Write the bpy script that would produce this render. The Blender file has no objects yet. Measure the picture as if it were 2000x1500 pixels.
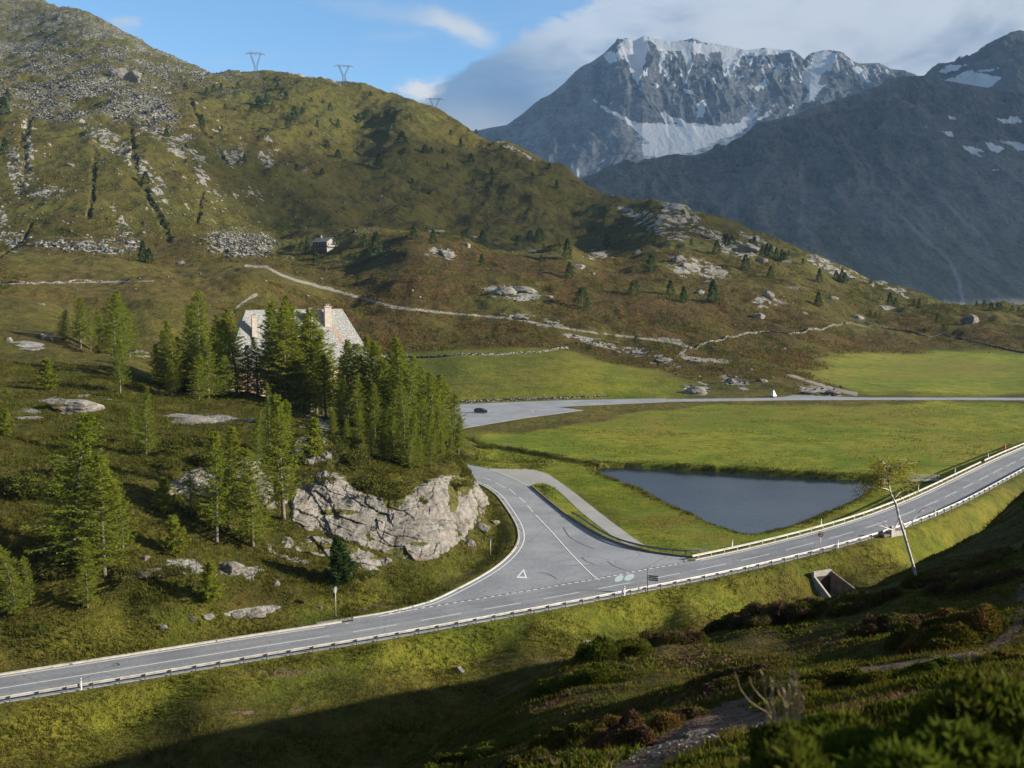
import bpy, bmesh, math, random
import numpy as np
from mathutils import Vector, Matrix, geometry
rng = np.random.default_rng(7); random.seed(7)
SC = bpy.context.scene; COL = SC.collection
R = math.radians
# ------------------------------------------------------------------ camera
FPX, CAMZ = 2100.0, 44.0
PITCH = math.atan(220/FPX)
cam_d = bpy.data.cameras.new('camera'); cam = bpy.data.objects.new('camera', cam_d); COL.objects.link(cam)
cam.location = (0, 0, CAMZ); cam.rotation_euler = (math.pi/2-PITCH, 0, 0)
cam_d.sensor_width = 36; cam_d.lens = 36*FPX/2000; cam_d.clip_start = .3; cam_d.clip_end = 40000
cam_d.dof.use_dof = True; cam_d.dof.focus_distance = 150; cam_d.dof.aperture_fstop = 2.4
SC.camera = cam
# ------------------------------------------------------------------ sun, exposure
SUN_EL, SUN_AZ = R(20), R(97)          # azimuth clockwise from the view direction (+y)
sd = Vector((math.sin(SUN_AZ)*math.cos(SUN_EL), math.cos(SUN_AZ)*math.cos(SUN_EL), math.sin(SUN_EL)))
sl = bpy.data.lights.new('sun', 'SUN'); sl.energy = 4.8; sl.angle = R(.5); sl.color = (1, .925, .80)
so = bpy.data.objects.new('sun', sl); COL.objects.link(so); so.rotation_euler = sd.to_track_quat('Z', 'Y').to_euler()
SC.view_settings.view_transform = 'Standard'; SC.view_settings.look = 'None'
SC.view_settings.exposure = 1.3; SC.view_settings.gamma = 1; SC.view_settings.use_curve_mapping = False
SC.cycles.max_bounces = 6; SC.cycles.diffuse_bounces = 3; SC.cycles.transparent_max_bounces = 12
SC.cycles.transmission_bounces = 4; SC.cycles.volume_bounces = 0; SC.cycles.use_denoising = True
SC.cycles.sample_clamp_indirect = 4

# ------------------------------------------------------------------ node helper
class NT:
    def __init__(s, tree): s.t = tree; s.n = tree.nodes; s.l = tree.links
    def node(s, typ, **kw):
        n = s.n.new(typ)
        for k, v in kw.items(): setattr(n, k, v)
        return n
    def put(s, sock, v):
        if isinstance(v, bpy.types.NodeSocket): s.l.new(v, sock)
        elif v is not None:
            if isinstance(v, (tuple, list)) and sock.type == 'RGBA' and len(v) == 3: v = (*v, 1)
            sock.default_value = v
    def math(s, op, a, b=None, c=None, clamp=False):
        n = s.node('ShaderNodeMath', operation=op, use_clamp=clamp); s.put(n.inputs[0], a)
        if b is not None: s.put(n.inputs[1], b)
        if c is not None: s.put(n.inputs[2], c)
        return n.outputs[0]
    def mix(s, f, a, b, mode='MIX'):
        n = s.node('ShaderNodeMix', data_type='RGBA', blend_type=mode); n.clamp_factor = True
        s.put(n.inputs[0], f); s.put(n.inputs[6], a); s.put(n.inputs[7], b); return n.outputs[2]
    def ramp(s, v, lo, hi, a=0., b=1.):
        n = s.node('ShaderNodeMapRange'); n.clamp = True; n.interpolation_type = 'SMOOTHSTEP'
        s.put(n.inputs[0], v)
        for i, x in zip((1, 2, 3, 4), (lo, hi, a, b)): s.put(n.inputs[i], x)
        return n.outputs[0]
    def noise(s, vec, scale, detail=4, rough=.55, dist=0., typ=None):
        n = s.node('ShaderNodeTexNoise'); s.put(n.inputs['Vector'], vec); s.put(n.inputs['Scale'], scale)
        n.inputs['Detail'].default_value = detail; n.inputs['Roughness'].default_value = rough; n.inputs['Distortion'].default_value = dist
        return n.outputs[0]
    def voro(s, vec, scale, feat='F1', out=0):
        n = s.node('ShaderNodeTexVoronoi', feature=feat); s.put(n.inputs['Vector'], vec); s.put(n.inputs['Scale'], scale); return n.outputs[out]
    def pos(s):
        return s.node('ShaderNodeNewGeometry').outputs['Position']
    def vscale(s, v, sc):
        n = s.node('ShaderNodeMapping'); s.put(n.inputs[0], v); n.inputs['Scale'].default_value = sc; return n.outputs[0]
    def vrot(s, v, rot, sc):
        n = s.node('ShaderNodeMapping'); s.put(n.inputs[0], v); n.inputs['Rotation'].default_value = rot; n.inputs['Scale'].default_value = sc; return n.outputs[0]
    def attr(s, name):
        n = s.node('ShaderNodeAttribute'); n.attribute_name = name
        q = s.node('ShaderNodeSeparateColor'); s.l.new(n.outputs['Color'], q.inputs[0]); return q.outputs[0], q.outputs[1], q.outputs[2]
    def bump(s, h, strength=.5, dist=.1, normal=None):
        n = s.node('ShaderNodeBump'); s.put(n.inputs['Height'], h); n.inputs['Strength'].default_value = strength
        n.inputs['Distance'].default_value = dist
        if normal is not None: s.l.new(normal, n.inputs['Normal'])
        return n.outputs[0]

def material(name, col=None, rough=.8, metal=0., spec=.3):
    m = bpy.data.materials.new(name); m.use_nodes = True; T = NT(m.node_tree)
    b = T.n['Principled BSDF']; b.inputs['Roughness'].default_value = rough; b.inputs['Metallic'].default_value = metal
    b.inputs['Specular IOR Level'].default_value = spec
    if col: b.inputs['Base Color'].default_value = (*col, 1)
    T.b = b; m['x'] = 0
    return m, T
def vary(name, c1, c2, scale=3, rough=.8, metal=0., spec=.3, bump=0., detail=5, bd=.02, lo=.35, hi=.65):
    """simple two-tone weathered material in object space"""
    m, T = material(name, None, rough, metal, spec)
    tc = T.node('ShaderNodeTexCoord').outputs['Object']
    n = T.noise(tc, scale, detail, .6)
    T.put(T.b.inputs['Base Color'], T.mix(T.ramp(n, lo, hi), c1, c2))
    if bump: T.put(T.b.inputs['Normal'], T.bump(T.noise(tc, scale*4, 5, .65), bump, bd))
    return m

# ------------------------------------------------------------------ sky with clouds (world, by direction only)
W = bpy.data.worlds.new('World'); SC.world = W; W.use_nodes = True
T = NT(W.node_tree); bg = T.n['Background']; bg.inputs['Strength'].default_value = .088
sky = T.node('ShaderNodeTexSky', sky_type='NISHITA', sun_disc=False, sun_elevation=SUN_EL, sun_rotation=SUN_AZ, altitude=2000,
             air_density=1.0, dust_density=.6, ozone_density=1.5)
gen = T.node('ShaderNodeTexCoord').outputs['Generated']
sx = T.node('ShaderNodeSeparateXYZ'); T.l.new(gen, sx.inputs[0])
DX, DY, DZ = sx.outputs
az = T.math('ARCTAN2', DX, DY)                       # compass angle from the view axis
el = T.math('ARCSINE', DZ)
cv = T.node('ShaderNodeCombineXYZ'); T.put(cv.inputs[0], az); T.put(cv.inputs[1], T.math('MULTIPLY', el, 2.2)); T.put(cv.inputs[2], 0.)
cvec = cv.outputs[0]
n1 = T.noise(cvec, 6, 8, .6, .4); n2 = T.noise(cvec, 17, 8, .62, .6); n3 = T.noise(T.vscale(cvec, (1, 3, 1)), 5, 7, .6, .8)
azn = T.math('ADD', az, T.math('MULTIPLY', T.math('SUBTRACT', n2, .5), .06)); eln = T.math('ADD', el, T.math('MULTIPLY', T.math('SUBTRACT', n1, .5), .05))
def ell(a0, e0, ra, re, rot=0., soft=.6):
    a = T.math('SUBTRACT', azn, a0); e = T.math('SUBTRACT', eln, e0)
    ca, sa = math.cos(rot), math.sin(rot)
    p = T.math('ADD', T.math('MULTIPLY', a, ca/ra), T.math('MULTIPLY', e, sa/ra))
    q = T.math('SUBTRACT', T.math('MULTIPLY', e, ca/re), T.math('MULTIPLY', a, sa/re))
    d = T.math('SQRT', T.math('ADD', T.math('MULTIPLY', p, p), T.math('MULTIPLY', q, q)))
    return T.ramp(d, 1-soft, 1+soft, 1, 0)
def AE(u, v):
    return math.atan2(u-1000, FPX), math.atan2(530-v, math.hypot(FPX, u-1000))
# main grey bank: everything right of a slanting edge (800,190)-(960,95)-(1180,20)-(1400,-60)
a1, e1 = AE(852, 178); a2, e2 = AE(1165, 15)
ln = math.hypot(a2-a1, e2-e1); nx, ny = (e2-e1)/ln, -(a2-a1)/ln
sdl = T.math('ADD', T.math('MULTIPLY', T.math('SUBTRACT', azn, a1), nx), T.math('MULTIPLY', T.math('SUBTRACT', eln, e1), ny))
bank = T.ramp(T.math('ADD', sdl, T.math('MULTIPLY', T.math('SUBTRACT', n2, .5), .03)), -.004, .012)
skyc = T.mix(1., sky.outputs[0], (.74, .97, 1.09), 'MULTIPLY')
# thin cirrus veils over the blue
veil = T.math('MULTIPLY', T.ramp(n3, .50, .78), .30)
c = T.mix(veil, skyc, (2.9, 3.3, 3.8))
# bank colour: blue grey, paler near the skyline on the left and in billows towards the top right
pale = T.math('MULTIPLY', T.ramp(el, .165, .125), T.ramp(az, .05, -.03))
tr = T.math('MULTIPLY', T.ramp(T.math('ADD', az, T.math('MULTIPLY', el, 1.1)), .17, .31), T.ramp(T.math('ADD', T.math('MULTIPLY', n1, .6), T.math('MULTIPLY', n2, .4)), .34, .56))
bcol = T.mix(T.ramp(n2, .25, .75), (.85, 1.48, 2.45), (1.15, 1.85, 2.9))
bcol = T.mix(T.math('MULTIPLY', pale, .8), bcol, (2.3, 2.6, 3.0))
bcol = T.mix(T.math('MULTIPLY', tr, .9), bcol, (3.3, 3.7, 4.2))
a, e = AE(1250, 15); bcol = T.mix(T.math('MULTIPLY', ell(a, e, .11, .022, .25), .6), bcol, (3.2, 3.6, 4.2))
a, e = AE(1480, 80); bcol = T.mix(T.math('MULTIPLY', ell(a, e, .10, .022, 0.), .6), bcol, (3.6, 3.85, 4.2))
a, e = AE(1900, 20); bcol = T.mix(T.math('MULTIPLY', ell(a, e, .08, .02, -.2), .5), bcol, (3.9, 4.1, 4.4))
c = T.mix(bank, c, bcol)
rg = T.math('MULTIPLY', T.ramp(az, .10, .24), T.ramp(el, .12, .18)); bcol2 = T.mix(T.math('MULTIPLY', rg, .65), bcol, T.mix(T.ramp(n1, .3, .6), (2.0, 2.3, 2.75), (3.3, 3.6, 4.05))); c = T.mix(bank, c, bcol2)
# sunlit white wisps
a, e = AE(895, 72); c = T.mix(T.math('MULTIPLY', ell(a, e, .030, .0085, -.33, .7), .85), c, (3.8, 3.95, 4.1))
a, e = AE(790, 40); c = T.mix(T.math('MULTIPLY', ell(a, e, .06, .007, -.12, .9), .30), c, (3.0, 3.3, 3.7))
a, e = AE(832, 183); c = T.mix(T.math('MULTIPLY', ell(a, e, .017, .0060, .15, .75), T.ramp(n2, .36, .52)), c, (4.1, 4.15, 4.2))
a, e = AE(268, 66); c = T.mix(T.math('MULTIPLY', ell(a, e, .007, .006, 0, .8), .6), c, (3.3, 3.45, 3.7))
# unseen sky overhead and behind, dimmed to cut the fill light
fill_cut = T.math('MAXIMUM', T.ramp(el, .30, .65), T.ramp(T.math('ABSOLUTE', az), .7, 1.3))
c = T.mix(T.math('MULTIPLY', fill_cut, T.ramp(n1, .2, .6, .75, 1.)), c, T.mix(1., c, (.68, .61, .56), 'MULTIPLY'))
T.put(bg.inputs['Color'], c)

# ------------------------------------------------------------------ projection and numpy noise
CA, SA = math.cos(PITCH), math.sin(PITCH)
def ray(u, v):
    return (u-1000.0, FPX*CA+(750-v)*SA, -FPX*SA+(750-v)*CA)
def Z(u, v, z):                                     # where the sight line meets the level z
    x, y, w = ray(u, v); k = (z-CAMZ)/w; return (x*k, y*k, z)
def Y(u, v, yy):                                    # the point of the sight line at forward distance yy
    x, y, w = ray(u, v); k = yy/y; return (x*k, yy, CAMZ+w*k)
def proj(x, y, z):
    z = z-CAMZ; d = y*CA-z*SA; h = y*SA+z*CA
    d = np.where(d < .5, .5, d)
    return 1000+FPX*x/d, 750-FPX*h/d
def hsh(ix, iy, seed):
    h = (ix.astype(np.int64)*374761393+iy.astype(np.int64)*668265263+seed*974634777) & 0xffffffff
    h = ((h ^ (h >> 13))*1274126177) & 0xffffffff
    return ((h ^ (h >> 16)) & 0xffffff)/float(0xffffff)
def vn(x, y, seed=0):
    fx, fy = np.floor(x), np.floor(y); tx, ty = x-fx, y-fy
    tx = tx*tx*(3-2*tx); ty = ty*ty*(3-2*ty)
    a, b = hsh(fx, fy, seed), hsh(fx+1, fy, seed); c, d = hsh(fx, fy+1, seed), hsh(fx+1, fy+1, seed)
    return (a+(b-a)*tx)*(1-ty)+(c+(d-c)*tx)*ty
def fbm(x, y, o=4, seed=0, g=.5):
    s = 0; a = 1; n = 0
    for i in range(o):
        s = s+a*(vn(x, y, seed+i*17)-.5)*2; n += a; a *= g
        x, y = x*1.93+y*.41+3.1, y*1.93-x*.41+7.7
    return s/n
def ridged(x, y, o=4, seed=0, g=.55):
    s = 0; a = 1; n = 0
    for i in range(o):
        s = s+a*(1-np.abs(vn(x, y, seed+i*17)-.5)*2); n += a; a *= g
        x, y = x*1.95+y*.35+3.1, y*1.95-x*.35+7.7
    return s/n
def sm(x, lo, hi):
    t = np.clip((x-lo)/(hi-lo), 0, 1); return t*t*(3-2*t)
def cat(pts, step=1.0, closed=False):
    P = np.array(pts, float)
    Q = np.vstack([P[-1], P, P[0], P[1]]) if closed else np.vstack([2*P[0]-P[1], P, 2*P[-1]-P[-2]])
    out = []
    for i in range(1, len(Q)-2):
        p0, p1, p2, p3 = Q[i-1:i+3]; n = max(1, int(np.linalg.norm(p2-p1)/step))
        for t in np.arange(n)/n:
            out.append(.5*((2*p1)+(-p0+p2)*t+(2*p0-5*p1+4*p2-p3)*t*t+(-p0+3*p1-3*p2+p3)*t**3))
    if not closed: out.append(P[-1])
    return np.array(out)
def poly_sdf(x, y, P):
    """signed distance, negative inside; only near points are exact"""
    P = np.asarray(P)[:, :2]; d = np.full(x.shape, 1e18); ins = np.zeros(x.shape, bool)
    for i in range(len(P)):
        a, b = P[i], P[(i+1) % len(P)]; e = b-a; L = max(e@e, 1e-12)
        t = np.clip(((x-a[0])*e[0]+(y-a[1])*e[1])/L, 0, 1)
        d = np.minimum(d, (x-a[0]-t*e[0])**2+(y-a[1]-t*e[1])**2)
        c = ((a[1] > y) != (b[1] > y)) & (x < (b[0]-a[0])*(y-a[1])/((b[1]-a[1]) or 1e-12)+a[0]); ins ^= c
    d = np.sqrt(d); return np.where(ins, -d, d)
def line_dist(x, y, P):
    """distance to a polyline, its height there, and signed side (left +)"""
    P = np.asarray(P); d = np.full(x.shape, 1e18); zz = np.zeros(x.shape); sg = np.ones(x.shape)
    for a, b in zip(P[:-1], P[1:]):
        e = (b-a)[:2]; L = max(e@e, 1e-12); t = np.clip(((x-a[0])*e[0]+(y-a[1])*e[1])/L, 0, 1)
        dx, dy = x-a[0]-t*e[0], y-a[1]-t*e[1]; q = dx*dx+dy*dy; m = q < d
        d = np.where(m, q, d); zz = np.where(m, a[2]+t*(b[2]-a[2]), zz); sg = np.where(m, np.sign(e[0]*dy-e[1]*dx), sg)
    return np.sqrt(d), zz, sg
def near(x, y, P, pad):
    P = np.asarray(P); return (x > P[:, 0].min()-pad) & (x < P[:, 0].max()+pad) & (y > P[:, 1].min()-pad) & (y < P[:, 1].max()+pad)

# ------------------------------------------------------------------ lines of the roads, water and walls
def zroad(u): return 4.2*float(sm(np.float64(u), 1380, 2050))
MC = [Z(u, v, zroad(u)) for u, v in ((0, 1345), (245, 1306), (490, 1266), (646, 1242), (778, 1220), (965, 1187), (1063, 1170), (1255, 1134), (1330, 1120), (1496, 1084), (1680, 1035), (1825, 981), (2000, 894))]
MC = np.array(MC)
d0 = MC[0]-MC[1]; d0 /= np.linalg.norm(d0); d1 = MC[-1]-MC[-2]; d1 /= np.linalg.norm(d1[:2]); d1[2] = 0
MAIN = cat([MC[0]+d0*90+[0, 12, 0], MC[0]+d0*40]+list(MC)+[MC[-1]+d1*60, MC[-1]+d1*170], 2.0)
for _ in range(6): MAIN[1:-1] = (MAIN[:-2]+2*MAIN[1:-1]+MAIN[2:])/4
def offset(P, o):
    P = np.asarray(P); t = np.gradient(P, axis=0); n = np.stack([-t[:, 1], t[:, 0], 0*t[:, 0]], 1); n /= np.linalg.norm(n, axis=1)[:, None]; return P+n*o
KERB = cat([Z(u, v, 0) for u, v in ((845, 900), (880, 918), (916, 936), (948, 951), (972, 968), (994, 997), (1009, 1022), (1015, 1042), (1013, 1060), (1000, 1081), (975, 1104), (940, 1127), (895, 1151), (846, 1174), (790, 1190), (735, 1201), (690, 1208))], 1.0)
JRIGHT = cat([Z(u, v, 0) for u, v in ((1036, 950), (1070, 979), (1115, 1014), (1175, 1049), (1245, 1074), (1300, 1084), (1346, 1089), (1384, 1088.5))], 1.0)
JUNC = list(KERB)+[Z(690, 1225, 0), Z(1000, 1172, 0), Z(1250, 1128, 0), Z(1440, 1087, 0)]+list(JRIGHT[::-1])+[Z(954, 915.5, 0), Z(900, 904, 0), Z(850, 889, 0)]
ISL_UP = [(1040, 945), (1058, 943.5), (1078, 950), (1098, 965), (1140, 1004), (1210, 1056), (1245, 1066)]
LAYBY = list(cat([Z(u, v, 0) for u, v in ((954, 915), (990, 916), (1035, 917), (1065, 924), (1087, 937), (1122, 962), (1175, 1004), (1245, 1056), (1268, 1067))], 1.0))+list(cat([Z(u, v, 0) for u, v in ISL_UP[::-1]], 1.0))+[Z(1036, 950, 0)]
POND = cat([Z(u, v, -1.2) for u, v in ((1170, 930), (1182, 914), (1230, 914), (1330, 919), (1420, 924), (1530, 931), (1640, 937), (1704, 941), (1698, 962), (1665, 984), (1620, 1005), (1560, 1030), (1500, 1047), (1452, 1053), (1418, 1042), (1385, 1030), (1330, 1004), (1285, 982), (1250, 963), (1205, 946))], 1.5, True)
CREEK = np.array([Z(u, v, -.9) for u, v in ((1185, 920), (1140, 909), (1100, 903), (1050, 893), (1000, 885), (950, 877), (915, 872), (880, 868))])
CARZ = .8
CARPARK = [Z(u, v, CARZ) for u, v in ((780, 792), (881, 790), (1000, 785.5), (1087, 782), (1300, 778), (1300, 785), (1087, 794.5), (1140, 801), (1020, 817), (912, 835), (860, 846), (780, 866))]
FAR = cat([Z(u, v, CARZ) for u, v in ((1000, 790), (1150, 785.5), (1300, 782), (1500, 779.5), (1700, 778.5), (2000, 779), (2300, 781))], 6)
PULL = [Z(u, v, CARZ) for u, v in ((1500, 778), (1530, 775), (1550, 771.5), (1600, 773), (1640, 775), (1700, 776.5), (1700, 779), (1500, 780))]
MEADOW = [Z(u, v, 0) for u, v in ((930, 862), (960, 850), (1100, 838), (1200, 815), (1260, 800), (1420, 792), (2500, 790), (2500, 850), (1990, 925), (1850, 990), (1700, 1040), (1560, 1068), (1400, 1080), (1262, 1070), (1150, 985), (1080, 930), (1000, 912), (930, 905))]
FIELD = [Z(u, v, z) for u, v, z in ((1560, 740, 1), (1620, 705, 1), (1700, 690, 1.5), (1830, 687, 1.5), (2500, 690, 2), (2500, 770, .5), (1700, 771, .5))]
LOWF = [Z(u, v, z) for u, v, z in ((800, 790, 2), (800, 700, 9), (1100, 686, 11), (1290, 708, 8), (1340, 745, 4), (1300, 778, 1))]
# ------------------------------------------------------------------ terrain heights
CP = []                                             # control points in the world
def S(u, *vy):
    for v, y in vy: CP.append(Y(u, v, y))
def Wp(*p): CP.extend(p)
# the hill the camera stands on
Wp((0, 0, 42.3), (4, 0, 43.0), (-4, 0, 41.4), (0, -8, 43.8), (20, -6, 46), (-20, -6, 39), (45, 10, 44), (60, 40, 38), (0, -60, 55), (80, -40, 62), (-70, -60, 45), (110, 55, 41), (150, 60, 50), (200, 0, 75), (130, 105, 33), (180, 110, 38), (100, 90, 33), (-60, 0, 30), (-120, 20, 18), (-200, 0, 30), (75, 118, 24), (250, 150, 36), (120, 150, 10))
S(2000, (1500, 5), (1350, 17), (1250, 28), (1150, 42), (1050, 62), (970, 86))
S(1700, (1500, 5.5), (1400, 13), (1300, 25), (1210, 43), (1142, 68))
S(1400, (1500, 9), (1420, 17), (1335, 30), (1275, 44), (1232, 56))
S(1550, (1500, 8), (1410, 15), (1320, 27), (1245, 45), (1205, 58))
S(1650, (1240, 40), (1172, 63))
S(1200, (1500, 13), (1420, 22), (1350, 34), (1290, 49))
S(1000, (1500, 20), (1425, 33), (1362, 50))
S(800, (1500, 38)); Wp((-14, 40, 19), (-25, 40, 14), (-45, 38, 13), (-14, 60, 9), (2, 72, 6), (14, 82, 8))
# foot of the embankment
for u, z, v in ((2300, -1, 990), (2000, -2.5, 1080), (1850, -3.5, 1110), (1620, -4.2, 1175), (1450, -4, 1215), (1300, -3.6, 1240), (1000, -3.6, 1340), (850, -4.2, 1430), (700, -2.4, 1360), (700, -4.5, 1500), (400, -1.6, 1400), (400, -3.5, 1500), (0, -1, 1440), (0, -2.5, 1510), (-500, -1, 1560)): Wp(Z(u, v, z))
Wp((-30, 80, -4.5), (0, 96, -5), (-60, 80, -3.5), (30, 112, -5))
for u, v in ((383, 1309), (0, 1372), (732, 1249), (1021, 1198), (1340, 1140)): Wp(Z(u, v, 0))
for i in range(0, len(MAIN), 14): Wp(tuple(MAIN[i]))
# valley floor
for u, v in ((1100, 985), (1250, 1040), (1350, 1060), (1300, 950), (1500, 1000), (1650, 970), (1250, 880), (1450, 880), (1650, 880), (1850, 880), (2000, 850), (1300, 830), (1500, 810), (1750, 810), (2000, 810), (2400, 820), (2400, 900), (1000, 850), (1150, 850)): Wp(Z(u, v, 0))
for u, v in ((940, 803), (1050, 800), (1200, 782), (1400, 780), (1600, 778), (1800, 778), (2000, 779), (2400, 780), (820, 815)): Wp(Z(u, v, .8))
# knoll on the left with the larches and the cliff
for u, pts in {0: ((1215, 3), (1100, 8), (950, 14), (850, 18), (750, 22), (660, 27)), -400: ((1300, 3), (1100, 10), (900, 18), (750, 24)), 250: ((1190, 3.4), (1100, 7.5), (1000, 12), (900, 15), (800, 19), (740, 21), (700, 22)), 500: ((1170, 2.6), (1080, 6), (1000, 9.5), (900, 14), (830, 17), (800, 17.5), (770, 17), (735, 15)), 640: ((1120, 3), (1065, 5), (980, 9), (900, 14), (845, 15.5)), 700: ((1140, 2), (1090, 3.6)), 760: ((1120, 1.4), (1090, 3), (1000, 7), (965, 9.5), (900, 12), (850, 13)), 850: ((1110, 1), (1000, 6), (920, 10), (880, 11), (850, 9.5)), 900: ((1070, 1), (985, 5), (920, 8.5), (890, 6.5)), 940: ((1010, 1.2), (962, 2.4))}.items():
    for v, z in pts: Wp(Z(u, v, z))
for x, y, z in ((-45, 245, 13), (-70, 290, 12), (-40, 290, 8), (-90, 340, 14), (-45, 340, 4), (-20, 300, 3), (-110, 300, 17), (-60, 380, 12), (-140, 350, 24)): Wp((x, y, z))
# heather hills behind
S(0, (560, 410), (520, 520), (480, 640), (400, 740), (300, 880), (200, 1080), (130, 1340), (60, 1650), (0, 1950), (-60, 2250))
S(-500, (560, 400), (480, 600), (300, 850), (100, 1200), (-100, 1900))
S(300, (620, 380), (560, 460), (520, 560), (500, 640), (450, 720), (400, 790), (300, 930), (200, 1130), (148, 1310))
S(150, (640, 340), (530, 500), (100, 1420), (20, 1850)); Wp(Y(360, 133, 1780), Y(300, 102, 1820), Y(220, 55, 1870), Y(360, 190, 2300), Y(150, 60, 2350))
S(520, (620, 420), (560, 500), (522, 610), (500, 740), (450, 840), (400, 910), (300, 1050), (200, 1250), (152, 1400))
Wp(Y(500, 150, 1550), Y(520, 250, 1900), Y(600, 150, 1460), Y(570, 140, 1440))
S(700, (590, 560), (520, 640), (485, 710), (463, 760), (452, 900), (400, 980), (300, 1150), (220, 1300), (174, 1400)); Wp(Y(720, 300, 1900))
S(800, (196, 1370), (300, 1130), (400, 1000), (452, 920), (455, 700)); Wp(Y(800, 330, 1900))
S(900, (775, 356), (700, 416), (640, 490), (607, 520), (560, 570), (500, 640), (462, 690), (449, 960), (400, 1030), (330, 1150), (247, 1300)); Wp(Y(900, 380, 1800), Y(900, 480, 800))
S(1000, (285, 1250), (350, 1120), (450, 980)); Wp(Y(1000, 500, 800), Y(1000, 430, 1700))
S(1100, (690, 435), (640, 500), (600, 550), (560, 600), (500, 670), (466, 730), (452, 1000), (400, 1080), (333, 1180)); Wp(Y(1100, 520, 840), Y(1100, 450, 1600))
S(1200, (750, 382), (700, 450), (386, 1130), (455, 980)); Wp(Y(1200, 480, 1500))
S(1300, (700, 452), (660, 500), (620, 545), (560, 620), (500, 730), (470, 800), (405, 1060)); Wp(Y(1300, 500, 1400))
S(1400, (760, 388), (475, 830), (432, 980)); Wp(Y(1400, 540, 1300))
S(1500, (755, 394), (735, 420), (700, 480), (640, 570), (580, 660), (520, 770), (470, 930)); Wp(Y(1500, 560, 1250), Y(1500, 800, 1700))
S(1600, (512, 880), (560, 760)); Wp(Y(1600, 620, 1200))
S(1700, (745, 430), (700, 525), (660, 610), (620, 700), (560, 850)); Wp(Y(1700, 680, 1200), Y(1700, 900, 2200))
S(1800, (640, 670), (590, 840)); Wp(Y(1800, 720, 1150))
S(2000, (745, 430), (700, 540), (680, 590), (640, 670), (604, 800)); Wp(Y(2000, 760, 1200), Y(2000, 1100, 2200))
S(2400, (700, 540), (640, 680), (600, 820)); Wp(Y(2400, 760, 1200), (700, 300, 30), (700, -300, 150), (1500, 0, 200), (0, -800, 300), (-600, -300, 150), (-600, 100, 60), (-1500, 300, 350), (-1500, -800, 400), (1500, -1200, 400), (1500, 2000, -200), (300, 2600, 0), (-500, 2700, 250), (-1800, 2000, 500), (400, 150, 10), (400, 0, 90))
CP = np.array(CP)
def lp(x, y):
    r = np.hypot(x, y)+1e-6; k = np.log1p(r/5)/r; return x*k, y*k
def tps_fit(P):
    X, Yy = lp(P[:, 0], P[:, 1]); n = len(P)
    D = (X[:, None]-X)**2+(Yy[:, None]-Yy)**2; K = .5*D*np.log(D+1e-12)+np.eye(n)*2e-4
    A = np.zeros((n+3, n+3)); A[:n, :n] = K; A[:n, n] = 1; A[:n, n+1] = X; A[:n, n+2] = Yy; A[n:, :n] = A[:n, n:].T
    w = np.linalg.solve(A, np.r_[P[:, 2], 0, 0, 0]); return X, Yy, w
TX, TY, TW = tps_fit(CP)
def base_h(x, y):
    x = np.asarray(x, float); y = np.asarray(y, float); X, Yy = lp(x.ravel(), y.ravel()); o = np.empty(X.size)
    for i in range(0, X.size, 20000):
        s = slice(i, i+20000); D = (X[s, None]-TX)**2+(Yy[s, None]-TY)**2
        o[s] = (.5*D*np.log(D+1e-12))@TW[:-3]+TW[-3]+TW[-2]*X[s]+TW[-1]*Yy[s]
    return o.reshape(x.shape)
def on(x, y, P, pad, f):
    """run f on the points near P only"""
    m = near(x, y, P, pad)
    return m, (f(x[m], y[m]) if m.any() else None)
PATHS = {}
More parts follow.
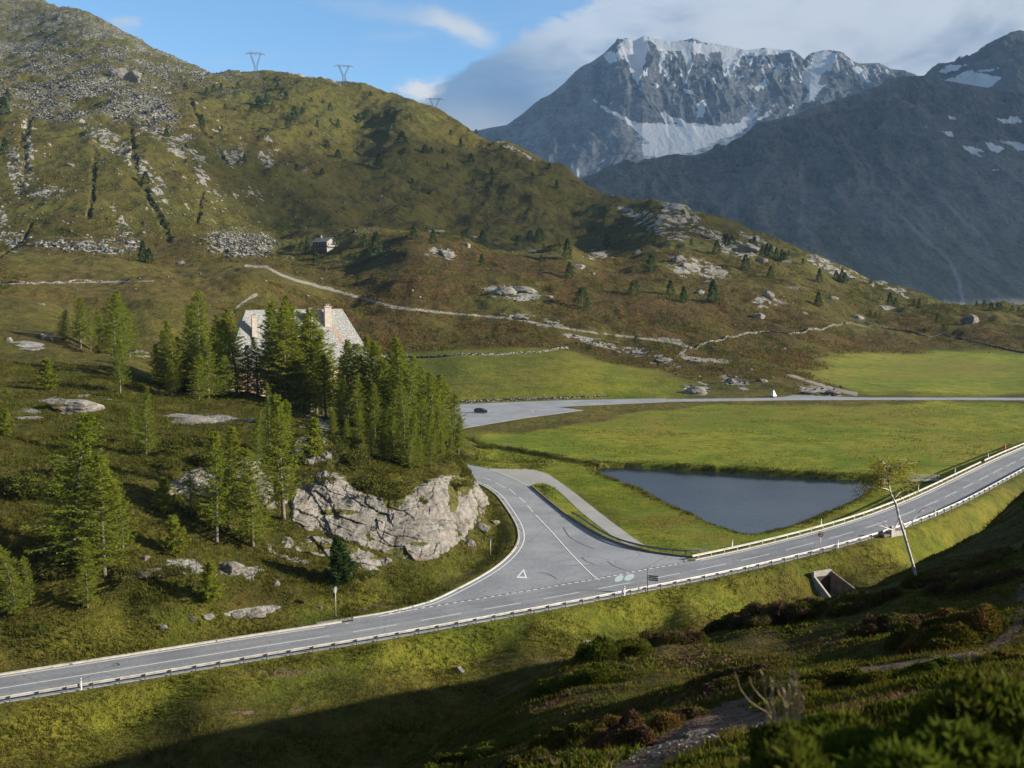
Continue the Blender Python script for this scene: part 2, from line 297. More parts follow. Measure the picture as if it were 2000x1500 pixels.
def H(x, y, b=None, want=False):
    x = np.asarray(x, float); y = np.asarray(y, float); shp = x.shape; x = x.ravel(); y = y.ravel()
    z = base_h(x, y) if b is None else b.ravel().copy()
    r = np.hypot(x, y)
    # natural relief; calm on the valley floor
    calm = np.ones_like(z)
    for P, lo, hi in ((MEADOW, -2, 14), (FIELD, -5, 30), (LOWF, -5, 25)):
        m, d = on(x, y, P, 40, lambda a, c: poly_sdf(a, c, P))
        if d is not None: calm[m] *= sm(d, lo, hi)
    for P, lo, hi in ((MAIN, 7, 26), (FAR, 5, 22)):
        m, d = on(x, y, P, 30, lambda a, c: line_dist(a, c, P)[0])
        if d is not None: calm[m] *= sm(d, lo, hi)
    m, d = on(x, y, CARPARK, 30, lambda a, c: poly_sdf(a, c, CARPARK))
    calm[m] *= sm(d, 2, 25)
    m, d = on(x, y, JUNC, 20, lambda a, c: poly_sdf(a, c, JUNC)); calm[m] *= sm(d, 2, 14)
    nearf = sm(r, 130, 60)
    hil = sm(r, 330, 480)
    z = z+calm*hil*(fbm(x/95, y/95, 2, 3)*(7-3.5*sm(r, 800, 1000))+fbm(x/30, y/30, 4, 5)*4.2*(1+sm(r, 600, 900)*.5)+ridged(x/14, y/14, 3, 9)*1.7+fbm(x/5.5, y/5.5, 2, 10)*.5)
    mt = sm(r, 700, 1000)*calm
    z = z+mt*((ridged((x-.25*y)/60, (y+.2*x)/220, 4, 21)-.55)*9+fbm(x/12, y/12, 3, 8)*1.8)
    kn = (1-hil)*(1-nearf)*calm*sm(x, 30, -5)
    z = z+kn*(fbm(x/17, y/17, 4, 31)*1.7+ridged(x/5, y/5, 3, 33)*.45)
    hb = sm(r, 3, 9)*nearf*sm(y, -20, 2)
    z = z+hb*calm*(fbm(x/7.5, y/7.5, 3, 41)*.8+fbm(x/2.1, y/2.1, 3, 43)*.28)*sm(r, 4, 22)
    z = z+fbm(x/3.1, y/3.1, 3, 47)*.10*(calm*.9+.1)*(sm(r, 2, 15))
    # flat meadow, far road and car park
    m, d = on(x, y, MEADOW, 30, lambda a, c: poly_sdf(a, c, MEADOW))
    w = sm(d, 12, -6); z[m] = z[m]*(1-w)+w*(fbm(x[m]/25, y[m]/25, 3, 51)*.35)
    m, (d, zz, sg) = on(x, y, FAR, 30, lambda a, c: line_dist(a, c, FAR))
    w = sm(d, 11, 5.0); z[m] = z[m]*(1-w)+w*(zz-.10); z[m] -= .15*(d < 3)
    for P in (CARPARK, PULL):
        m, d = on(x, y, P, 20, lambda a, c: poly_sdf(a, c, P)); w = sm(d, 9, .8); z[m] = z[m]*(1-w)+w*(CARZ-.08); z[m] -= .15*(d < -1)
    # junction, lay-by and main road
    for P, hi in ((JUNC, 6), (LAYBY, 5)):
        m, d = on(x, y, P, 15, lambda a, c: poly_sdf(a, c, P)); w = sm(d, hi, .8); z[m] = z[m]*(1-w)+w*(-.03); z[m] -= .22*(d < -.5)
    m, (d, zz, sg) = on(x, y, MAIN, 30, lambda a, c: line_dist(a, c, MAIN))
    w = sm(d, 9.5, 4.9); z[m] = z[m]*(1-w)+w*(zz-.06); z[m] -= .22*(d < 3.2)
    # pond and creek
    m, d = on(x, y, POND, 12, lambda a, c: poly_sdf(a, c, POND))
    dn = d+fbm(x[m]/2.2, y[m]/2.2, 2, 61)*.5
    z[m] = np.where(dn < 0, -1.25-.9*sm(-dn, 0, 2), np.minimum(z[m], -1.2+(z[m]+1.2)*sm(dn, -.1, 1.0)+.0))
    m, (d, zz, sg) = on(x, y, CREEK, 8, lambda a, c: line_dist(a, c, CREEK))
    dn = d+fbm(x[m]/3, y[m]/3, 2, 63)*.9; z[m] -= 1.15*sm(dn, 2.0, .7)
    # cutting of the underpass
    m, d = on(x, y, CUT, 3, lambda a, c: poly_sdf(a, c, CUT)); z[m] = np.where(d < .25, np.minimum(z[m], CUTZ-.3), z[m])
    return z.reshape(shp)
# underpass mouth: two wing walls fall away from the head wall
UP_A, UP_B, UP_C, UP_D = Z(1587, 1118, -1.0), Z(1616, 1110, -.7), Z(1664, 1146, -2.4), Z(1625, 1168, -4.0)
CUTZ = -4.4
ax = np.array([UP_B[0]-UP_A[0], UP_B[1]-UP_A[1]]); ax /= np.linalg.norm(ax); out_ = np.array([ax[1], -ax[0]])
CUT = [(UP_A[0], UP_A[1]), (UP_B[0], UP_B[1]), (UP_B[0]+out_[0]*9+ax[0]*1.5, UP_B[1]+out_[1]*9+ax[1]*1.5), (UP_A[0]+out_[0]*9-ax[0]*.3, UP_A[1]+out_[1]*9-ax[1]*.3)]

# ------------------------------------------------------------------ polar ground mesh
def rows(*seg):
    o = []
    for a, b, n in seg: o.append(np.exp(np.linspace(math.log(a), math.log(b), n, endpoint=False)))
    return np.concatenate(o+[[seg[-1][1]]])
SPLIT = 700.
rr = rows((.8, 90, 260), (90, 250, 430), (250, 560, 260), (560, SPLIT, 60), (SPLIT, 1600, 400), (1600, 2900, 90))
th = np.concatenate([np.linspace(-180, -30, 90, endpoint=False), np.linspace(-30, 30, 1150, endpoint=False), np.linspace(30, 180, 90, endpoint=False)])*math.pi/180
RR, TH = np.meshgrid(rr, th, indexing='ij'); GX, GY = RR*np.sin(TH), RR*np.cos(TH)
# the smooth base is evaluated coarsely and refined
def base_grid():
    ir = np.unique(np.r_[np.arange(0, len(rr), 5), len(rr)-1]); it = np.unique(np.r_[np.arange(0, len(th), 5), len(th)-1])
    b = base_h(GX[np.ix_(ir, it)], GY[np.ix_(ir, it)])
    b1 = np.stack([np.interp(np.log(rr), np.log(rr[ir]), b[:, j]) for j in range(b.shape[1])], 1)
    j = np.clip(np.searchsorted(th, th)*0+np.searchsorted(th[it], th, side='right')-1, 0, len(it)-2); f = ((th-th[it][j])/(th[it][j+1]-th[it][j]))
    return b1[:, j]*(1-f)+b1[:, j+1]*f
GZ = H(GX, GY, base_grid())

def grid_mesh(name, X, Yy, Zz, wrap=False, uvs=None):
    nr, nc = X.shape; co = np.stack([X, Yy, Zz], -1).reshape(-1, 3).astype(np.float32)
    i = np.arange(nr-1)[:, None]*nc; j = np.arange(nc if wrap else nc-1)[None]; j2 = (j+1) % nc
    q = np.stack([i+j, i+nc+j, i+nc+j2, i+j2], -1).reshape(-1, 4)
    me = bpy.data.meshes.new(name); me.vertices.add(len(co)); me.vertices.foreach_set('co', co.ravel())
    me.loops.add(q.size); me.loops.foreach_set('vertex_index', q.ravel().astype(np.int32))
    me.polygons.add(len(q)); me.polygons.foreach_set('loop_start', np.arange(0, q.size, 4, dtype=np.int32))
    me.update(calc_edges=True); me.polygons.foreach_set('use_smooth', np.ones(len(q), bool))
    ob = bpy.data.objects.new(name, me); COL.objects.link(ob); return ob
def set_attr(me, name, *ch):
    n = ch[0].size; a = np.ones((n, 4), np.float32)
    for k, c in enumerate(ch): a[:, k] = np.clip(c.ravel(), 0, 1)
    at = me.color_attributes.new(name, 'FLOAT_COLOR', 'POINT'); at.data.foreach_set('color', a.ravel())

# surface masks of the ground
PU, PV = proj(GX, GY, GZ)
front = (GY > 1)
def blob(u, v, ru, rv, rot=0., soft=.5):
    c, s = math.cos(rot), math.sin(rot); a = ((PU-u)*c+(PV-v)*s)/ru; b = ((PV-v)*c-(PU-u)*s)/rv
    return sm(np.hypot(a, b), 1+soft, 1-soft)*front
def seg(pts, w, nf=1.5):
    """stripe along a traced line, as wide as w near it"""
    o = np.zeros(PU.shape); U = np.array(pts, float); m = front & (PU > U[:, 0].min()-30) & (PU < U[:, 0].max()+30) & (PV > U[:, 1].min()-30) & (PV < U[:, 1].max()+30)
    P3 = np.c_[U, 0*U[:, 0]]; d = line_dist(PU[m], PV[m], P3)[0]; o[m] = sm(d+fbm(GX[m]/9, GY[m]/9, 4, 77)*w*nf, w*1.3, w*.45); return o
nz = [fbm(GX/s, GY/s, 4, 70+i) for i, s in enumerate((140, 38, 11, 3.2))]
far_ = sm(RR, 640, 800)
slope = np.hypot(*[np.gradient(GZ, axis=0)/np.maximum(np.gradient(RR, axis=0), 1e-3), np.gradient(GZ, axis=1)/np.maximum(np.gradient(TH, axis=1)*RR, 1e-3)])
def inpoly(P, lo, hi):
    o = np.zeros(GX.shape); m = near(GX, GY, P, 45); o[m] = sm(poly_sdf(GX[m], GY[m], P)+(nz[2][m]*5+nz[1][m]*6), hi, lo); return o
mead = np.maximum(inpoly(MEADOW, -1, 4)*(1-sm(GX, -4, -12)), inpoly(FIELD, -12, 8))
lowf = inpoly(LOWF, -3, 8)
# verges: strip of green along the roads
dm = np.full(GX.shape, 99.); m = near(GX, GY, MAIN, 40); dmm, _, sg = line_dist(GX[m], GY[m], MAIN); dm[m] = dmm; side = np.zeros(GX.shape); side[m] = sg
dj = np.full(GX.shape, 99.); m = near(GX, GY, JUNC, 20); dj[m] = poly_sdf(GX[m], GY[m], JUNC)
emb = sm(dm+nz[2]*5, 16, 6)*(side < 0)*sm(GY, 90, 100)
verge = sm(np.minimum(dm-3.8, dj)+nz[2]*2.5, 11, 3)
green = np.clip(mead+emb*.25+verge*.25+lowf*.38+blob(1230, 745, 160, 35)*.3, 0, 1)
heather = sm(RR, 380, 450)*(1-mead)*(1-lowf)*sm(nz[1]+nz[0]*.8, -.75, .15)
heather = np.where(RR < 380, sm(nz[2]*.7+nz[1]*.8, -.1, .5)*(1-green)*.8, heather)
heather *= 1-far_*.45
straw = blob(250, 560, 330, 62)*(RR > 330)*(RR < 720); heather *= 1-straw*.6
heather *= 1-sm(GX, -6, 0)*(side >= 0)*(RR < 380)
hillgreen = far_*sm(nz[0]+.3*nz[1], -.35, .4)
# rock and scree
rock = sm(nz[3]*.8+.6*nz[2]+.5*nz[1]+slope*.7-.5, .42, .62)*far_*.7*sm(GX/np.maximum(GY, 1), -.12, -.24)
for (u, v, ru, rv, ro) in ((250, 300, 95, 16, .75), (205, 275, 45, 14, .6), (290, 350, 60, 8, .9), (350, 290, 60, 14, .45), (330, 262, 60, 12, .2), (455, 305, 22, 24, .9), (400, 350, 60, 9, 1.0), (30, 330, 14, 60, -.2), (55, 300, 10, 70, -.1), (90, 375, 40, 12, 0), (240, 440, 14, 45, -.6), (0, 430, 14, 40, 0), (30, 470, 20, 22, 0), (200, 480, 80, 14, .1), (460, 475, 75, 24, .05), (520, 310, 18, 14, .8), (1195, 370, 30, 12, .3), (590, 143, 45, 7, .15), (640, 150, 35, 7, .5), (1130, 300, 60, 5, .5), (1000, 290, 60, 5, .5), (1290, 440, 60, 20, .4), (1340, 430, 50, 18, .4), (1410, 470, 60, 14, .4), (1700, 545, 90, 12, .35), (1620, 520, 50, 12, .4), (1310, 400, 60, 8, .25), (390, 143, 30, 4, 0), (1240, 420, 35, 10, .4), (1480, 470, 40, 9, .45), (1760, 570, 40, 7, .4)):
    rock = np.maximum(rock, blob(u, v, ru, rv, ro, .55)*sm(nz[2]*.6+nz[3]*1.1, -.15, .22))
for (u, v, ru, rv, ro) in ((1500, 590, 30, 12, 0), (1000, 572, 55, 14, .1), (1040, 625, 60, 9, .2), (1290, 705, 50, 9, .2), (1160, 668, 60, 6, .25), (1360, 760, 26, 14, 0), (1435, 745, 30, 14, .4), (1600, 765, 50, 9, .15), (1175, 498, 30, 10, .2), (1360, 525, 60, 22, .2), (1440, 490, 40, 14, .2), (1250, 690, 60, 8, .2), (865, 495, 26, 12, .2), (500, 1193, 60, 8, -.12), (330, 1218, 20, 5, 0), (140, 790, 90, 18, -.1), (380, 817, 80, 9, 0), (50, 675, 40, 9, .05), (270, 692, 22, 8, 0), (380, 950, 80, 30, -.3), (620, 830, 30, 40, .5), (420, 1110, 90, 22, .1), (1310, 1110, 8, 3, 0), (640, 1085, 110, 24, .15), (1880, 1290, 6, 3, 0)):
    rock = np.maximum(rock, blob(u, v, ru, rv, ro, .6)*sm(nz[2]*.5+nz[3]*1.1, -.2, .2))
scree = np.zeros(PU.shape)
for (u, v, ru, rv, ro) in ((180, 60, 260, 52, .35), (60, 70, 130, 60, .3), (120, 130, 190, 45, .1), (200, 175, 120, 48, .2), (90, 195, 110, 34, .1), (300, 215, 45, 30, .6), (320, 120, 70, 9, .3), (470, 480, 62, 20, 0), (150, 482, 90, 8, .1), (240, 445, 12, 40, -.5)):
    scree = np.maximum(scree, blob(u, v, ru, rv, ro, .5)*sm(nz[1]*.7+nz[2]*.6, -.25, .2)*sm(RR, 600, 680))
gully = np.zeros(PU.shape)
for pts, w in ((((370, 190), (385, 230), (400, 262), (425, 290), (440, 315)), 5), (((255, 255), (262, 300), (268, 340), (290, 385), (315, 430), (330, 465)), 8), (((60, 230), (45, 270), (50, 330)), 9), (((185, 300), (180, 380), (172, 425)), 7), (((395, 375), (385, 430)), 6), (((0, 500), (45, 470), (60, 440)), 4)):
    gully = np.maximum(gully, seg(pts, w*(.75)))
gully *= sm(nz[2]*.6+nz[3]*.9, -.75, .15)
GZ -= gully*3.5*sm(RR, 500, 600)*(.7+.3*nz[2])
path = np.maximum.reduce([seg(((480, 519), (520, 521), (545, 535), (580, 548), (640, 563), (700, 580), (770, 600), (830, 607)), 3.0, .4),
    seg(((830, 607), (905, 614), (1000, 622), (1060, 634), (1130, 645), (1200, 655), (1290, 665)), 2, .5), seg(((1290, 663), (1325, 667), (1340, 678), (1330, 692), (1345, 700), (1420, 707)), 4.5, .5),
    seg(((1540, 732), (1590, 748), (1640, 762), (1672, 770)), 3.6, .5), seg(((0, 555), (60, 553), (200, 551), (300, 548)), 1.2), seg(((450, 612), (475, 590), (500, 575)), 3), seg(((1000, 500), (1060, 494), (1150, 503)), .1)])
path = path*(RR > 250)
trail = np.maximum.reduce([seg(((700, 1192), (760, 1178), (830, 1160), (900, 1130), (950, 1098), (985, 1060), (990, 1020), (975, 985), (955, 960)), 3.2)*(RR > 120)*.8, seg(((200, 1335), (500, 1318), (800, 1300), (1100, 1290)), 7)*sm(nz[2], -.2, .3)*.6*(RR > 95)])
bare = np.maximum.reduce([seg(((1180, 1560), (1290, 1470), (1370, 1425), (1440, 1390), (1500, 1420)), 28), seg(((1370, 1400), (1440, 1375), (1560, 1335), (1700, 1305), (1840, 1290), (1930, 1270)), 10), seg(((1930, 1270), (1985, 1230), (2000, 1150), (2060, 1090)), 11), seg(((1240, 1235), (1300, 1210), (1400, 1190)), 3), blob(1550, 1420, 50, 22)])*(RR < 80)
bare = np.maximum(bare, .8*blob(480, 1392, 30, 4)*(RR > 95)); bare = np.maximum(bare, .8*blob(590, 1382, 30, 5, -.3)*(RR > 95))
bare *= sm(nz[3]+.5*nz[2]+.5*fbm(GX/.6, GY/.6, 3, 99), -.75, -.1)
dpd = np.full(GX.shape, 99.); m = near(GX, GY, POND, 8); dpd[m] = poly_sdf(GX[m], GY[m], POND)
ISL = [Z(u, v, 0) for u, v in ISL_UP]+[tuple(p) for p in JRIGHT[::-1]]; m = near(GX, GY, ISL, 2); green[m] = np.where(poly_sdf(GX[m], GY[m], ISL) < .5, 1, green[m]); heather[m] *= 0
bank_shade = sm(dpd, 1.6, .6)*sm(GZ, .1, -.35)  # pond and stream banks: overgrowth and shade, both painted dark
dcr = np.full(GX.shape, 99.); m = near(GX, GY, CREEK, 8); dcr[m] = line_dist(GX[m], GY[m], CREEK)[0]; bank_shade = np.maximum(bank_shade, sm(dcr+nz[3], 2.2, .9))
ditch = np.maximum.reduce([bank_shade*1.6, seg(((1250, 845), (1380, 848), (1500, 862), (1560, 872), (1700, 884)), 1.6), seg(((1290, 800), (1400, 822), (1560, 862)), 1.5), seg(((1500, 818), (1560, 826), (1680, 850)), 1.4), seg(((1750, 862), (1850, 874), (2000, 884)), 1.5), seg(((1850, 830), (1920, 860), (2000, 862)), 1.5), seg(((1630, 740), (1700, 712), (1740, 695)), 1.6), seg(((1600, 735), (1760, 760)), 1.2)])*sm(nz[2]+nz[3]*.5, -.4, .1)*.7  # ditch lines plus the painted shade of the banks
dry = sm(nz[1]+.5*nz[0], .0, .6)*.8+straw*.55+blob(1330, 1265, 60, 14)*.5+seg(((1620, 1165), (1500, 1200), (1300, 1235), (1000, 1300)), 12)*.5*(RR > 90)+blob(1330, 1030, 90, 22, .3)*.6+blob(1700, 720, 300, 25)*.5
CUTM = np.ones(GX.shape); m = near(GX, GY, CUT, 3); CUTM[m] = sm(poly_sdf(GX[m], GY[m], CUT), .2, .5)
ks = int(np.searchsorted(rr, SPLIT))
grounds = []
for nm, s in (('ground', slice(0, ks+1)), ('hillside', slice(ks, len(rr)))):
    ob = grid_mesh(nm, GX[s], GY[s], GZ[s], True); ob['kind'] = 'structure'
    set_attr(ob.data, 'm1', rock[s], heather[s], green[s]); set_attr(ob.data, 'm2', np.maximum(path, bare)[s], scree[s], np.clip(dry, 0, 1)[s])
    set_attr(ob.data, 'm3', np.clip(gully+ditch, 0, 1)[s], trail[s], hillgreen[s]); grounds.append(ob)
GROUND, HILLSIDE = grounds
GROUND['label'] = 'alpine pasture, meadow and heather slopes around the road junction'; HILLSIDE['label'] = 'grassy rocky mountainside rising behind the heather hills'

def ground_mat():
    m, T = material('alpine_ground', None, .95, 0, .15); P = T.pos()
    rock, hea, grn = T.attr('m1'); bare, scr, dry = T.attr('m2'); gul, trl, hg = T.attr('m3')
    L = T.noise(P, .02, 5, .6); M = T.noise(P, .11, 6, .62); F = T.noise(P, .8, 6, .68); X = T.noise(P, 5, 5, .7)
    VV = T.voro(P, .55); VF = T.voro(P, 3.2)
    mixn = T.math('ADD', T.math('MULTIPLY', M, .5), T.math('MULTIPLY', F, .5))
    g = T.mix(T.ramp(mixn, .38, .62), (.048, .050, .007), (.100, .090, .014))          # rough pasture
    g = T.mix(T.math('MULTIPLY', T.ramp(F, .5, .68), .55), g, (.135, .088, .022))
    g = T.mix(T.math('MULTIPLY', T.ramp(X, .52, .70), .35), g, (.020, .024, .006))
    mg = T.mix(T.ramp(T.math('ADD', T.math('MULTIPLY', L, .5), T.math('MULTIPLY', M, .5)), .40, .60), (.11, .155, .008), (.235, .222, .022))   # mown meadow
    mg = T.mix(T.math('MULTIPLY', T.ramp(T.noise(T.vscale(P, (.6, 1.4, 1)), .45, 7, .75), .47, .60), .7), mg, (.060, .080, .01))
    c = T.mix(grn, g, mg)
    c = T.mix(T.math('MULTIPLY', dry, T.ramp(M, .35, .65, .1, .75)), c, (.155, .112, .028))
    # heather: rusty brown broken by dark green dwarf shrubs
    hn = T.math('ADD', T.math('MULTIPLY', M, .45), T.math('MULTIPLY', F, .55))
    h = T.mix(T.ramp(hn, .44, .62), (.108, .054, .018), (.054, .050, .010))
    h = T.mix(T.math('MULTIPLY', T.ramp(VV, .25, .75), .6), h, (.016, .022, .006))
    h = T.mix(T.math('MULTIPLY', T.ramp(X, .55, .72), .5), h, (.165, .105, .040))
    c = T.mix(T.math('MULTIPLY', hea, T.ramp(T.math('ADD', hn, T.math('MULTIPLY', L, .3)), .45, .72, .65, 1.)), c, h)
    c = T.mix(T.math('MULTIPLY', hg, T.ramp(F, .3, .6, .35, .8)), c, T.mix(T.ramp(hn, .42, .6), (.042, .050, .008), (.098, .092, .016)))
    # scree and rock
    vc = T.node('ShaderNodeTexVoronoi', feature='F1'); T.put(vc.inputs['Vector'], P); vc.inputs['Scale'].default_value = .35
    vs = T.node('ShaderNodeSeparateColor'); T.l.new(vc.outputs['Color'], vs.inputs[0])
    rk = T.mix(T.ramp(F, .3, .7), (.20, .195, .18), (.33, .315, .285)); rk = T.mix(T.math('MULTIPLY', T.ramp(M, .5, .7), .5), rk, (.15, .13, .10))
    rk = T.mix(T.ramp(T.noise(T.vrot(P, (.5, .3, .6), (.3, .3, 3.5)), 1, 5, .6), .56, .66), rk, (.10, .09, .075))
    sc = T.mix(vs.outputs[0], (.12, .125, .115), (.30, .305, .285)); sc = T.mix(T.ramp(T.math('ADD', vc.outputs['Distance'], T.math('MULTIPLY', F, .6)), .75, 1.05), sc, (.06, .055, .035))
    c = T.mix(T.math('MULTIPLY', scr, T.ramp(T.math('ADD', M, T.math('MULTIPLY', F, .5)), .55, .8, .95, .55)), c, sc)
    c = T.mix(T.ramp(T.math('ADD', rock, T.math('MULTIPLY', T.math('SUBTRACT', F, .5), .7)), .38, .55), c, rk)
    c = T.mix(T.math('MULTIPLY', T.ramp(T.math('ADD', gul, T.math('MULTIPLY', T.math('SUBTRACT', F, .5), .9)), .3, .9), .55), c, (.025, .024, .014))  # gullies, ditches and the painted bank shade
    pc = T.mix(T.ramp(X, .3, .7), (.125, .070, .046), (.20, .145, .11)); pc = T.mix(T.math('MULTIPLY', T.ramp(F, .45, .6), .5), pc, (.085, .042, .024))
    py = T.node('ShaderNodeSeparateXYZ'); T.l.new(P, py.inputs[0])
    pc = T.mix(T.ramp(py.outputs[1], 100, 200), pc, (.24, .22, .185))
    c = T.mix(T.ramp(T.math('ADD', bare, T.math('MULTIPLY', T.math('SUBTRACT', X, .5), .5)), .35, .6), c, pc)
    c = T.mix(T.ramp(T.math('ADD', trl, T.math('MULTIPLY', T.math('SUBTRACT', X, .5), .6)), .35, .7, 0, .85), c, (.12, .085, .05))
    T.put(T.b.inputs['Base Color'], c)
    hh = T.math('ADD', T.math('MULTIPLY', F, 1.0), T.math('ADD', T.math('MULTIPLY', X, .28), T.math('MULTIPLY', VF, .12)))
    b1 = T.bump(hh, .9, .9)
    b2 = T.node('ShaderNodeBump'); T.put(b2.inputs['Height'], M); b2.inputs['Distance'].default_value = 3.5; T.put(b2.inputs['Strength'], T.math('SUBTRACT', .75, T.math('MULTIPLY', grn, .65))); T.l.new(b1, b2.inputs['Normal'])
    # the mown meadow is smoother
    mxn = T.node('ShaderNodeMix', data_type='VECTOR'); T.put(mxn.inputs[0], T.math('MULTIPLY', grn, .6)); T.l.new(b2.outputs[0], mxn.inputs[4]); T.l.new(T.node('ShaderNodeNewGeometry').outputs['Normal'], mxn.inputs[5])
    T.l.new(mxn.outputs[1], T.b.inputs['Normal'])
    return m
gm = ground_mat()
for g in grounds: g.data.materials.append(gm)

# ------------------------------------------------------------------ far mountains, each its own height sheet
def interp_line(pts, t):
    p = np.array(pts, float); return np.interp(t, p[:, 0], p[:, 1])
def massif(name, crest, foot_v, yf, yc, cols, nr, rib, seed, back=1500, curve=1.25, calmp=()):
    """crest: (u, v) skyline; yf / yc forward distances of foot and crest"""
    us = np.linspace(crest[0][0], crest[-1][0], cols); vc = interp_line(crest, us)
    s = np.concatenate([np.linspace(0, 1, nr), 1+np.linspace(0, 1, 14)[1:]])
    ycu = interp_line(yc, us) if isinstance(yc, list) else np.full(cols, float(yc)); yfu = interp_line(yf, us) if isinstance(yf, list) else np.full(cols, float(yf))
    X = np.zeros((len(s), cols)); Yy = X.copy(); Zz = X.copy()
    xc, _, zc = [np.array(q) for q in zip(*[Y(u, v, y) for u, v, y in zip(us, vc, ycu)])]
    fv = interp_line(foot_v, us) if isinstance(foot_v, list) else np.full(cols, float(foot_v))
    xf, _, zf = [np.array(q) for q in zip(*[Y(u, v, y) for u, v, y in zip(us, fv, yfu)])]
    for i, q in enumerate(s):
        if q <= 1:
            Yy[i] = yfu+(ycu-yfu)*q; X[i] = (us-1000)/FPX*Yy[i]; Zz[i] = zf+(zc-zf)*q**curve
        else:
            Yy[i] = ycu+(q-1)*back; X[i] = (us-1000)/FPX*Yy[i]; Zz[i] = zc-(q-1)*back*.8
    sx = s[:, None]*np.ones(cols)
    amp = np.clip(sx, 0, 1)*np.clip((1.0-sx)*9, .0, 1)*np.where(sx > 1, 0, 1)
    amp = amp*.8+.2*np.clip(sx*3, 0, 1)*np.clip((1-sx)*40, 0, 1)
    wx = X+fbm(X/rib/2, Yy/rib/2, 3, seed+5)*rib*.9
    d = (ridged(wx/rib, Yy/rib/3.2, 5, seed, .6)-.55)*rib*.78+(ridged(wx/rib*3.1, Yy/rib*1.3, 4, seed+3, .6)-.5)*rib*.2+fbm(X/rib*6, Yy/rib*6, 4, seed+9)*rib*.1
    u_, v_ = proj(X, Yy, Zz)
    for P in calmp: amp = amp*(1-.85*sm(poly_sdf(u_, v_, P), 8, -6))
    Zz += d*amp
    ob = grid_mesh(name, X, Yy, Zz); ob['kind'] = 'structure'; return ob, X, Yy, Zz
CR_A = [(900, 262), (960, 249), (990, 244), (1020, 222), (1045, 200), (1075, 183), (1100, 162), (1120, 140), (1135, 128), (1150, 122), (1175, 104), (1190, 88), (1205, 76), (1222, 74), (1232, 80), (1250, 70), (1265, 74), (1300, 82), (1330, 78), (1345, 74), (1360, 82), (1400, 88), (1430, 94), (1450, 98), (1480, 93), (1520, 98), (1532, 96), (1548, 108), (1556, 117), (1568, 104), (1592, 98), (1612, 98), (1632, 106), (1650, 120), (1662, 124), (1700, 123), (1722, 135), (1745, 137), (1775, 148), (1810, 170), (1900, 190), (2060, 215)]
FA, AX, AY, AZ = massif('distant_mountain', CR_A, 420, 6200, 9000, 760, 420, 420, 101, calmp=([(1225, 240), (1300, 243), (1400, 246), (1470, 212), (1475, 262), (1400, 300), (1255, 315)], [(1205, 80), (1262, 76), (1255, 150), (1235, 150)], [(1585, 100), (1630, 105), (1610, 190), (1566, 200)], [(1270, 78), (1450, 92), (1430, 130), (1300, 112)]))
CR_B = [(1000, 400), (1120, 352), (1150, 342), (1200, 326), (1250, 316), (1300, 302), (1350, 303), (1400, 292), (1440, 268), (1470, 240), (1500, 234), (1540, 225), (1580, 208), (1625, 193), (1660, 183), (1680, 175), (1700, 168), (1715, 155), (1750, 148), (1775, 149), (1800, 155), (1830, 158), (1900, 170), (2200, 215)]
CR_C = [(1700, 200), (1760, 168), (1786, 152), (1800, 138), (1820, 128), (1850, 119), (1880, 108), (1905, 93), (1925, 78), (1945, 65), (1965, 62), (1985, 66), (2010, 82), (2060, 100), (2150, 90), (2300, 140)]
FB, BX, BY, BZ = massif('dark_mountain', CR_B, 640, 2500, [(1000, 3600), (1500, 4200), (1800, 4700), (2200, 4700)], 700, 420, 230, 203, 1200, 1.1)
FC, CX, CY, CZ = massif('craggy_mountain', CR_C, 330, [(1700, 4600), (2300, 4300)], 6300, 380, 260, 260, 307, 1500, 1.0)
def pmask(X, Yy, Zz, polys, seed, nsc, rough=7):
    frag = fbm(X/nsc*3.2, Zz/nsc*1.4, 4, seed+21)*rough*.9
    U, V = proj(X, Yy, Zz); n1 = fbm(X/nsc, Zz/nsc, 4, seed)*rough; n2 = fbm(X/nsc*.8+50, Zz/nsc*.8, 4, seed+9)*rough
    o = np.zeros(U.shape)
    for P in polys:
        m = near(U, V, P, 14); o[m] = np.maximum(o[m], sm(poly_sdf(U[m]+n1[m], V[m]+n2[m], P)+frag[m], 1.2, -1.2))
    return o
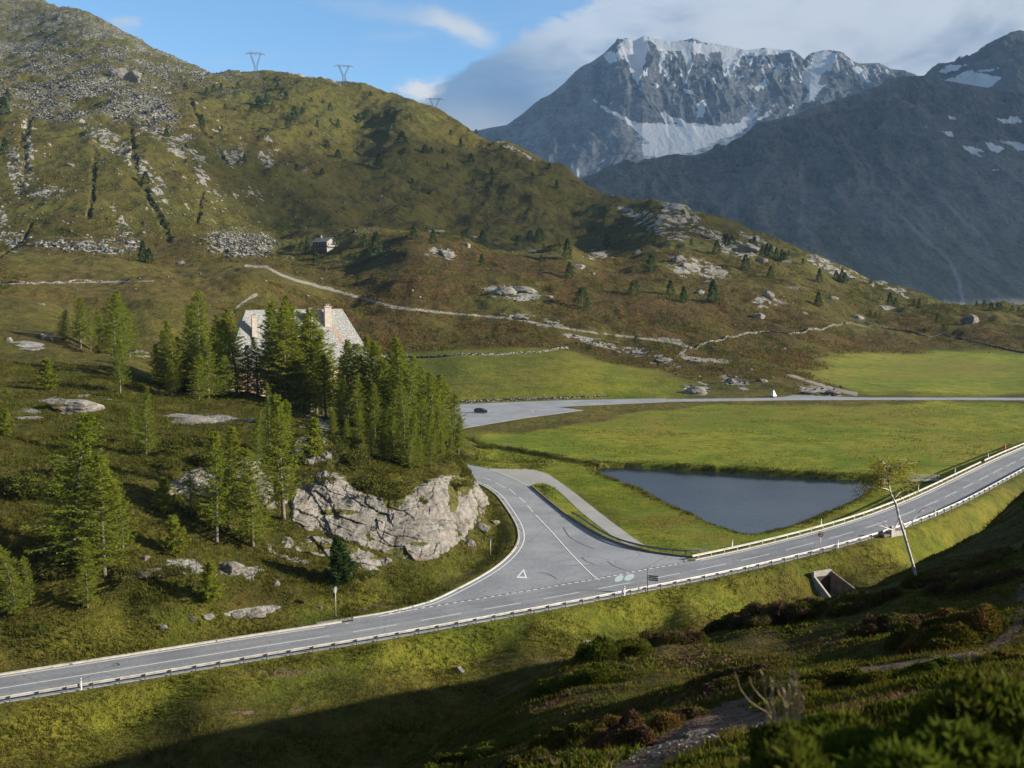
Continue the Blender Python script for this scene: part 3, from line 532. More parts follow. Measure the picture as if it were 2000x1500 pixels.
SNOW_A = [[(1200, 110), (1215, 78), (1250, 68), (1268, 74), (1264, 100), (1258, 135), (1247, 162), (1238, 150), (1228, 125)], [(1180, 108), (1200, 98), (1205, 118), (1190, 125)],
    [(1262, 72), (1330, 78), (1400, 86), (1480, 92), (1545, 98), (1545, 106), (1500, 106), (1455, 110), (1400, 100), (1370, 106), (1330, 98), (1285, 98)],
    [(1328, 92), (1350, 92), (1352, 130), (1345, 148), (1338, 125)], [(1290, 92), (1305, 95), (1296, 128), (1290, 138)], [(1408, 92), (1455, 100), (1448, 120), (1432, 140), (1425, 165), (1416, 150), (1412, 120)], [(1375, 95), (1388, 98), (1382, 125)],
    [(1592, 99), (1622, 103), (1630, 122), (1625, 132), (1608, 140), (1600, 165), (1612, 168), (1590, 195), (1566, 202), (1578, 178), (1566, 160), (1564, 142), (1582, 130)],
    [(1668, 131), (1684, 128), (1692, 142), (1695, 150), (1684, 166), (1678, 148)], [(1222, 236), (1260, 238), (1300, 243), (1350, 240), (1400, 246), (1445, 240), (1470, 208), (1478, 215), (1468, 240), (1440, 262), (1400, 272), (1380, 285), (1345, 300), (1300, 306), (1262, 302), (1248, 292), (1268, 280), (1252, 262)],
    [(1155, 190), (1190, 212), (1225, 232), (1240, 242), (1225, 243), (1195, 222)], [(1290, 218), (1330, 232), (1350, 244), (1300, 240)], [(1330, 172), (1355, 178), (1360, 188), (1340, 184)], [(1362, 200), (1380, 196), (1374, 228), (1362, 230)], [(1492, 158), (1500, 165), (1480, 178), (1476, 170)], [(1460, 120), (1470, 112), (1462, 138)], [(1500, 100), (1486, 125), (1490, 106)], [(1505, 212), (1515, 200), (1494, 232), (1470, 240)], [(1548, 200), (1552, 205), (1538, 225)], [(1300, 120), (1310, 150), (1302, 155)], [(1272, 160), (1290, 166), (1282, 172)], [(1330, 145), (1340, 160), (1332, 165)],
    [(1255, 283), (1290, 290), (1300, 305), (1255, 306)], [(1128, 320), (1134, 340), (1129, 345)], [(1185, 308), (1165, 328), (1162, 330)], [(1440, 145), (1452, 150), (1446, 160)], [(1520, 120), (1530, 128), (1522, 140)]]
snA = np.maximum(pmask(AX, AY, AZ, SNOW_A, 11, 60, 5.5), 0)
ridge_sn = sm(fbm(AX/26, AZ/75, 5, 17)*1.2+sm(AZ, 1150, 1850)*.5, .72, .84)*sm(AZ, 1000, 1300)*.8
U_, V_ = proj(AX, AY, AZ); ridge_sn *= (U_ > 1190)&(V_ < 235)
set_attr(FA.data, 'm1', np.maximum(snA, ridge_sn), sm(poly_sdf(U_, V_, [(1245, 262), (1300, 248), (1400, 250), (1462, 235), (1480, 215), (1470, 262), (1400, 300), (1260, 312)])+fbm(AX/60, AZ/60, 4, 71)*14, 5, -5), 0*AX)
SNOW_C = [[(1834, 160), (1878, 146), (1890, 139), (1920, 145), (1955, 152), (1935, 170), (1912, 180), (1880, 184), (1858, 190), (1845, 172)], [(1832, 138), (1850, 129), (1889, 127), (1875, 135), (1845, 142)], [(1905, 138), (1950, 132), (1930, 141)], [(1912, 85), (1926, 88), (1918, 94)], [(1872, 113), (1884, 109), (1878, 115)], [(1868, 203), (1898, 206), (1880, 211)], [(1915, 185), (1940, 188), (1930, 191)], [(1948, 235), (1990, 230), (1995, 240), (1960, 243)]]
SNOW_B = [[(1880, 287), (1912, 288), (1922, 296), (1905, 298), (1916, 309), (1895, 300)], [(1926, 278), (1962, 290), (1945, 298), (1934, 292)], [(1955, 275), (2000, 280), (2010, 292), (1990, 295), (1975, 284)], [(1830, 255), (1860, 258), (1868, 275), (1850, 265)], [(1800, 243), (1815, 250), (1806, 252)], [(1852, 228), (1868, 235), (1860, 236)], [(1930, 327), (1950, 330), (1942, 332)], [(1948, 232), (1990, 228), (1996, 240), (1960, 242)]]
set_attr(FC.data, 'm1', pmask(CX, CY, CZ, SNOW_C, 12, 50, 5), 0*CX, 0*CX)
UB, VB = proj(BX, BY, BZ)
def strk(pts, w):
    o = np.zeros(UB.shape); U = np.array(pts, float); m = near(UB, VB, U, 40); o[m] = sm(line_dist(UB[m]+fbm(BX[m]/40, BZ[m]/40, 3, 5)*4, VB[m], np.c_[U, 0*U[:, 0]])[0], w*1.5, w*.4); return o
streak = np.maximum.reduce([strk(((1760, 420), (1800, 462), (1830, 485), (1855, 510), (1872, 545), (1880, 595)), 4), strk(((1830, 380), (1880, 430), (1920, 460), (1940, 500)), 4)*.7, strk(((1565, 320), (1570, 400), (1562, 460)), 5)*.6, strk(((1435, 380), (1436, 440)), 4)*.5, strk(((1600, 370), (1655, 400), (1740, 430)), 6)*.35, strk(((1480, 290), (1520, 340), (1600, 370)), 6)*.3])
veg = sm(VB+fbm(BX/120, BZ/120, 4, 8)*60, 390, 500)*.9
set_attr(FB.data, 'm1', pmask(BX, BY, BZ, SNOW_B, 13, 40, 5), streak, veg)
FA['label'] = 'tall glaciated peak under the clouds'; FB['label'] = 'dark scree mountain in cloud shade on the right'; FC['label'] = 'craggy peak with snow patches at the right edge'
def rock_far(name, dark, light, vegc=None, sc=.01):
    m, T = material(name, None, .95, 0, .1); P = T.pos(); sn, a, b = T.attr('m1')
    q = T.vscale(P, (1.7, .45, .38)); n = T.noise(q, sc, 9, .68); f = T.noise(P, sc*7, 7, .7); st = T.noise(T.vrot(P, (0, .35, 0), (.25, .25, 1.6)), sc*2, 6, .6)
    c = T.mix(T.ramp(T.math('ADD', T.math('MULTIPLY', n, .5), T.math('MULTIPLY', f, .5)), .38, .62), dark, light)
    c = T.mix(T.math('MULTIPLY', T.ramp(st, .5, .66), .5), c, tuple(x*.6 for x in dark))
    nn = T.node('ShaderNodeSeparateXYZ'); T.l.new(T.node('ShaderNodeNewGeometry').outputs['Normal'], nn.inputs[0]); c = T.mix(T.math('MULTIPLY', T.ramp(nn.outputs[2], .45, .85), .28), c, light)  # flatter debris paler; lit relief is put into this colour too
    if vegc:
        c = T.mix(T.math('MULTIPLY', b, T.ramp(T.math('ADD', n, T.math('MULTIPLY', f, .4)), .55, .85, .95, .3)), c, vegc)
        c = T.mix(T.math('MULTIPLY', a, T.ramp(f, .3, .7, .4, .9)), c, (.30, .31, .33))
    else:
        c = T.mix(T.math('MULTIPLY', a, .9), c, T.mix(T.ramp(T.noise(T.vscale(P, (1, 1, 3)), .02, 6, .7), .4, .6), (.28, .33, .38), (.76, .80, .84)))
    snc = T.mix(T.ramp(n, .4, .7), (.90, .92, .94), (.78, .81, .85))
    c = T.mix(T.ramp(T.math('ADD', sn, T.math('MULTIPLY', T.math('SUBTRACT', f, .5), .5)), .4, .6), c, snc)
    T.put(T.b.inputs['Base Color'], c)
    T.put(T.b.inputs['Normal'], T.bump(T.math('ADD', n, T.math('MULTIPLY', f, .4)), .9, 40)); return m
FA.data.materials.append(rock_far('far_gneiss', (.065, .08, .105), (.33, .34, .35), None, .006))
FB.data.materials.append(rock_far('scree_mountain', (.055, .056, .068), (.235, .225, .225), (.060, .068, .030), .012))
FC.data.materials.append(rock_far('far_crag', (.07, .082, .10), (.22, .225, .23), None, .008))
# ------------------------------------------------------------------ mesh helpers
LR, LT = np.log(rr), th
def gz(x, y):
    """ground height from the finished grid"""
    x = np.atleast_1d(np.asarray(x, float)); y = np.atleast_1d(np.asarray(y, float)); lr = np.log(np.maximum(np.hypot(x, y), .81)); t = np.arctan2(x, y)
    i = np.clip(np.searchsorted(LR, lr, side='right')-1, 0, len(LR)-2); j = np.clip(np.searchsorted(LT, t, side='right')-1, 0, len(LT)-2)
    a = (lr-LR[i])/(LR[i+1]-LR[i]); b = np.clip((t-LT[j])/(LT[j+1]-LT[j]), 0, 1)
    return (GZ[i, j]*(1-b)+GZ[i, j+1]*b)*(1-a)+(GZ[i+1, j]*(1-b)+GZ[i+1, j+1]*b)*a
def g1(x, y): return float(gz(x, y)[0])
_ys = np.exp(np.linspace(math.log(3), math.log(2600), 3800))
def hit(u, v, ymin=3):
    x, y, w = ray(u, v); k = _ys/y; px, pz = x*k, CAMZ+w*k; ok = (pz < gz(px, _ys)) & (_ys > ymin)
    i = int(np.argmax(ok)) if ok.any() else len(_ys)-1; return (px[i], _ys[i], float(gz(px[i], _ys[i])[0]))
class MB:
    def __init__(s): s.v = []; s.f = []; s.m = []
    def add(s, vs, fs, mi=0):
        o = len(s.v); s.v += [tuple(map(float, p)) for p in vs]; s.f += [tuple(o+i for i in f) for f in fs]; s.m += [mi]*len(fs); return s
    def box(s, c, size, rot=None, mi=0, top=1.):
        vs = []
        for z in (-.5, .5):
            k = top if z > 0 else 1
            for x, y in ((-.5, -.5), (.5, -.5), (.5, .5), (-.5, .5)):
                p = Vector((x*size[0]*k, y*size[1]*k, z*size[2])); p = rot @ p if rot is not None else p; vs.append(p+Vector(c))
        return s.add(vs, [(3, 2, 1, 0), (4, 5, 6, 7), (0, 1, 5, 4), (1, 2, 6, 5), (2, 3, 7, 6), (3, 0, 4, 7)], mi)
    def tube(s, pts, rad, n=6, mi=0, cap=True):
        pts = [Vector(p) for p in pts]; rad = rad if hasattr(rad, '__len__') else [rad]*len(pts); vs = []
        for i, p in enumerate(pts):
            t = (pts[min(i+1, len(pts)-1)]-pts[max(i-1, 0)]).normalized(); a = t.orthogonal().normalized() if i == 0 else (a-t*a.dot(t)).normalized(); b = t.cross(a)
            for k in range(n): q = 2*math.pi*k/n; vs.append(p+(a*math.cos(q)+b*math.sin(q))*rad[i])
        fs = [(i*n+k, i*n+(k+1) % n, (i+1)*n+(k+1) % n, (i+1)*n+k) for i in range(len(pts)-1) for k in range(n)]
        if cap: fs += [tuple(range(n))[::-1], tuple((len(pts)-1)*n+k for k in range(n))]
        return s.add(vs, fs, mi)
    def bar(s, a, b, w, mi=0): return s.tube([a, b], w*.7, 4, mi)
    def sweep(s, P, prof, mi=0, closed=False):
        """prof: (side, up) points carried along the polyline P"""
        P = np.asarray(P, float); t = np.gradient(P, axis=0); n = np.stack([-t[:, 1], t[:, 0]], 1); n /= np.linalg.norm(n, axis=1)[:, None]; vs = []
        for p, q in zip(P, n):
            for a, h in prof: vs.append((p[0]+q[0]*a, p[1]+q[1]*a, p[2]+h))
        k = len(prof); R_ = range(k if closed else k-1)
        return s.add(vs, [(i*k+j, (i+1)*k+j, (i+1)*k+(j+1) % k, i*k+(j+1) % k) for i in range(len(P)-1) for j in R_], mi)
    def build(s, name, mats, parent=None, smooth=False, loc=None):
        me = bpy.data.meshes.new(name); me.from_pydata(s.v, [], s.f)
        for m in (mats if isinstance(mats, (list, tuple)) else [mats]): me.materials.append(m)
        me.polygons.foreach_set('material_index', np.array(s.m, np.int32))
        if smooth: me.polygons.foreach_set('use_smooth', np.ones(len(s.f), bool))
        me.update(); ob = bpy.data.objects.new(name, me); COL.objects.link(ob)
        if parent is not None: ob.parent = parent
        if loc is not None: ob.location = loc
        return ob
def np_mesh(name, co, tris, mats, parent=None, smooth=False, mi=None):
    me = bpy.data.meshes.new(name); co = np.asarray(co, np.float32); tris = np.asarray(tris, np.int32); k = tris.shape[1]
    me.vertices.add(len(co)); me.vertices.foreach_set('co', co.ravel()); me.loops.add(tris.size); me.loops.foreach_set('vertex_index', tris.ravel())
    me.polygons.add(len(tris)); me.polygons.foreach_set('loop_start', np.arange(0, tris.size, k, dtype=np.int32)); me.update(calc_edges=True)
    for m in (mats if isinstance(mats, (list, tuple)) else [mats]): me.materials.append(m)
    if mi is not None: me.polygons.foreach_set('material_index', mi.astype(np.int32))
    if smooth: me.polygons.foreach_set('use_smooth', np.ones(len(tris), bool))
    ob = bpy.data.objects.new(name, me); COL.objects.link(ob); ob.parent = parent; return ob
def tag(o, label, cat=None, group=None, kind=None):
    o['label'] = label
    if cat: o['category'] = cat
    if group: o['group'] = group
    if kind: o['kind'] = kind
    return o
def thing(name, label, cat, loc=(0, 0, 0), rz=0, group=None):
    o = bpy.data.objects.new(name, None); COL.objects.link(o); o.location = loc; o.rotation_euler.z = rz; o.empty_display_size = .2
    return tag(o, label, cat, group)
def dup(root, loc, rz=0, sc=1., label=None, group=None):
    r = root.copy(); COL.objects.link(r); r.location = loc; r.rotation_euler = (0, 0, rz); r.scale = (sc,)*3 if not hasattr(sc, '__len__') else sc
    if label: r['label'] = label
    if group: r['group'] = group
    for ch in KIDS.get(root.name, list(root.children)):
        c = ch.copy(); COL.objects.link(c); c.parent = r
        for g in ch.children:
            d = g.copy(); COL.objects.link(d); d.parent = c
    return r
KIDS = {}
def rotz(a): return Matrix.Rotation(a, 3, 'Z')
def structure(o, label=None): o['kind'] = 'structure'; (o.__setitem__('label', label) if label else None); return o

# ------------------------------------------------------------------ road surfaces
def asphalt(name, c1, c2, patch=.5):
    m, T = material(name, None, .82, 0, .35); P = T.pos(); a = T.noise(P, .12, 5, .6); b = T.noise(P, 2.2, 5, .7); x = T.noise(P, 14, 3, .7)
    c = T.mix(T.ramp(T.math('ADD', T.math('MULTIPLY', a, .5), T.math('MULTIPLY', b, .5)), .40, .60), c1, c2)
    wr, _w1, _w2 = T.attr('wear'); c = T.mix(T.math('MULTIPLY', wr, .28), c, tuple(q*.62 for q in c1))
    c = T.mix(T.math('MULTIPLY', T.ramp(x, .5, .75), .25), c, tuple(q*.7 for q in c1))
    vo = T.node('ShaderNodeTexVoronoi', feature='DISTANCE_TO_EDGE'); T.put(vo.inputs['Vector'], T.mix(.25, P, T.node('ShaderNodeTexNoise').outputs[1])); T.put(vo.inputs['Vector'], P); vo.inputs['Scale'].default_value = .11
    crack = T.math('MULTIPLY', T.ramp(T.math('ADD', vo.outputs[0], T.math('MULTIPLY', T.math('SUBTRACT', b, .5), .02)), .009, .002), T.ramp(a, .44, .52))
    c = T.mix(T.math('MULTIPLY', crack, patch), c, (.06, .06, .06))
    T.put(T.b.inputs['Base Color'], c); T.put(T.b.inputs['Normal'], T.bump(x, .35, .02)); return m
M = {}
M['asph'] = asphalt('asphalt_old', (.195, .202, .215), (.29, .295, .308))
M['asph2'] = asphalt('asphalt_main', (.180, .184, .192), (.262, .264, .272), .3)
M['asph3'] = asphalt('asphalt_layby', (.27, .26, .24), (.35, .335, .31), .2)
M['asph4'] = asphalt('asphalt_far', (.205, .212, .225), (.29, .297, .31), .3)
M['line'] = vary('road_paint', (.78, .78, .76), (.58, .58, .56), 6, .6)
M['linef'] = vary('road_paint_worn', (.50, .58, .56), (.36, .42, .42), 9, .7)
M['kerb'] = vary('kerb_granite', (.50, .47, .41), (.38, .35, .30), 1.5, .85)
M['conc'] = vary('concrete', (.42, .40, .36), (.30, .27, .24), .8, .9, bump=.3)
M['kerb_shaded'] = vary('kerb_stone_shaded', (.13, .115, .10), (.20, .175, .15), 2, .9)  # tone darkened to paint the kerb face that lies in shade
M['steel'] = vary('weathered_steel', (.52, .50, .47), (.38, .36, .33), 1.2, .5, .35, .5)
M['steel2'] = vary('grey_steel', (.16, .17, .18), (.24, .25, .26), 2, .5, .5)
M['railw'] = vary('pale_rail', (.50, .48, .42), (.38, .36, .31), .7, .55, .1)
M['post'] = vary('post_rust', (.20, .17, .14), (.12, .10, .085), 4, .6, .4)
M['white'] = vary('white_plastic', (.82, .82, .82), (.70, .70, .69), 5, .5)
M['black'] = vary('black_band', (.02, .02, .02), (.035, .035, .035), 5, .5)
M['red'] = vary('sign_red', (.50, .02, .03), (.40, .02, .03), 5, .45)
M['gravel'] = vary('verge_gravel', (.34, .32, .29), (.16, .15, .13), 3.5, .95, bump=.6, bd=.05)
M['tar'] = vary('tar_seam', (.05, .05, .05), (.09, .09, .09), 3, .7)

def sheet(name, P, z, mat, skirt=.18):
    P = [Vector((p[0], p[1], z)) for p in P]; tr = geometry.tessellate_polygon([P]); b = MB()
    tr = [t if ((P[t[1]]-P[t[0]]).cross(P[t[2]]-P[t[0]])).z > 0 else t[::-1] for t in tr]; b.add(P, tr)
    n = len(P); o = len(b.v); b.v += [(p.x, p.y, z-skirt) for p in P]; b.f += [(i, (i+1) % n, o+(i+1) % n, o+i) for i in range(n)]; b.m += [0]*n
    return b.build(name, mat)
structure(sheet('junction_road', JUNC, 0, M['asph']), 'wide grey side road flaring into the main road')
structure(sheet('layby', LAYBY, .006, M['asph3']), 'pale worn lay-by lane beside the grass island')
structure(sheet('car_park', CARPARK, CARZ, M['asph4']), 'grey asphalt car park below the stone wall')
structure(sheet('road_shoulder', PULL, CARZ+.004, M['asph4']), 'widened shoulder of the far road')
offs = [4.15, 4.05, 3.3, 2.9, 2.45, 1.9, 1.35, .9, .5, 0, -.5, -.9, -1.35, -1.9, -2.45, -2.9, -3.4, -4.15, -4.3]
b = MB(); b.sweep(MAIN, [(a, -.18 if abs(a) > 4.1 and a != -4.15 else .008+.022*(1-abs(a)/4.15)) for a in offs]); mr = b.build('main_road', M['asph2'], smooth=False); structure(mr, 'two lane pass road crossing the picture')
wv_ = np.array([1. if abs(abs(a)-2.9) < .05 or abs(abs(a)-.9) < .05 else .5 if abs(abs(a)-2.45) < .05 or abs(abs(a)-1.35) < .05 else 0. for a in offs]); set_attr(mr.data, 'wear', np.tile(wv_, len(MAIN)), np.zeros(len(MAIN)*len(offs)), np.zeros(len(MAIN)*len(offs)))
b = MB(); b.sweep(FAR, ((3.4, -.2), (3.3, .008), (-3.3, .008), (-3.4, -.2))); structure(b.build('far_road', M['asph4']), 'pale straight road across the valley floor')
def stop_mask(P, lo, hi):
    U, _ = proj(P[:, 0], P[:, 1], P[:, 2]); return P[(U > lo) & (U < hi)]
def dense(P, st=.25):
    P = np.asarray(P); d = np.r_[0, np.cumsum(np.linalg.norm(np.diff(P[:, :2], axis=0), axis=1))]; s = np.arange(0, d[-1], st); return np.stack([np.interp(s, d, P[:, k]) for k in range(3)], 1), s
MD, MS = dense(MAIN); MU, _ = proj(MD[:, 0], MD[:, 1], MD[:, 2])
su = lambda u: float(np.interp(u, MU, MS))            # arc position of the place seen at column u
def piece(s0, s1, off=0.): 
    k = (MS >= s0) & (MS <= s1); return offset(MD[k], off) if k.sum() > 2 else None
mk = MB()
def stripe(b, P, w, h=.036):
    if P is not None: b.sweep(P, ((w/2, h), (-w/2, h)))
stripe(mk, piece(0, su(646)), .16); s = su(688)
while s < MS[-1]-10: stripe(mk, piece(s, s+6), .15); s += 9.05
stripe(mk, piece(0, su(652), 3.55), .17, .016); stripe(mk, piece(su(1400), MS[-1], 3.55), .16, .016); stripe(mk, piece(su(690), su(701), 3.55), .17, .016)
structure(mk.build('road_marking', M['line']), 'centre dashes and white edge lines of the main road')
# junction: give-way teeth, centre line, edge line, triangle, worn ovals
mk = MB(); GL = cat([Z(u, v, 0) for u, v in ((752, 1201), (1000, 1160), (1157, 1133), (1273, 1111), (1350, 1098), (1440, 1080))], .25)
seam = MB(); seam.sweep(offset(GL, .42), ((.07, .036), (-.07, .036)))
GD, GS = dense(GL, .1); tt = np.gradient(GD, axis=0); s = .4
while s < GS[-1]-1:
    i = int(np.searchsorted(GS, s)); p, t = GD[i], tt[i]/np.linalg.norm(tt[i]); n = np.array([-t[1], t[0], 0]); p = p+np.array([0, 0, .038])
    U, _ = proj(*p[:, None]); U = U[0]
    if U < 1000: q = [p, p+t*.75+n*.0, p+t*.55+n*.42, p+n*.0]; mk.add([p, p+t*.78, p+t*.6+n*.42], [(0, 1, 2)])
    else: mk.add([p, p+t*.7, p+t*.7+n*.28, p+n*.28], [(0, 1, 2, 3)])
    s += 1.14
CL = [(858, 897), (905, 918), (906, 918), (914, 922), (943, 932), (958, 938), (968, 943), (986, 952.5), (995, 955), (1007, 966), (1014, 971), (1026, 982), (1030, 987), (1041, 1000)]
for i in range(0, len(CL), 2):
    stripe(mk, np.array([Z(*CL[i], 0), tuple((np.array(Z(*CL[i], 0))+np.array(Z(*CL[i+1], 0)))/2), Z(*CL[i+1], 0)]), .15, .012)
stripe(mk, cat([Z(u, v, 0) for u, v in ((1046, 1006), (1075, 1036), (1104, 1069), (1134, 1101), (1160, 1126), (1171, 1132.5))], 1), .2, .034)
stripe(mk, offset(KERB, .75)[8:-3], .18, .012)
b2 = cat([Z(u, v, 0) for u, v in ((958, 917), (985, 927), (1010, 938), (1033, 949))], .2); d_, s_ = dense(b2, .1)
for k in range(0, int(s_[-1]/1.0)):
    a = d_[(s_ >= k) & (s_ < k+.55)]; stripe(mk, a, .2, .016)
stripe(mk, cat([Z(u, v, 0) for u, v in ((1300, 1087), (1346, 1092), (1390, 1090.5))], 1), .15, .034)
def tri_ring(px, w):
    P = [np.array(Z(u, v, .0))[:2] for u, v in px]; c = sum(P)/3; Q = [c+(p-c)*w for p in P]; V = [(*p, .012) for p in P]+[(*q, .012) for q in Q]; mk.add(V, [(0, 1, 4, 3), (1, 2, 5, 4), (2, 0, 3, 5)])
tri_ring(((1023, 1111), (1008, 1128.5), (1030, 1129.5)), .58)
structure(mk.build('road_marking', M['line']), 'give way teeth, triangle and lines painted on the side road')
structure(seam.build('tar_seam', M['tar']), 'dark tar seam between the side road and the main road')
ov = MB()
for (u, v, ru, rv) in ((1209, 1130, 9, 6.0), (1229, 1127.5, 10, 6.0)):
    ov.add([(*Z(u+ru*math.cos(a)+rv*.0, v+rv*math.sin(a)-math.cos(a)*3, .04)[:2], .042 if u < 1220 else .045) for a in np.linspace(0, 2*math.pi, 20, endpoint=False)], [tuple(range(20))[::-1]])
structure(ov.build('road_marking', M['linef']), 'two faded pale ovals painted over near the junction')
sk = MB()                                              # tyre marks and tar repairs
for pts in (((1100, 1030), (1112, 1048), (1135, 1062), (1160, 1072)), ((1136, 1088), (1146, 1097), (1162, 1103)), ((1186, 1096), (1200, 1106), (1222, 1114)), ((1049, 1118), (1070, 1121), (1088, 1131)), ((1030, 1057), (1042, 1060)), ((948, 1096), (960, 1098)), ((1330, 1088), (1337, 1098))):
    sk.sweep(cat([Z(u, v, 0) for u, v in pts], .5), ((.09, .010), (-.09, .010)))
sk.tube([Z(u, v, .04) for u, v in ((222, 1297), (230, 1296), (234, 1299), (226, 1300), (216, 1301), (208, 1303))], .06, 3)
structure(sk.build('skid_marks', M['tar']), 'dark tyre marks and tar repairs on the asphalt')
# kerbs
b = MB(); P = offset(KERB, .0); b.sweep(P, ((0, -.12), (-.02, .13), (-.30, .13), (-.32, -.1))); k1 = b.build('kerb', M['kerb']); structure(k1, 'pale granite kerb round the inside of the bend')
b = MB(); b.sweep(piece(0, su(690), 4.15), ((.42, -.1), (.36, .14), (.02, .13), (0, -.12))); structure(b.build('kerb', M['kerb']), 'granite kerb along the upper edge of the main road')
b = MB(); b.sweep(piece(su(1395), MS[-1], 4.15), ((.28, -.1), (.26, .10), (.02, .10), (0, -.12))); structure(b.build('kerb', M['kerb']), 'kerb below the pale guardrail')
b = MB(); b.sweep(JRIGHT, ((.30, -.1), (.28, .30), (.02, .32), (0, -.12))); structure(b.build('kerb', M['kerb_shaded']), 'high kerb along the grass island, its shaded face painted dark')
b = MB(); b.sweep(piece(su(640), su(760), 4.6)+[0, 0, -.02], ((1.0, .03), (0, .03))); structure(b.build('gravel_strip', M['gravel']), 'strip of grey gravel behind the kerb')

# ------------------------------------------------------------------ guardrails
def guardrail(P, label, rail_m, post_m, step, rail_off, group=None, hgt=.75, post_w=.11, face=1):
    D, s = dense(P, .1); o = D[len(D)//2].copy(); t = thing('guardrail', label, 'guardrail', tuple(o), 0, group); Q = D-o; b = MB()
    prof = [(rail_off*face, hgt-.33), ((rail_off+.07)*face, hgt-.28), ((rail_off+.01)*face, hgt-.2), ((rail_off+.01)*face, hgt-.13), ((rail_off+.07)*face, hgt-.06), (rail_off*face, hgt)]
    prof2 = [(p-.012*face, h) for p, h in prof[::-1]]
    b.sweep(Q[::6], prof+prof2, closed=True); b.build('rail', rail_m, t)
    tg = np.gradient(D, axis=0); proto = None; k = 0; x = step*.5
    while x < s[-1] and k < 99:
        i = int(np.searchsorted(s, x)); a = math.atan2(tg[i][1], tg[i][0])
        if proto is None:
            pb = MB(); pb.box((0, 0, hgt/2-.2), (post_w*.9, .02, hgt+.36)); pb.box((0, -.05*face, hgt/2-.2), (post_w*.35, .08, hgt+.36)); pb.box((0, .09*face, hgt-.18), (.10, .20, .14)); proto = pb.build('post', post_m, t); q = proto
        else: q = proto.copy(); COL.objects.link(q); q.parent = t
        q.location = Q[i]+np.array([0, 0, -.03]); q.rotation_euler = (0, 0, a); x += step; k += 1
    return t
guardrail(piece(su(-70), su(2030), -4.45), 'long steel guardrail on brown posts along the near edge of the main road', M['steel'], M['post'], 2.66, .16)
guardrail(piece(su(1392), su(1962), 4.75), 'pale guardrail along the pond side of the main road', M['railw'], M['steel'], 2.66, .12, face=-1)
guardrail(piece(su(1968), su(2120), 4.75), 'short pale guardrail beyond the red post at the right edge', M['railw'], M['steel'], 2.66, .12, face=-1)
JG = cat([Z(u, v, .1) for u, v in ((1117, 1007), (1127, 1011), (1140, 1020), (1160, 1034), (1200, 1056), (1245, 1070), (1290, 1078), (1340, 1082), (1383, 1081))], .5)
guardrail(JG, 'dark curved guardrail around the grass island at the junction', M['steel2'], M['steel2'], 2.0, .12, face=-1)
# ------------------------------------------------------------------ delineators, signs
def delineator():
    t = thing('delineator_post', 'x', 'delineator'); b = MB(); b.box((0, 0, .5), (.13, .09, 1.3), top=.85); b.build('post', M['white'], t)
    b = MB(); b.box((0, 0, .97), (.122, .089, .16)); b.box((0, -.046, .98), (.06, .01, .1), mi=1); b.build('reflector_band', [M['black'], M['white']], t); return t
D0 = delineator(); first = True
for s_, off, lab in ((su(148), -4.45, 'white delineator post on the near guardrail at the far left'), (su(1180), -4.45, 'white delineator post on the near guardrail beside the direction sign'), (su(1594), -4.45, 'white delineator post on the near guardrail above the concrete underpass'), (su(1778), -4.45, 'white delineator post behind the birch trunk'), (su(1479), 5.6, 'small white delineator post at the near tip of the pond'), (su(1655), 5.6, 'small white delineator post between the pond and the pale guardrail'), (su(1852), 5.6, 'small white delineator post beside the footbridge'), (su(1922), 5.6, 'small white delineator post behind the pale guardrail left of the red post'), (su(1984), 5.6, 'small white delineator post right of the red post')):
    i = int(np.searchsorted(MS, s_)); p = offset(MD[i-1:i+2], off)[1]; z = g1(p[0], p[1]); a = math.atan2(*(MD[i+1]-MD[i-1])[1::-1])+math.pi/2
    zz = max(z, MD[i][2]) if off < 0 else z+.1
    if first: D0.location = (p[0], p[1], zz+.2); D0.rotation_euler.z = .4; D0['label'] = lab; D0['group'] = 'white delineator posts along the main road'; first = False
    else: dup(D0, (p[0], p[1], zz+.2), .6, 1, lab, 'white delineator posts along the main road')
def disc(b, c, r, th_, rot, mi=0, n=20):
    vs = []
    for q in (-th_/2, th_/2):
        for k in range(n): a = 2*math.pi*k/n; vs.append(Vector(c)+rot @ Vector((r*math.cos(a), q, r*math.sin(a))))
    b.add(vs, [tuple(range(n)), tuple(range(2*n-1, n-1, -1))]+[(k, n+k, n+(k+1) % n, (k+1) % n) for k in range(n)], mi)
def atrail(u, off):
    i = int(np.searchsorted(MS, su(u))); p = offset(MD[i-1:i+2], off)[1]; return (p[0], p[1], g1(p[0], p[1]))
p = atrail(1556, -5.0); t = thing('speed_limit_sign', 'round red-ringed speed limit sign on a pole above the underpass', 'road sign', p, -.05)
b = MB(); b.tube([(0, 0, -.3), (0, 0, 3.5)], .045, 8); b.build('pole', M['steel'], t, True)
b = MB(); disc(b, (0, -.06, 3.25), .42, .03, Matrix()); pn = b.build('sign_panel', M['red'], t); b = MB(); disc(b, (0, -.08, 3.25), .30, .012, Matrix()); b.build('sign_face', M['white'], pn)
fc = bpy.data.curves.new('sign_digits', 'FONT'); fc.body = '80'; fc.size = .40; fc.align_x = 'CENTER'; fc.align_y = 'CENTER'; fc.extrude = .004; fo = bpy.data.objects.new('sign_digits', fc); COL.objects.link(fo); fo.parent = pn; fo.location = (0, -.095, 3.25); fo.rotation_euler = (math.pi/2, 0, 0); fc.materials.append(M['black'])
bpy.context.view_layer.update(); me_ = bpy.data.meshes.new_from_object(fo); bpy.data.objects.remove(fo); fo = bpy.data.objects.new('sign_digits', me_); COL.objects.link(fo); fo.parent = pn; fo.location = (0, -.095, 3.25); fo.rotation_euler = (math.pi/2, 0, 0)
p = atrail(1219, -5.0); t = thing('direction_sign', 'dark post with small blue-grey direction boards behind the near guardrail', 'road sign', p, 0)
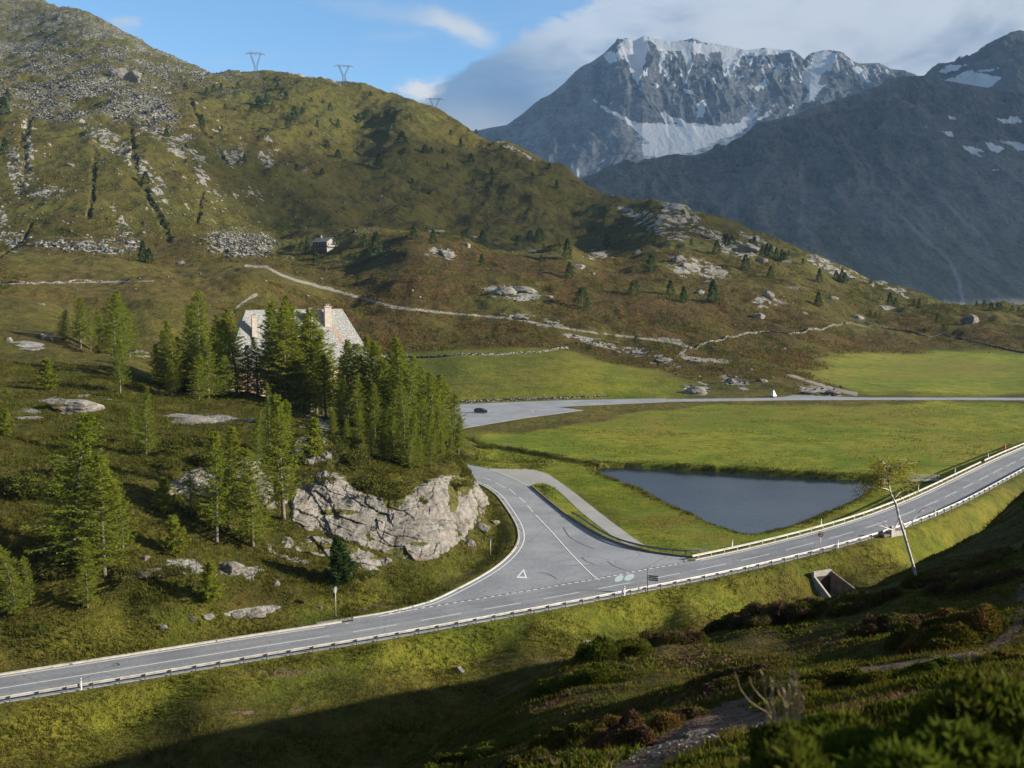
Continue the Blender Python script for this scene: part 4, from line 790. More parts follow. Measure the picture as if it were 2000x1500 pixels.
b = MB(); b.tube([(0, 0, -.3), (0, 0, 3.6)], .07, 8); b.build('pole', M['post'], t, True)
M['blue'] = vary('sign_blue', (.05, .09, .13), (.08, .12, .16), 3, .5)
for k in range(3):
    b = MB(); rz = rotz(-.35); b.box((.75, -.12+.25*-.75, 2.5-k*.27), (1.35, .04, .20), rz); b.box((.75, -.145+.25*-.75, 2.5-k*.27), (1.28, .008, .03), rz, 1); b.build('sign_board', [M['blue'], M['steel']], t)
x, y, z = hit(656, 1206, 100); t = thing('road_sign', 'slim pole with a disc sign turned sideways beside the gravel strip', 'road sign', (x, y, z), 0)
b = MB(); b.tube([(0, 0, -.3), (0, 0, 3.9)], .045, 8); b.build('pole', M['steel'], t, True); b = MB(); disc(b, (0, 0, 3.6), .42, .03, rotz(1.15)); b.build('sign_panel', M['steel2'], t)
x, y, z = hit(958, 1087, 100); t = thing('give_way_sign', 'back of a triangular give way sign on the verge below the cliff', 'road sign', (x, y, z), 0)
b = MB(); b.tube([(0, 0, -.3), (0, 0, 2.7)], .045, 8); b.build('pole', M['steel'], t, True)
b = MB(); b.add([(-.45, .05, 2.85), (.45, .05, 2.85), (0, .05, 2.08), (-.45, .08, 2.85), (.45, .08, 2.85), (0, .08, 2.08)], [(0, 2, 1), (3, 4, 5), (0, 1, 4, 3), (1, 2, 5, 4), (2, 0, 3, 5)]); b.build('sign_panel', M['steel2'], t)
x, y, z = hit(1040, 813, 200); t = thing('information_sign', 'small white sign on a post at the edge of the car park', 'sign', (x, y, CARZ-.05), 0)
b = MB(); b.tube([(0, 0, -.2), (0, 0, 1.5)], .05, 6); b.build('pole', M['post'], t); b = MB(); b.box((0, -.06, 1.35), (.5, .04, .8)); b.build('sign_panel', M['white'], t)
x, y, z = Z(1962, 887, 3.0); z = g1(x, y); t = thing('marker_post', 'tall rusty red post beside the gap in the pale guardrail', 'post', (x, y, z), .5)
b = MB(); b.box((0, 0, 1.0), (.42, .30, 2.6), top=.9); b.box((0, 0, 2.35), (.34, .24, .12), top=.6); M['redpost'] = vary('red_post', (.40, .07, .03), (.28, .06, .03), 3, .6); b.build('body', M['redpost'], t)

# ------------------------------------------------------------------ pond
m, T = material('pond_water', (.012, .020, .028), .06, 0, .5); T.b.inputs['IOR'].default_value = 1.33; P = T.pos()
wv = T.math('ADD', T.math('MULTIPLY', T.noise(T.vscale(P, (1.4, .8, 1)), 2.2, 4, .6), .7), T.math('MULTIPLY', T.noise(P, .5, 3, .5), .3)); T.put(T.b.inputs['Normal'], T.bump(wv, .32, .12)); M['water'] = m
T.put(T.b.inputs['Base Color'], T.mix(T.ramp(T.noise(P, .05, 3), .4, .6), (.010, .018, .028), (.018, .028, .038)))
PB = offset(POND, 0); c_ = POND.mean(0); big = [(c_[0]+(p[0]-c_[0])*1.06, c_[1]+(p[1]-c_[1])*1.06) for p in POND]
structure(sheet('pond', big, -1.22, m, .02), 'dark blue pond beside the main road')
b = MB(); b.sweep(CREEK[1:]+[0, 0, -.12], ((.8, 0), (-.8, 0))); structure(b.build('stream', m), 'narrow dark stream feeding the pond')

# ------------------------------------------------------------------ underpass, trough, footbridge
def wallq(b, pts, thick, nrm, bottom):
    """wall whose top follows pts, going down to the level bottom"""
    n = len(pts); nv = Vector(nrm); a = [Vector(p) for p in pts]; vs = a+[p+nv*thick for p in a]+[Vector((p.x, p.y, bottom)) for p in a]+[Vector((p.x, p.y, bottom))+nv*thick for p in a]
    fs = []
    for i in range(n-1): fs += [(i, i+1, n+i+1, n+i), (i, 2*n+i, 2*n+i+1, i+1), (n+i, n+i+1, 3*n+i+1, 3*n+i)]
    fs += [(0, n, 3*n, 2*n), (n-1, 3*n-1, 4*n-1, 2*n-1)]; b.add(vs, fs)
A, B, C_, D_ = [Vector(q) for q in (UP_A, UP_B, UP_C, UP_D)]
t = thing('underpass', 'concrete underpass mouth with sloping wing walls set in the grassy embankment', 'underpass', (A.x, A.y, CUTZ)); o = Vector(t.location)
axv = Vector((ax[0], ax[1], 0)); onv = Vector((out_[0], out_[1], 0)); M['conc2'] = vary('brown_concrete', (.20, .155, .12), (.115, .085, .065), .9, .9, bump=.3)  # second concrete in a darker, browner tone
b = MB(); wallq(b, [A-o, D_-o, D_-o+onv*2.6+Vector((0, 0, -1.2))], .28, -axv, -.6); b.build('wing_wall', M['conc'], t)
b = MB(); wallq(b, [B-o, C_-o, C_-o+onv*3.0+axv*.5+Vector((0, 0, -1.4))], .28, axv, -.6); b.build('wing_wall', M['conc2'], t)
b = MB(); L = (B-A).length; rzm = rotz(math.atan2(ax[1], ax[0])); mid = (A+B)/2-o
b.box((mid.x+onv.x*.45, mid.y+onv.y*.45, mid.z-.35), (L+.5, .4, .9), rzm); b.build('head_wall', M['conc'], t)
b = MB(); wallq(b, [A-o-onv*.02+Vector((0, 0, -.9)), A-o-onv*9+Vector((0, 0, -.9))], .28, -axv, -.6); wallq(b, [B-o-onv*.02+Vector((0, 0, -.9)), B-o-onv*9+Vector((0, 0, -.9))], .28, axv, -.6); m0 = mid-onv*4.6; b.box((m0.x, m0.y, mid.z-.95), (L+.5, 8.8, .25), rzm); m1 = mid-onv*9; b.box((m1.x, m1.y, 1.0), (L+.5, .2, 4.5), rzm); b.build('passage', M['conc2'], t)
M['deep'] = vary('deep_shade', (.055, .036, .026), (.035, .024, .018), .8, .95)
b = MB(); m2_ = mid+onv*.5; b.box((m2_.x, m2_.y, (mid.z-.75)/2), (L+.3, .3, mid.z-.6), rzm); b.build('opening_shade', M['deep'], t)  # dark panel painted as the shade inside the underpass mouth
b = MB(); m0 = mid+onv*1; b.box((m0.x, m0.y, -.12), (L+3, 19, .2), rzm); b.build('floor', M['conc2'], t)
x, y, z = hit(1748, 1042, 100); t = thing('stone_trough', 'broken concrete trough with an upright block on the embankment behind the birch', 'trough', (x, y, z), .5)
b = MB(); b.box((0, 0, .1), (3.0, 1.9, .9), top=.96); b.box((0, 0, .35), (2.2, 1.2, .5), mi=1); b.build('basin', [M['conc'], M['conc2']], t); b = MB(); b.box((-1.5, -.7, .55), (.8, .6, 1.9), top=.85); b.build('block', M['conc'], t); b = MB(); b.box((-2.6, -.2, .1), (1.6, 1.4, .35), top=.9); b.build('slab', M['conc2'], t)
p = Z(1800, 938, .3); t = thing('footbridge', 'small plank footbridge with railing posts over the pond outlet', 'footbridge', (p[0]+.5, p[1], .15), .12)
b = MB(); b.box((0, 0, .12), (6.4, 1.3, .16)); b.build('deck', M['conc'], t)
for sy in (-.6, .6):
    b = MB()
    for k in range(5): b.box((-2.9+k*1.45, sy, .7), (.09, .09, 1.1))
    b.box((0, sy, 1.2), (6.2, .06, .08)); b.box((0, sy, .75), (6.2, .05, .06)); b.build('railing', M['steel'], t)
# ------------------------------------------------------------------ the big stone-roofed house
def roof_mat():
    m, T = material('stone_slab_roof', None, .85, 0, .2); tc = T.node('ShaderNodeTexCoord').outputs['Object']
    v = T.node('ShaderNodeTexVoronoi'); T.put(v.inputs['Vector'], T.vscale(tc, (1, 1, 1.3))); v.inputs['Scale'].default_value = 2.6; q = T.node('ShaderNodeSeparateColor'); T.l.new(v.outputs['Color'], q.inputs[0])
    c = T.mix(q.outputs[0], (.35, .35, .335), (.47, .465, .44)); c = T.mix(T.ramp(v.outputs['Distance'], .30, .5), c, (.24, .24, .225))
    T.put(T.b.inputs['Base Color'], c); T.put(T.b.inputs['Normal'], T.bump(v.outputs['Distance'], .5, .08)); return m
M['roof'] = roof_mat(); M['rust'] = vary('rust_stain', (.34, .17, .09), (.42, .30, .20), 2, .9)
M['pink'] = vary('pink_plaster', (.62, .40, .30), (.70, .50, .40), .5, .9); M['chim'] = vary('chimney_plaster', (.56, .49, .43), (.46, .39, .34), 1.2, .9)
M['glass'] = vary('window_glass', (.03, .04, .05), (.05, .06, .07), 1, .15, spec=.6); M['frame'] = vary('window_frame', (.62, .60, .55), (.5, .48, .44), 3, .7)
M['wood'] = vary('dark_wood', (.060, .045, .038), (.10, .075, .06), 3, .8); M['plaster'] = vary('white_plaster', (.33, .31, .29), (.22, .205, .19), 1, .9)
M['slate'] = vary('grey_roof', (.20, .18, .155), (.27, .25, .21), 1.5, .85, bump=.4); M['tin'] = vary('chimney_tin', (.6, .6, .6), (.5, .5, .5), 3, .4, .6)
HY = 272.; rp = Y(668, 603, HY+6); lpnt = Y(480, 612, HY-4); ev = Y(727, 682, HY-3)
ang = math.atan2(rp[1]-lpnt[1], rp[0]-lpnt[0]); ux = Vector((math.cos(ang), math.sin(ang), 0)); uy = Vector((-ux.y, ux.x, 0))
Lr = math.hypot(rp[0]-lpnt[0], rp[1]-lpnt[1]); cx = (Vector(rp)+Vector(lpnt))/2; gh = 8.5
t = thing('stone_roofed_house', 'large old pink house with a grey stone slab roof behind the larches', 'house', (cx.x, cx.y, gh), ang)
rh = rp[2]-gh; eh = 12.5; hw = 8.0; hl = Lr/2+6.6; rl = Lr/2
def local(p): q = Vector(p)-Vector((cx.x, cx.y, gh)); return Vector((q.dot(ux), q.dot(uy), q.z))
b = MB(); wl, ww = hl-.8, hw-.8
vs = [(-wl, -ww, -4), (wl, -ww, -4), (wl, ww, -4), (-wl, ww, -4), (-wl, -ww, eh), (wl, -ww, eh), (wl, ww, eh), (-wl, ww, eh)]
b.add(vs, [(0, 1, 5, 4), (1, 2, 6, 5), (2, 3, 7, 6), (3, 0, 4, 7)]); wall = b.build('wall', M['pink'], t)
b = MB(); e0 = eh-.5
vs = [(-hl, -hw, e0), (hl, -hw, e0), (hl, hw, e0), (-hl, hw, e0), (-rl, 0, rh), (rl, 0, rh)]
b.add(vs, [(0, 1, 5, 4), (1, 2, 5), (2, 3, 4, 5), (3, 0, 4)]); b.add([(x, y, z-.35) for x, y, z in vs[:4]], [(3, 2, 1, 0)]); b.add(vs[:4]+[(x, y, z-.35) for x, y, z in vs[:4]], [(0, 4, 5, 1), (1, 5, 6, 2), (2, 6, 7, 3), (3, 7, 4, 0)])
roof = b.build('roof', M['roof'], t)
def roofz(yl): return rh-(rh-e0)*abs(yl)/hw
for (u, v0, v1, w) in ((486, 652, 617, 1.15), (607, 634, 607, 1.2), (645, 632, 600, 1.7)):
    zt = 44-(v1-530)/FPX*(HY-1); q = local(Y(u, v0, HY)); yl = -abs((rh-q.z)/(rh-e0)*hw); yl = max(-5.5, min(-.9, yl)); zt = zt-gh
    b = MB(); b.box((q.x, yl, (roofz(yl)-1+zt)/2), (w, w*.8, zt-roofz(yl)+1)); b.box((q.x, yl, zt+.09), (w*1.2, w, .18)); b.box((q.x, yl, zt+.42), (w*.5, w*.35, .5), mi=1); b.box((q.x, yl, zt+.72), (w*.9, w*.7, .08), mi=1); b.build('chimney', [M['chim'], M['tin']], roof)
b = MB(); q = local(Y(645, 632, HY)); kz = (rh-e0)/hw
for k in range(16):
    yy = -1.6-k*.30; xx = q.x+.4+k*.24+random.uniform(-.12, .2); b.add([(xx-.25-.1*random.random(), yy, roofz(yy)+.03), (xx+.25, yy, roofz(yy)+.03), (xx+.35+random.random()*.3, yy-.34, roofz(yy-.34)+.03), (xx-.15, yy-.34, roofz(yy-.34)+.03)], [(0, 3, 2, 1)])
b.build('rust_streak', M['rust'], roof)
for fl in range(4):
    for k in range(8):
        x = -wl+2.2+k*(2*wl-4.4)/7; z = 1.6+fl*2.9; f = MB(); f.box((x, -ww-.02, z), (1.25, .14, 1.7)); fo_ = f.build('window', M['frame'], t); g = MB(); g.box((x, -ww-.08, z), (1.0, .06, 1.45)); g.build('pane', M['glass'], fo_)
for fl in range(4):
    for k in range(4):
        y_ = -ww+2+k*(2*ww-4)/3; z = 1.6+fl*2.9; f = MB(); f.box((wl+.02, y_, z), (.14, 1.25, 1.7)); fo_ = f.build('window', M['frame'], t); g = MB(); g.box((wl+.08, y_, z), (.06, 1.0, 1.45)); g.build('pane', M['glass'], fo_)
# chalet on the shoulder of the heather hill
x, y, z = Y(634, 486, 745); t = thing('chalet', 'small dark wooden chalet with a pale stone end below the mountainside', 'chalet', (x, y, z-1.2), -.62)
b = MB(); b.add([(-6.5, -4.5, -2), (6.5, -4.5, -2), (6.5, 4.5, -2), (-6.5, 4.5, -2), (-6.5, -4.5, 6), (6.5, -4.5, 6), (6.5, 4.5, 6), (-6.5, 4.5, 6), (-6.5, 0, 8.6), (6.5, 0, 8.6)], [(0, 1, 5, 4), (2, 3, 7, 6), (3, 0, 4, 8, 7)]); b.build('wooden_wall', M['wood'], t)
b = MB(); b.add([(6.5, -4.5, -2), (6.5, 4.5, -2), (6.5, 4.5, 6), (6.5, 0, 8.6), (6.5, -4.5, 6)], [(0, 1, 2, 3, 4)]); b.box((6.7, -4.3, 2), (.5, .6, 8)); b.build('stone_wall', M['plaster'], t)
b = MB()
for sg_ in (-1, 1): b.add([(-7.4, 0, 8.75), (7.6, 0, 8.75), (7.6, sg_*5.5, 5.55), (-7.4, sg_*5.5, 5.55), (-7.4, 0, 8.95), (7.6, 0, 8.95), (7.6, sg_*5.5, 5.75), (-7.4, sg_*5.5, 5.75)], [(0, 1, 2, 3), (4, 5, 6, 7), (2, 6, 7, 3), (1, 5, 6, 2), (0, 4, 7, 3)])
rf = b.build('roof', M['slate'], t); b = MB(); b.box((-2.5, -.6, 9.3), (.9, .9, 2.2)); b.box((-2.5, -.6, 10.45), (1.2, 1.2, .15)); b.build('chimney', M['plaster'], rf)
b = MB(); b.box((7.3, 0, 2.6), (1.5, 8.6, .2)); b.box((8.0, 0, 3.1), (.1, 8.6, 1.0)); b.build('balcony', M['plaster'], t)
for k in range(3):
    b = MB(); b.box((6.62, -2.7+k*2.7, 4.3), (.12, 1.1, 1.3)); f = b.build('window', M['frame'], t); b = MB(); b.box((6.72, -2.7+k*2.7, 4.3), (.08, .9, 1.1)); b.build('pane', M['glass'], f)
for k in range(4):
    for fl in (1.3, 4.1):
        b = MB(); b.box((-4.6+k*3.1, -4.58, fl), (1.1, .12, 1.2)); f = b.build('window', M['frame'], t); b = MB(); b.box((-4.6+k*3.1, -4.66, fl), (.9, .06, 1.0)); b.build('pane', M['glass'], f)
# ------------------------------------------------------------------ white pyramid
x, y, z = Z(1511, 767, 2.2); z = g1(x, y); t = thing('pyramid_monument', 'small white pyramid on a dark red plinth beside the far road', 'monument', (x, y, z), .5)
b = MB(); b.box((0, 0, .05), (2.1, 2.1, .7)); M['dred'] = vary('plinth_red', (.22, .06, .04), (.16, .05, .04), 3, .7); b.build('plinth', M['dred'], t)
b = MB(); b.add([(-.95, -.95, .402), (.95, -.95, .402), (.95, .95, .402), (-.95, .95, .402), (0, 0, 3.0)], [(0, 1, 4), (1, 2, 4), (2, 3, 4), (3, 0, 4), (3, 2, 1, 0)]); b.build('body', M['white'], t); t.scale = (.85, .85, .85)
# ------------------------------------------------------------------ car
def car():
    x, y, z = Z(940, 806.5, CARZ+.01); t = thing('parked_car', 'dark red-black hatchback standing alone on the car park', 'car', (x, y, CARZ+.012), R(-14))
    m, T = material('car_paint', (.035, .012, .014), .22, .4, .6); m2 = vary('tyre', (.02, .02, .02), (.03, .03, .03), 5, .8); m3, _ = material('rim', (.5, .5, .5), .3, .8); m4, _ = material('lamp_glass', (.85, .85, .85), .15, 0, .8); m5, _ = material('tail_lamp', (.4, .01, .01), .2)
    # side profile stations along x: (x, z of belt/top, half width)
    st = [(-2.15, .45, .95, .74), (-2.10, .35, 1.02, .80), (-1.7, .25, 1.02, .86), (-.6, .24, .98, .89), (.6, .24, .95, .89), (1.2, .25, .92, .88), (1.85, .28, .82, .82), (2.15, .38, .68, .70), (2.22, .42, .58, .62)]
    vs = []; n = 8
    for X_, z0, z1, w in st: vs += [(X_, -w*.9, z0), (X_, -w, z0+.15), (X_, -w, (z0+z1)/2+.08), (X_, -w*.93, z1), (X_, w*.93, z1), (X_, w, (z0+z1)/2+.08), (X_, w, z0+.15), (X_, w*.9, z0)]
    fs = [(i*n+k, i*n+(k+1) % n, (i+1)*n+(k+1) % n, (i+1)*n+k) for i in range(len(st)-1) for k in range(n)]+[tuple(range(n))[::-1], tuple((len(st)-1)*n+k for k in range(n))]
    b = MB(); b.add(vs, fs)
    cab = [(-2.02, .98, .80, .78), (-1.75, 1.40, .64, .70), (-.9, 1.50, .62, .68), (.1, 1.47, .62, .68), (.45, 1.38, .64, .70), (1.28, .93, .80, .80)]
    top = [(x_, w2*.93, z_) for x_, z_, w1, w2 in cab]
    roofpts = [(-1.75, 1.40), (-.9, 1.50), (.1, 1.47), (.45, 1.38)]
    vs = []; [vs.extend([(x_, -.63, z_), (x_, .63, z_)]) for x_, z_ in roofpts]; b.add(vs, [(0, 1, 3, 2), (2, 3, 5, 4), (4, 5, 7, 6)])
    for sy in (-1, 1):
        for xa, za, xb, zb in ((-2.02, .98, -1.75, 1.40), (.45, 1.38, 1.28, .93), (-.95, 1.0, -.95, 1.49), (.12, .97, .12, 1.46)): b.bar((xa, sy*(.80 if za < 1.1 else .64), za), (xb, sy*.64, zb), .07)
    b.build('body', m, t)
    g = MB()
    for sy in (-1, 1): g.add([(-2.0, sy*.80, .97), (1.26, sy*.80, .92), (.45, sy*.635, 1.37), (.1, sy*.625, 1.455), (-.9, sy*.625, 1.485), (-1.75, sy*.635, 1.385)], [(0, 1, 2, 3, 4, 5)])
    g.add([(1.27, -.79, .93), (1.27, .79, .93), (.46, .62, 1.375), (.46, -.62, 1.375)], [(0, 1, 2, 3)]); g.add([(-2.01, -.79, .98), (-2.01, .79, .98), (-1.76, .62, 1.39), (-1.76, -.62, 1.39)], [(0, 1, 2, 3)]); g.build('window', M['glass'], t)
    for X_ in (-1.35, 1.35):
        for sy in (-.80, .80):
            w = MB(); disc(w, (X_, sy, .32), .33, .22, Matrix(), n=16); wo = w.build('wheel', m2, t); r_ = MB(); disc(r_, (X_, sy*1.145, .32), .2, .02, Matrix(), n=10); r_.build('rim', m3, wo)
    for sy in (-.55, .55):
        h = MB(); h.box((2.17, sy, .68), (.14, .30, .13)); h.build('headlight', m4, t); h = MB(); h.box((-2.13, sy*1.25, .88), (.1, .18, .18)); h.build('tail_light', m5, t)
    h = MB(); h.box((0, -.93, .32), (2.0, .03, .05)); h.build('sill_trim', m3, t); h = MB(); h.box((2.23, 0, .50), (.03, .5, .11)); h.build('number_plate', M['white'], t)
car()
# ------------------------------------------------------------------ pylons and snow fences
M['lattice'] = vary('pylon_steel', (.11, .13, .15), (.17, .19, .21), .2, .6, .3)
def pylon(H_=35):
    t = thing('pylon', 'x', 'pylon'); b = MB(); w0, w1, zw = 3.6, 1.5, H_*.43; th_ = .36
    c0 = [Vector((sx*w0, sy*w0*.8, 0)) for sx, sy in ((-1, -1), (1, -1), (1, 1), (-1, 1))]; c1 = [Vector((sx*w1, sy*w1*.7, zw)) for sx, sy in ((-1, -1), (1, -1), (1, 1), (-1, 1))]
    for a, c in zip(c0, c1): b.bar(a+Vector((0, 0, -2)), c, th_)
    for k in range(4):
        f0, f1 = k/4, (k+1)/4; P0 = [a.lerp(c, f0) for a, c in zip(c0, c1)]; P1 = [a.lerp(c, f1) for a, c in zip(c0, c1)]
        for i in range(4): b.bar(P0[i], P1[(i+1) % 4], th_*.55); b.bar(P0[(i+1) % 4], P1[i], th_*.55); b.bar(P1[i], P1[(i+1) % 4], th_*.5)
    b.build('lower_tower', M['lattice'], t); zt = H_*.88
    for s_ in (-1, 1):
        b = MB(); A0 = [Vector((s_*w1*1.0, -w1*.7, zw)), Vector((s_*w1*1.0, w1*.7, zw)), Vector((0, 0, zw+1.2))]; A1 = [Vector((s_*6.8, -.6, zt)), Vector((s_*6.8, .6, zt)), Vector((s_*5.2, 0, zt))]
        for a, c in zip(A0, A1): b.bar(a, c, th_*.9)
        for k in range(6):
            P0 = [a.lerp(c, k/6) for a, c in zip(A0, A1)]; P1 = [a.lerp(c, (k+1)/6) for a, c in zip(A0, A1)]
            for i in range(3): b.bar(P0[i], P1[(i+1) % 3], th_*.5)
        b.tube([(s_*6.0, 0, zt), (s_*6.4, 0, H_)], [.25, .1], 4); b.build('tower_arm', M['lattice'], t)
    b = MB(); hw_ = 11.5
    for zz, yy in ((zt, -.7), (zt, .7), (zt+1.5, 0)): b.bar((-hw_ if zz == zt else -9, yy, zz), (hw_ if zz == zt else 9, yy, zz), th_*1.1)
    for k in range(16):
        xa, xb = -hw_+k*hw_/8, -hw_+(k+1)*hw_/8; b.bar((xa, -.7, zt), (xb, 0, zt+1.5 if -9 < xb < 9 else zt), th_*.5); b.bar((xa, .7, zt), (xb, -.7, zt), th_*.5)
    for xx in (-hw_, -3.4, 3.4, hw_) if False else (-hw_+.3, 0, hw_-.3): b.tube([(xx, 0, zt), (xx, 0, zt-2.8)], .16, 4)
    b.build('crossarm', M['lattice'], t); return t
PY = pylon(); KIDS[PY.name] = list(PY.children)
for k, (u, v, vt, yy, lab) in enumerate(((500, 153, 98, 1385, 'leftmost power pylon on the mountain crest'), (672, 166, 124, 1392, 'middle power pylon on the mountain crest'), (849, 222, 189, 1440, 'rightmost power pylon half sunk behind the crest'))):
    x, y, _ = Y(u, v, yy); z = g1(x, y) if k < 2 else Y(u, v+6, yy)[2]; hgt = Y(u, vt, yy)[2]-z; q = PY if k == 0 else dup(PY, (0, 0, 0))
    q.location = (x, y, z); q.rotation_euler.z = (.35, .3, .1)[k]; q.scale = (1, 1, hgt/35); q['label'] = lab; q['group'] = 'power pylons along the crest'
for k, (u0, v0, u1, v1, lab) in enumerate(((874, 230, 893, 238, 'snow fence standing on the crest right of the last pylon'), (968, 302, 980, 310, 'lower snow fence on the slope under the crest'))):
    yy = 1300 if k == 0 else 1240; a = Vector(Y(u0, v0, yy)); c = Vector(Y(u1, v1, yy)); a.z = g1(a.x, a.y); c.z = g1(c.x, c.y); t = thing('snow_fence', lab, 'snow fence', tuple(a)); d = c-a
    b = MB()
    for i in range(9): p = d*i/8; b.bar(p, p+Vector((0, 0, 4.2)), .2); b.bar(p+Vector((0, 0, 3.6)), p+Vector((0, 3, 0)), .15)
    b.build('supports', M['wood'], t); b = MB()
    for h in (1.2, 2.0, 2.8, 3.6): b.bar(Vector((0, -.1, h)), d+Vector((0, -.1, h)), .18)
    b.build('rails', M['wood'], t)
# ------------------------------------------------------------------ dry-stone walls
def stone_mat(name, c1, c2, sc=1.3):
    m, T = material(name, None, .95, 0, .1); P = T.pos(); v = T.node('ShaderNodeTexVoronoi'); T.put(v.inputs['Vector'], T.vscale(P, (1, 1, 1.7))); v.inputs['Scale'].default_value = sc; q = T.node('ShaderNodeSeparateColor'); T.l.new(v.outputs['Color'], q.inputs[0])
    c = T.mix(q.outputs[0], c1, c2); c = T.mix(T.ramp(v.outputs['Distance'], .38, .55), c, (.035, .032, .025)); T.put(T.b.inputs['Base Color'], c); T.put(T.b.inputs['Normal'], T.bump(v.outputs['Distance'], .8, .2)); return m
M['dry'] = stone_mat('dry_stone', (.13, .12, .10), (.34, .32, .28)); M['dryd'] = stone_mat('dry_stone_dark', (.10, .09, .075), (.30, .27, .23))
def drywall(px, label, h=.75, w=.7, ymin=200, mat='dry'):
    P = np.array([hit(u, v, ymin) for u, v in px]); P = cat(P, .6); P[:, 2] = gz(P[:, 0], P[:, 1]); o = P[len(P)//2].copy(); D = P-o; n = len(D); j = lambda s: rng.uniform(-s, s, n)
    t = np.gradient(D, axis=0); nn = np.stack([-t[:, 1], t[:, 0]], 1); nn /= np.linalg.norm(nn, axis=1)[:, None]+1e-9; vs = []
    for a, hh in ((-w/2-.1, -.4), (-w/2, h*.6), (-w*.3, h), (w*.3, h), (w/2, h*.6), (w/2+.1, -.4)):
        q = D.copy(); q[:, :2] += nn*(a+j(.09))[:, None]; q[:, 2] += hh*(1 if hh < 0 else 1)+j(.11); vs.append(q)
    co = np.stack(vs, 1).reshape(-1, 3); k = 6; i = np.arange(n-1)[:, None]*k; c = np.arange(k-1)[None]; f = np.stack([i+c, i+k+c, i+k+c+1, i+c+1], -1).reshape(-1, 4)
    ob = np_mesh('dry_stone_wall', co, f, M[mat]); ob.location = o; tag(ob, label, 'stone wall'); return ob
drywall(((690, 697), (760, 697), (880, 696), (960, 694), (1010, 691), (1060, 688), (1085, 683), (1110, 681)), 'dry stone wall along the top of the sloping pasture')
drywall(((1345, 682), (1372, 674), (1400, 668), (1440, 658), (1480, 651), (1520, 650), (1550, 652), (1590, 644), (1625, 636), (1645, 633)), 'pale winding dry stone wall right of the gravel track', h=.9)
drywall(((1650, 634), (1700, 638), (1760, 647), (1800, 656), (1850, 657), (1900, 668), (1950, 680), (2010, 690)), 'dark dry stone wall behind the far right meadow', mat='dryd')
drywall(((0, 555), (60, 554), (130, 553), (200, 552)), 'low grey wall crossing the slope at the left edge', ymin=300, h=.7)
P = cat([Z(u, v, CARZ) for u, v in ((800, 793), (885, 788.5), (1000, 784), (1100, 780.5), (1190, 777.5))], .7); P = offset(P, .9)
o = P[len(P)//2].copy(); b = MB(); D = P-o
for i in range(len(D)-1):
    for lv in range(2):
        c = (D[i]+D[i+1])/2; q = rng.uniform; b.box((c[0], c[1], .02+lv*.62+q(-.05, .05)), (.78+q(-.1, .1), .7+q(-.15, .15), .60), rotz(math.atan2(D[i+1][1]-D[i][1], D[i+1][0]-D[i][0])))
ob = b.build('retaining_wall', M['dry'], None, loc=tuple(o)); tag(ob, 'low stone retaining wall along the back of the car park', 'stone wall')
# ------------------------------------------------------------------ trees
def leaf_mat(name, c1, c2, c3=None, tr=.42):
    m = bpy.data.materials.new(name); m.use_nodes = True; T = NT(m.node_tree); T.n.remove(T.n['Principled BSDF'])
    n = T.noise(T.pos(), .9, 4, .7); oi = T.node('ShaderNodeObjectInfo').outputs['Random']; c = T.mix(T.ramp(n, .3, .7), c1, c2); c = T.mix(T.math('MULTIPLY', oi, .5), c, c3 or c2)
    d = T.node('ShaderNodeBsdfDiffuse'); t = T.node('ShaderNodeBsdfTranslucent'); T.put(d.inputs[0], c); T.put(t.inputs[0], T.mix(.5, c, (c2[0]*1.4, c2[1]*1.3, c2[2]*.6)))
    x = T.node('ShaderNodeMixShader'); x.inputs[0].default_value = tr; T.l.new(d.outputs[0], x.inputs[1]); T.l.new(t.outputs[0], x.inputs[2]); T.l.new(x.outputs[0], T.n['Material Output'].inputs[0]); return m
M['larch'] = leaf_mat('larch_needles', (.085, .130, .014), (.225, .265, .030), (.24, .235, .034))
M['spruce'] = leaf_mat('spruce_needles', (.025, .055, .015), (.060, .10, .026), (.05, .07, .02), .2)
M['pinef'] = leaf_mat('far_conifer_needles', (.035, .065, .018), (.085, .125, .035), (.05, .08, .03), .2)
M['bark'] = vary('larch_bark', (.11, .09, .075), (.21, .185, .16), 2.5, .9, bump=.6, bd=.05)
def tris_at(P, Dv, L, Wd, r):
    """thin triangles: base at P, pointing along Dv"""
    n = len(P); s = np.cross(Dv, r.normal(size=(n, 3))); s /= np.linalg.norm(s, axis=1)[:, None]+1e-9
    co = np.stack([P-s*Wd[:, None], P+s*Wd[:, None], P+Dv*L[:, None]], 1).reshape(-1, 3); return co
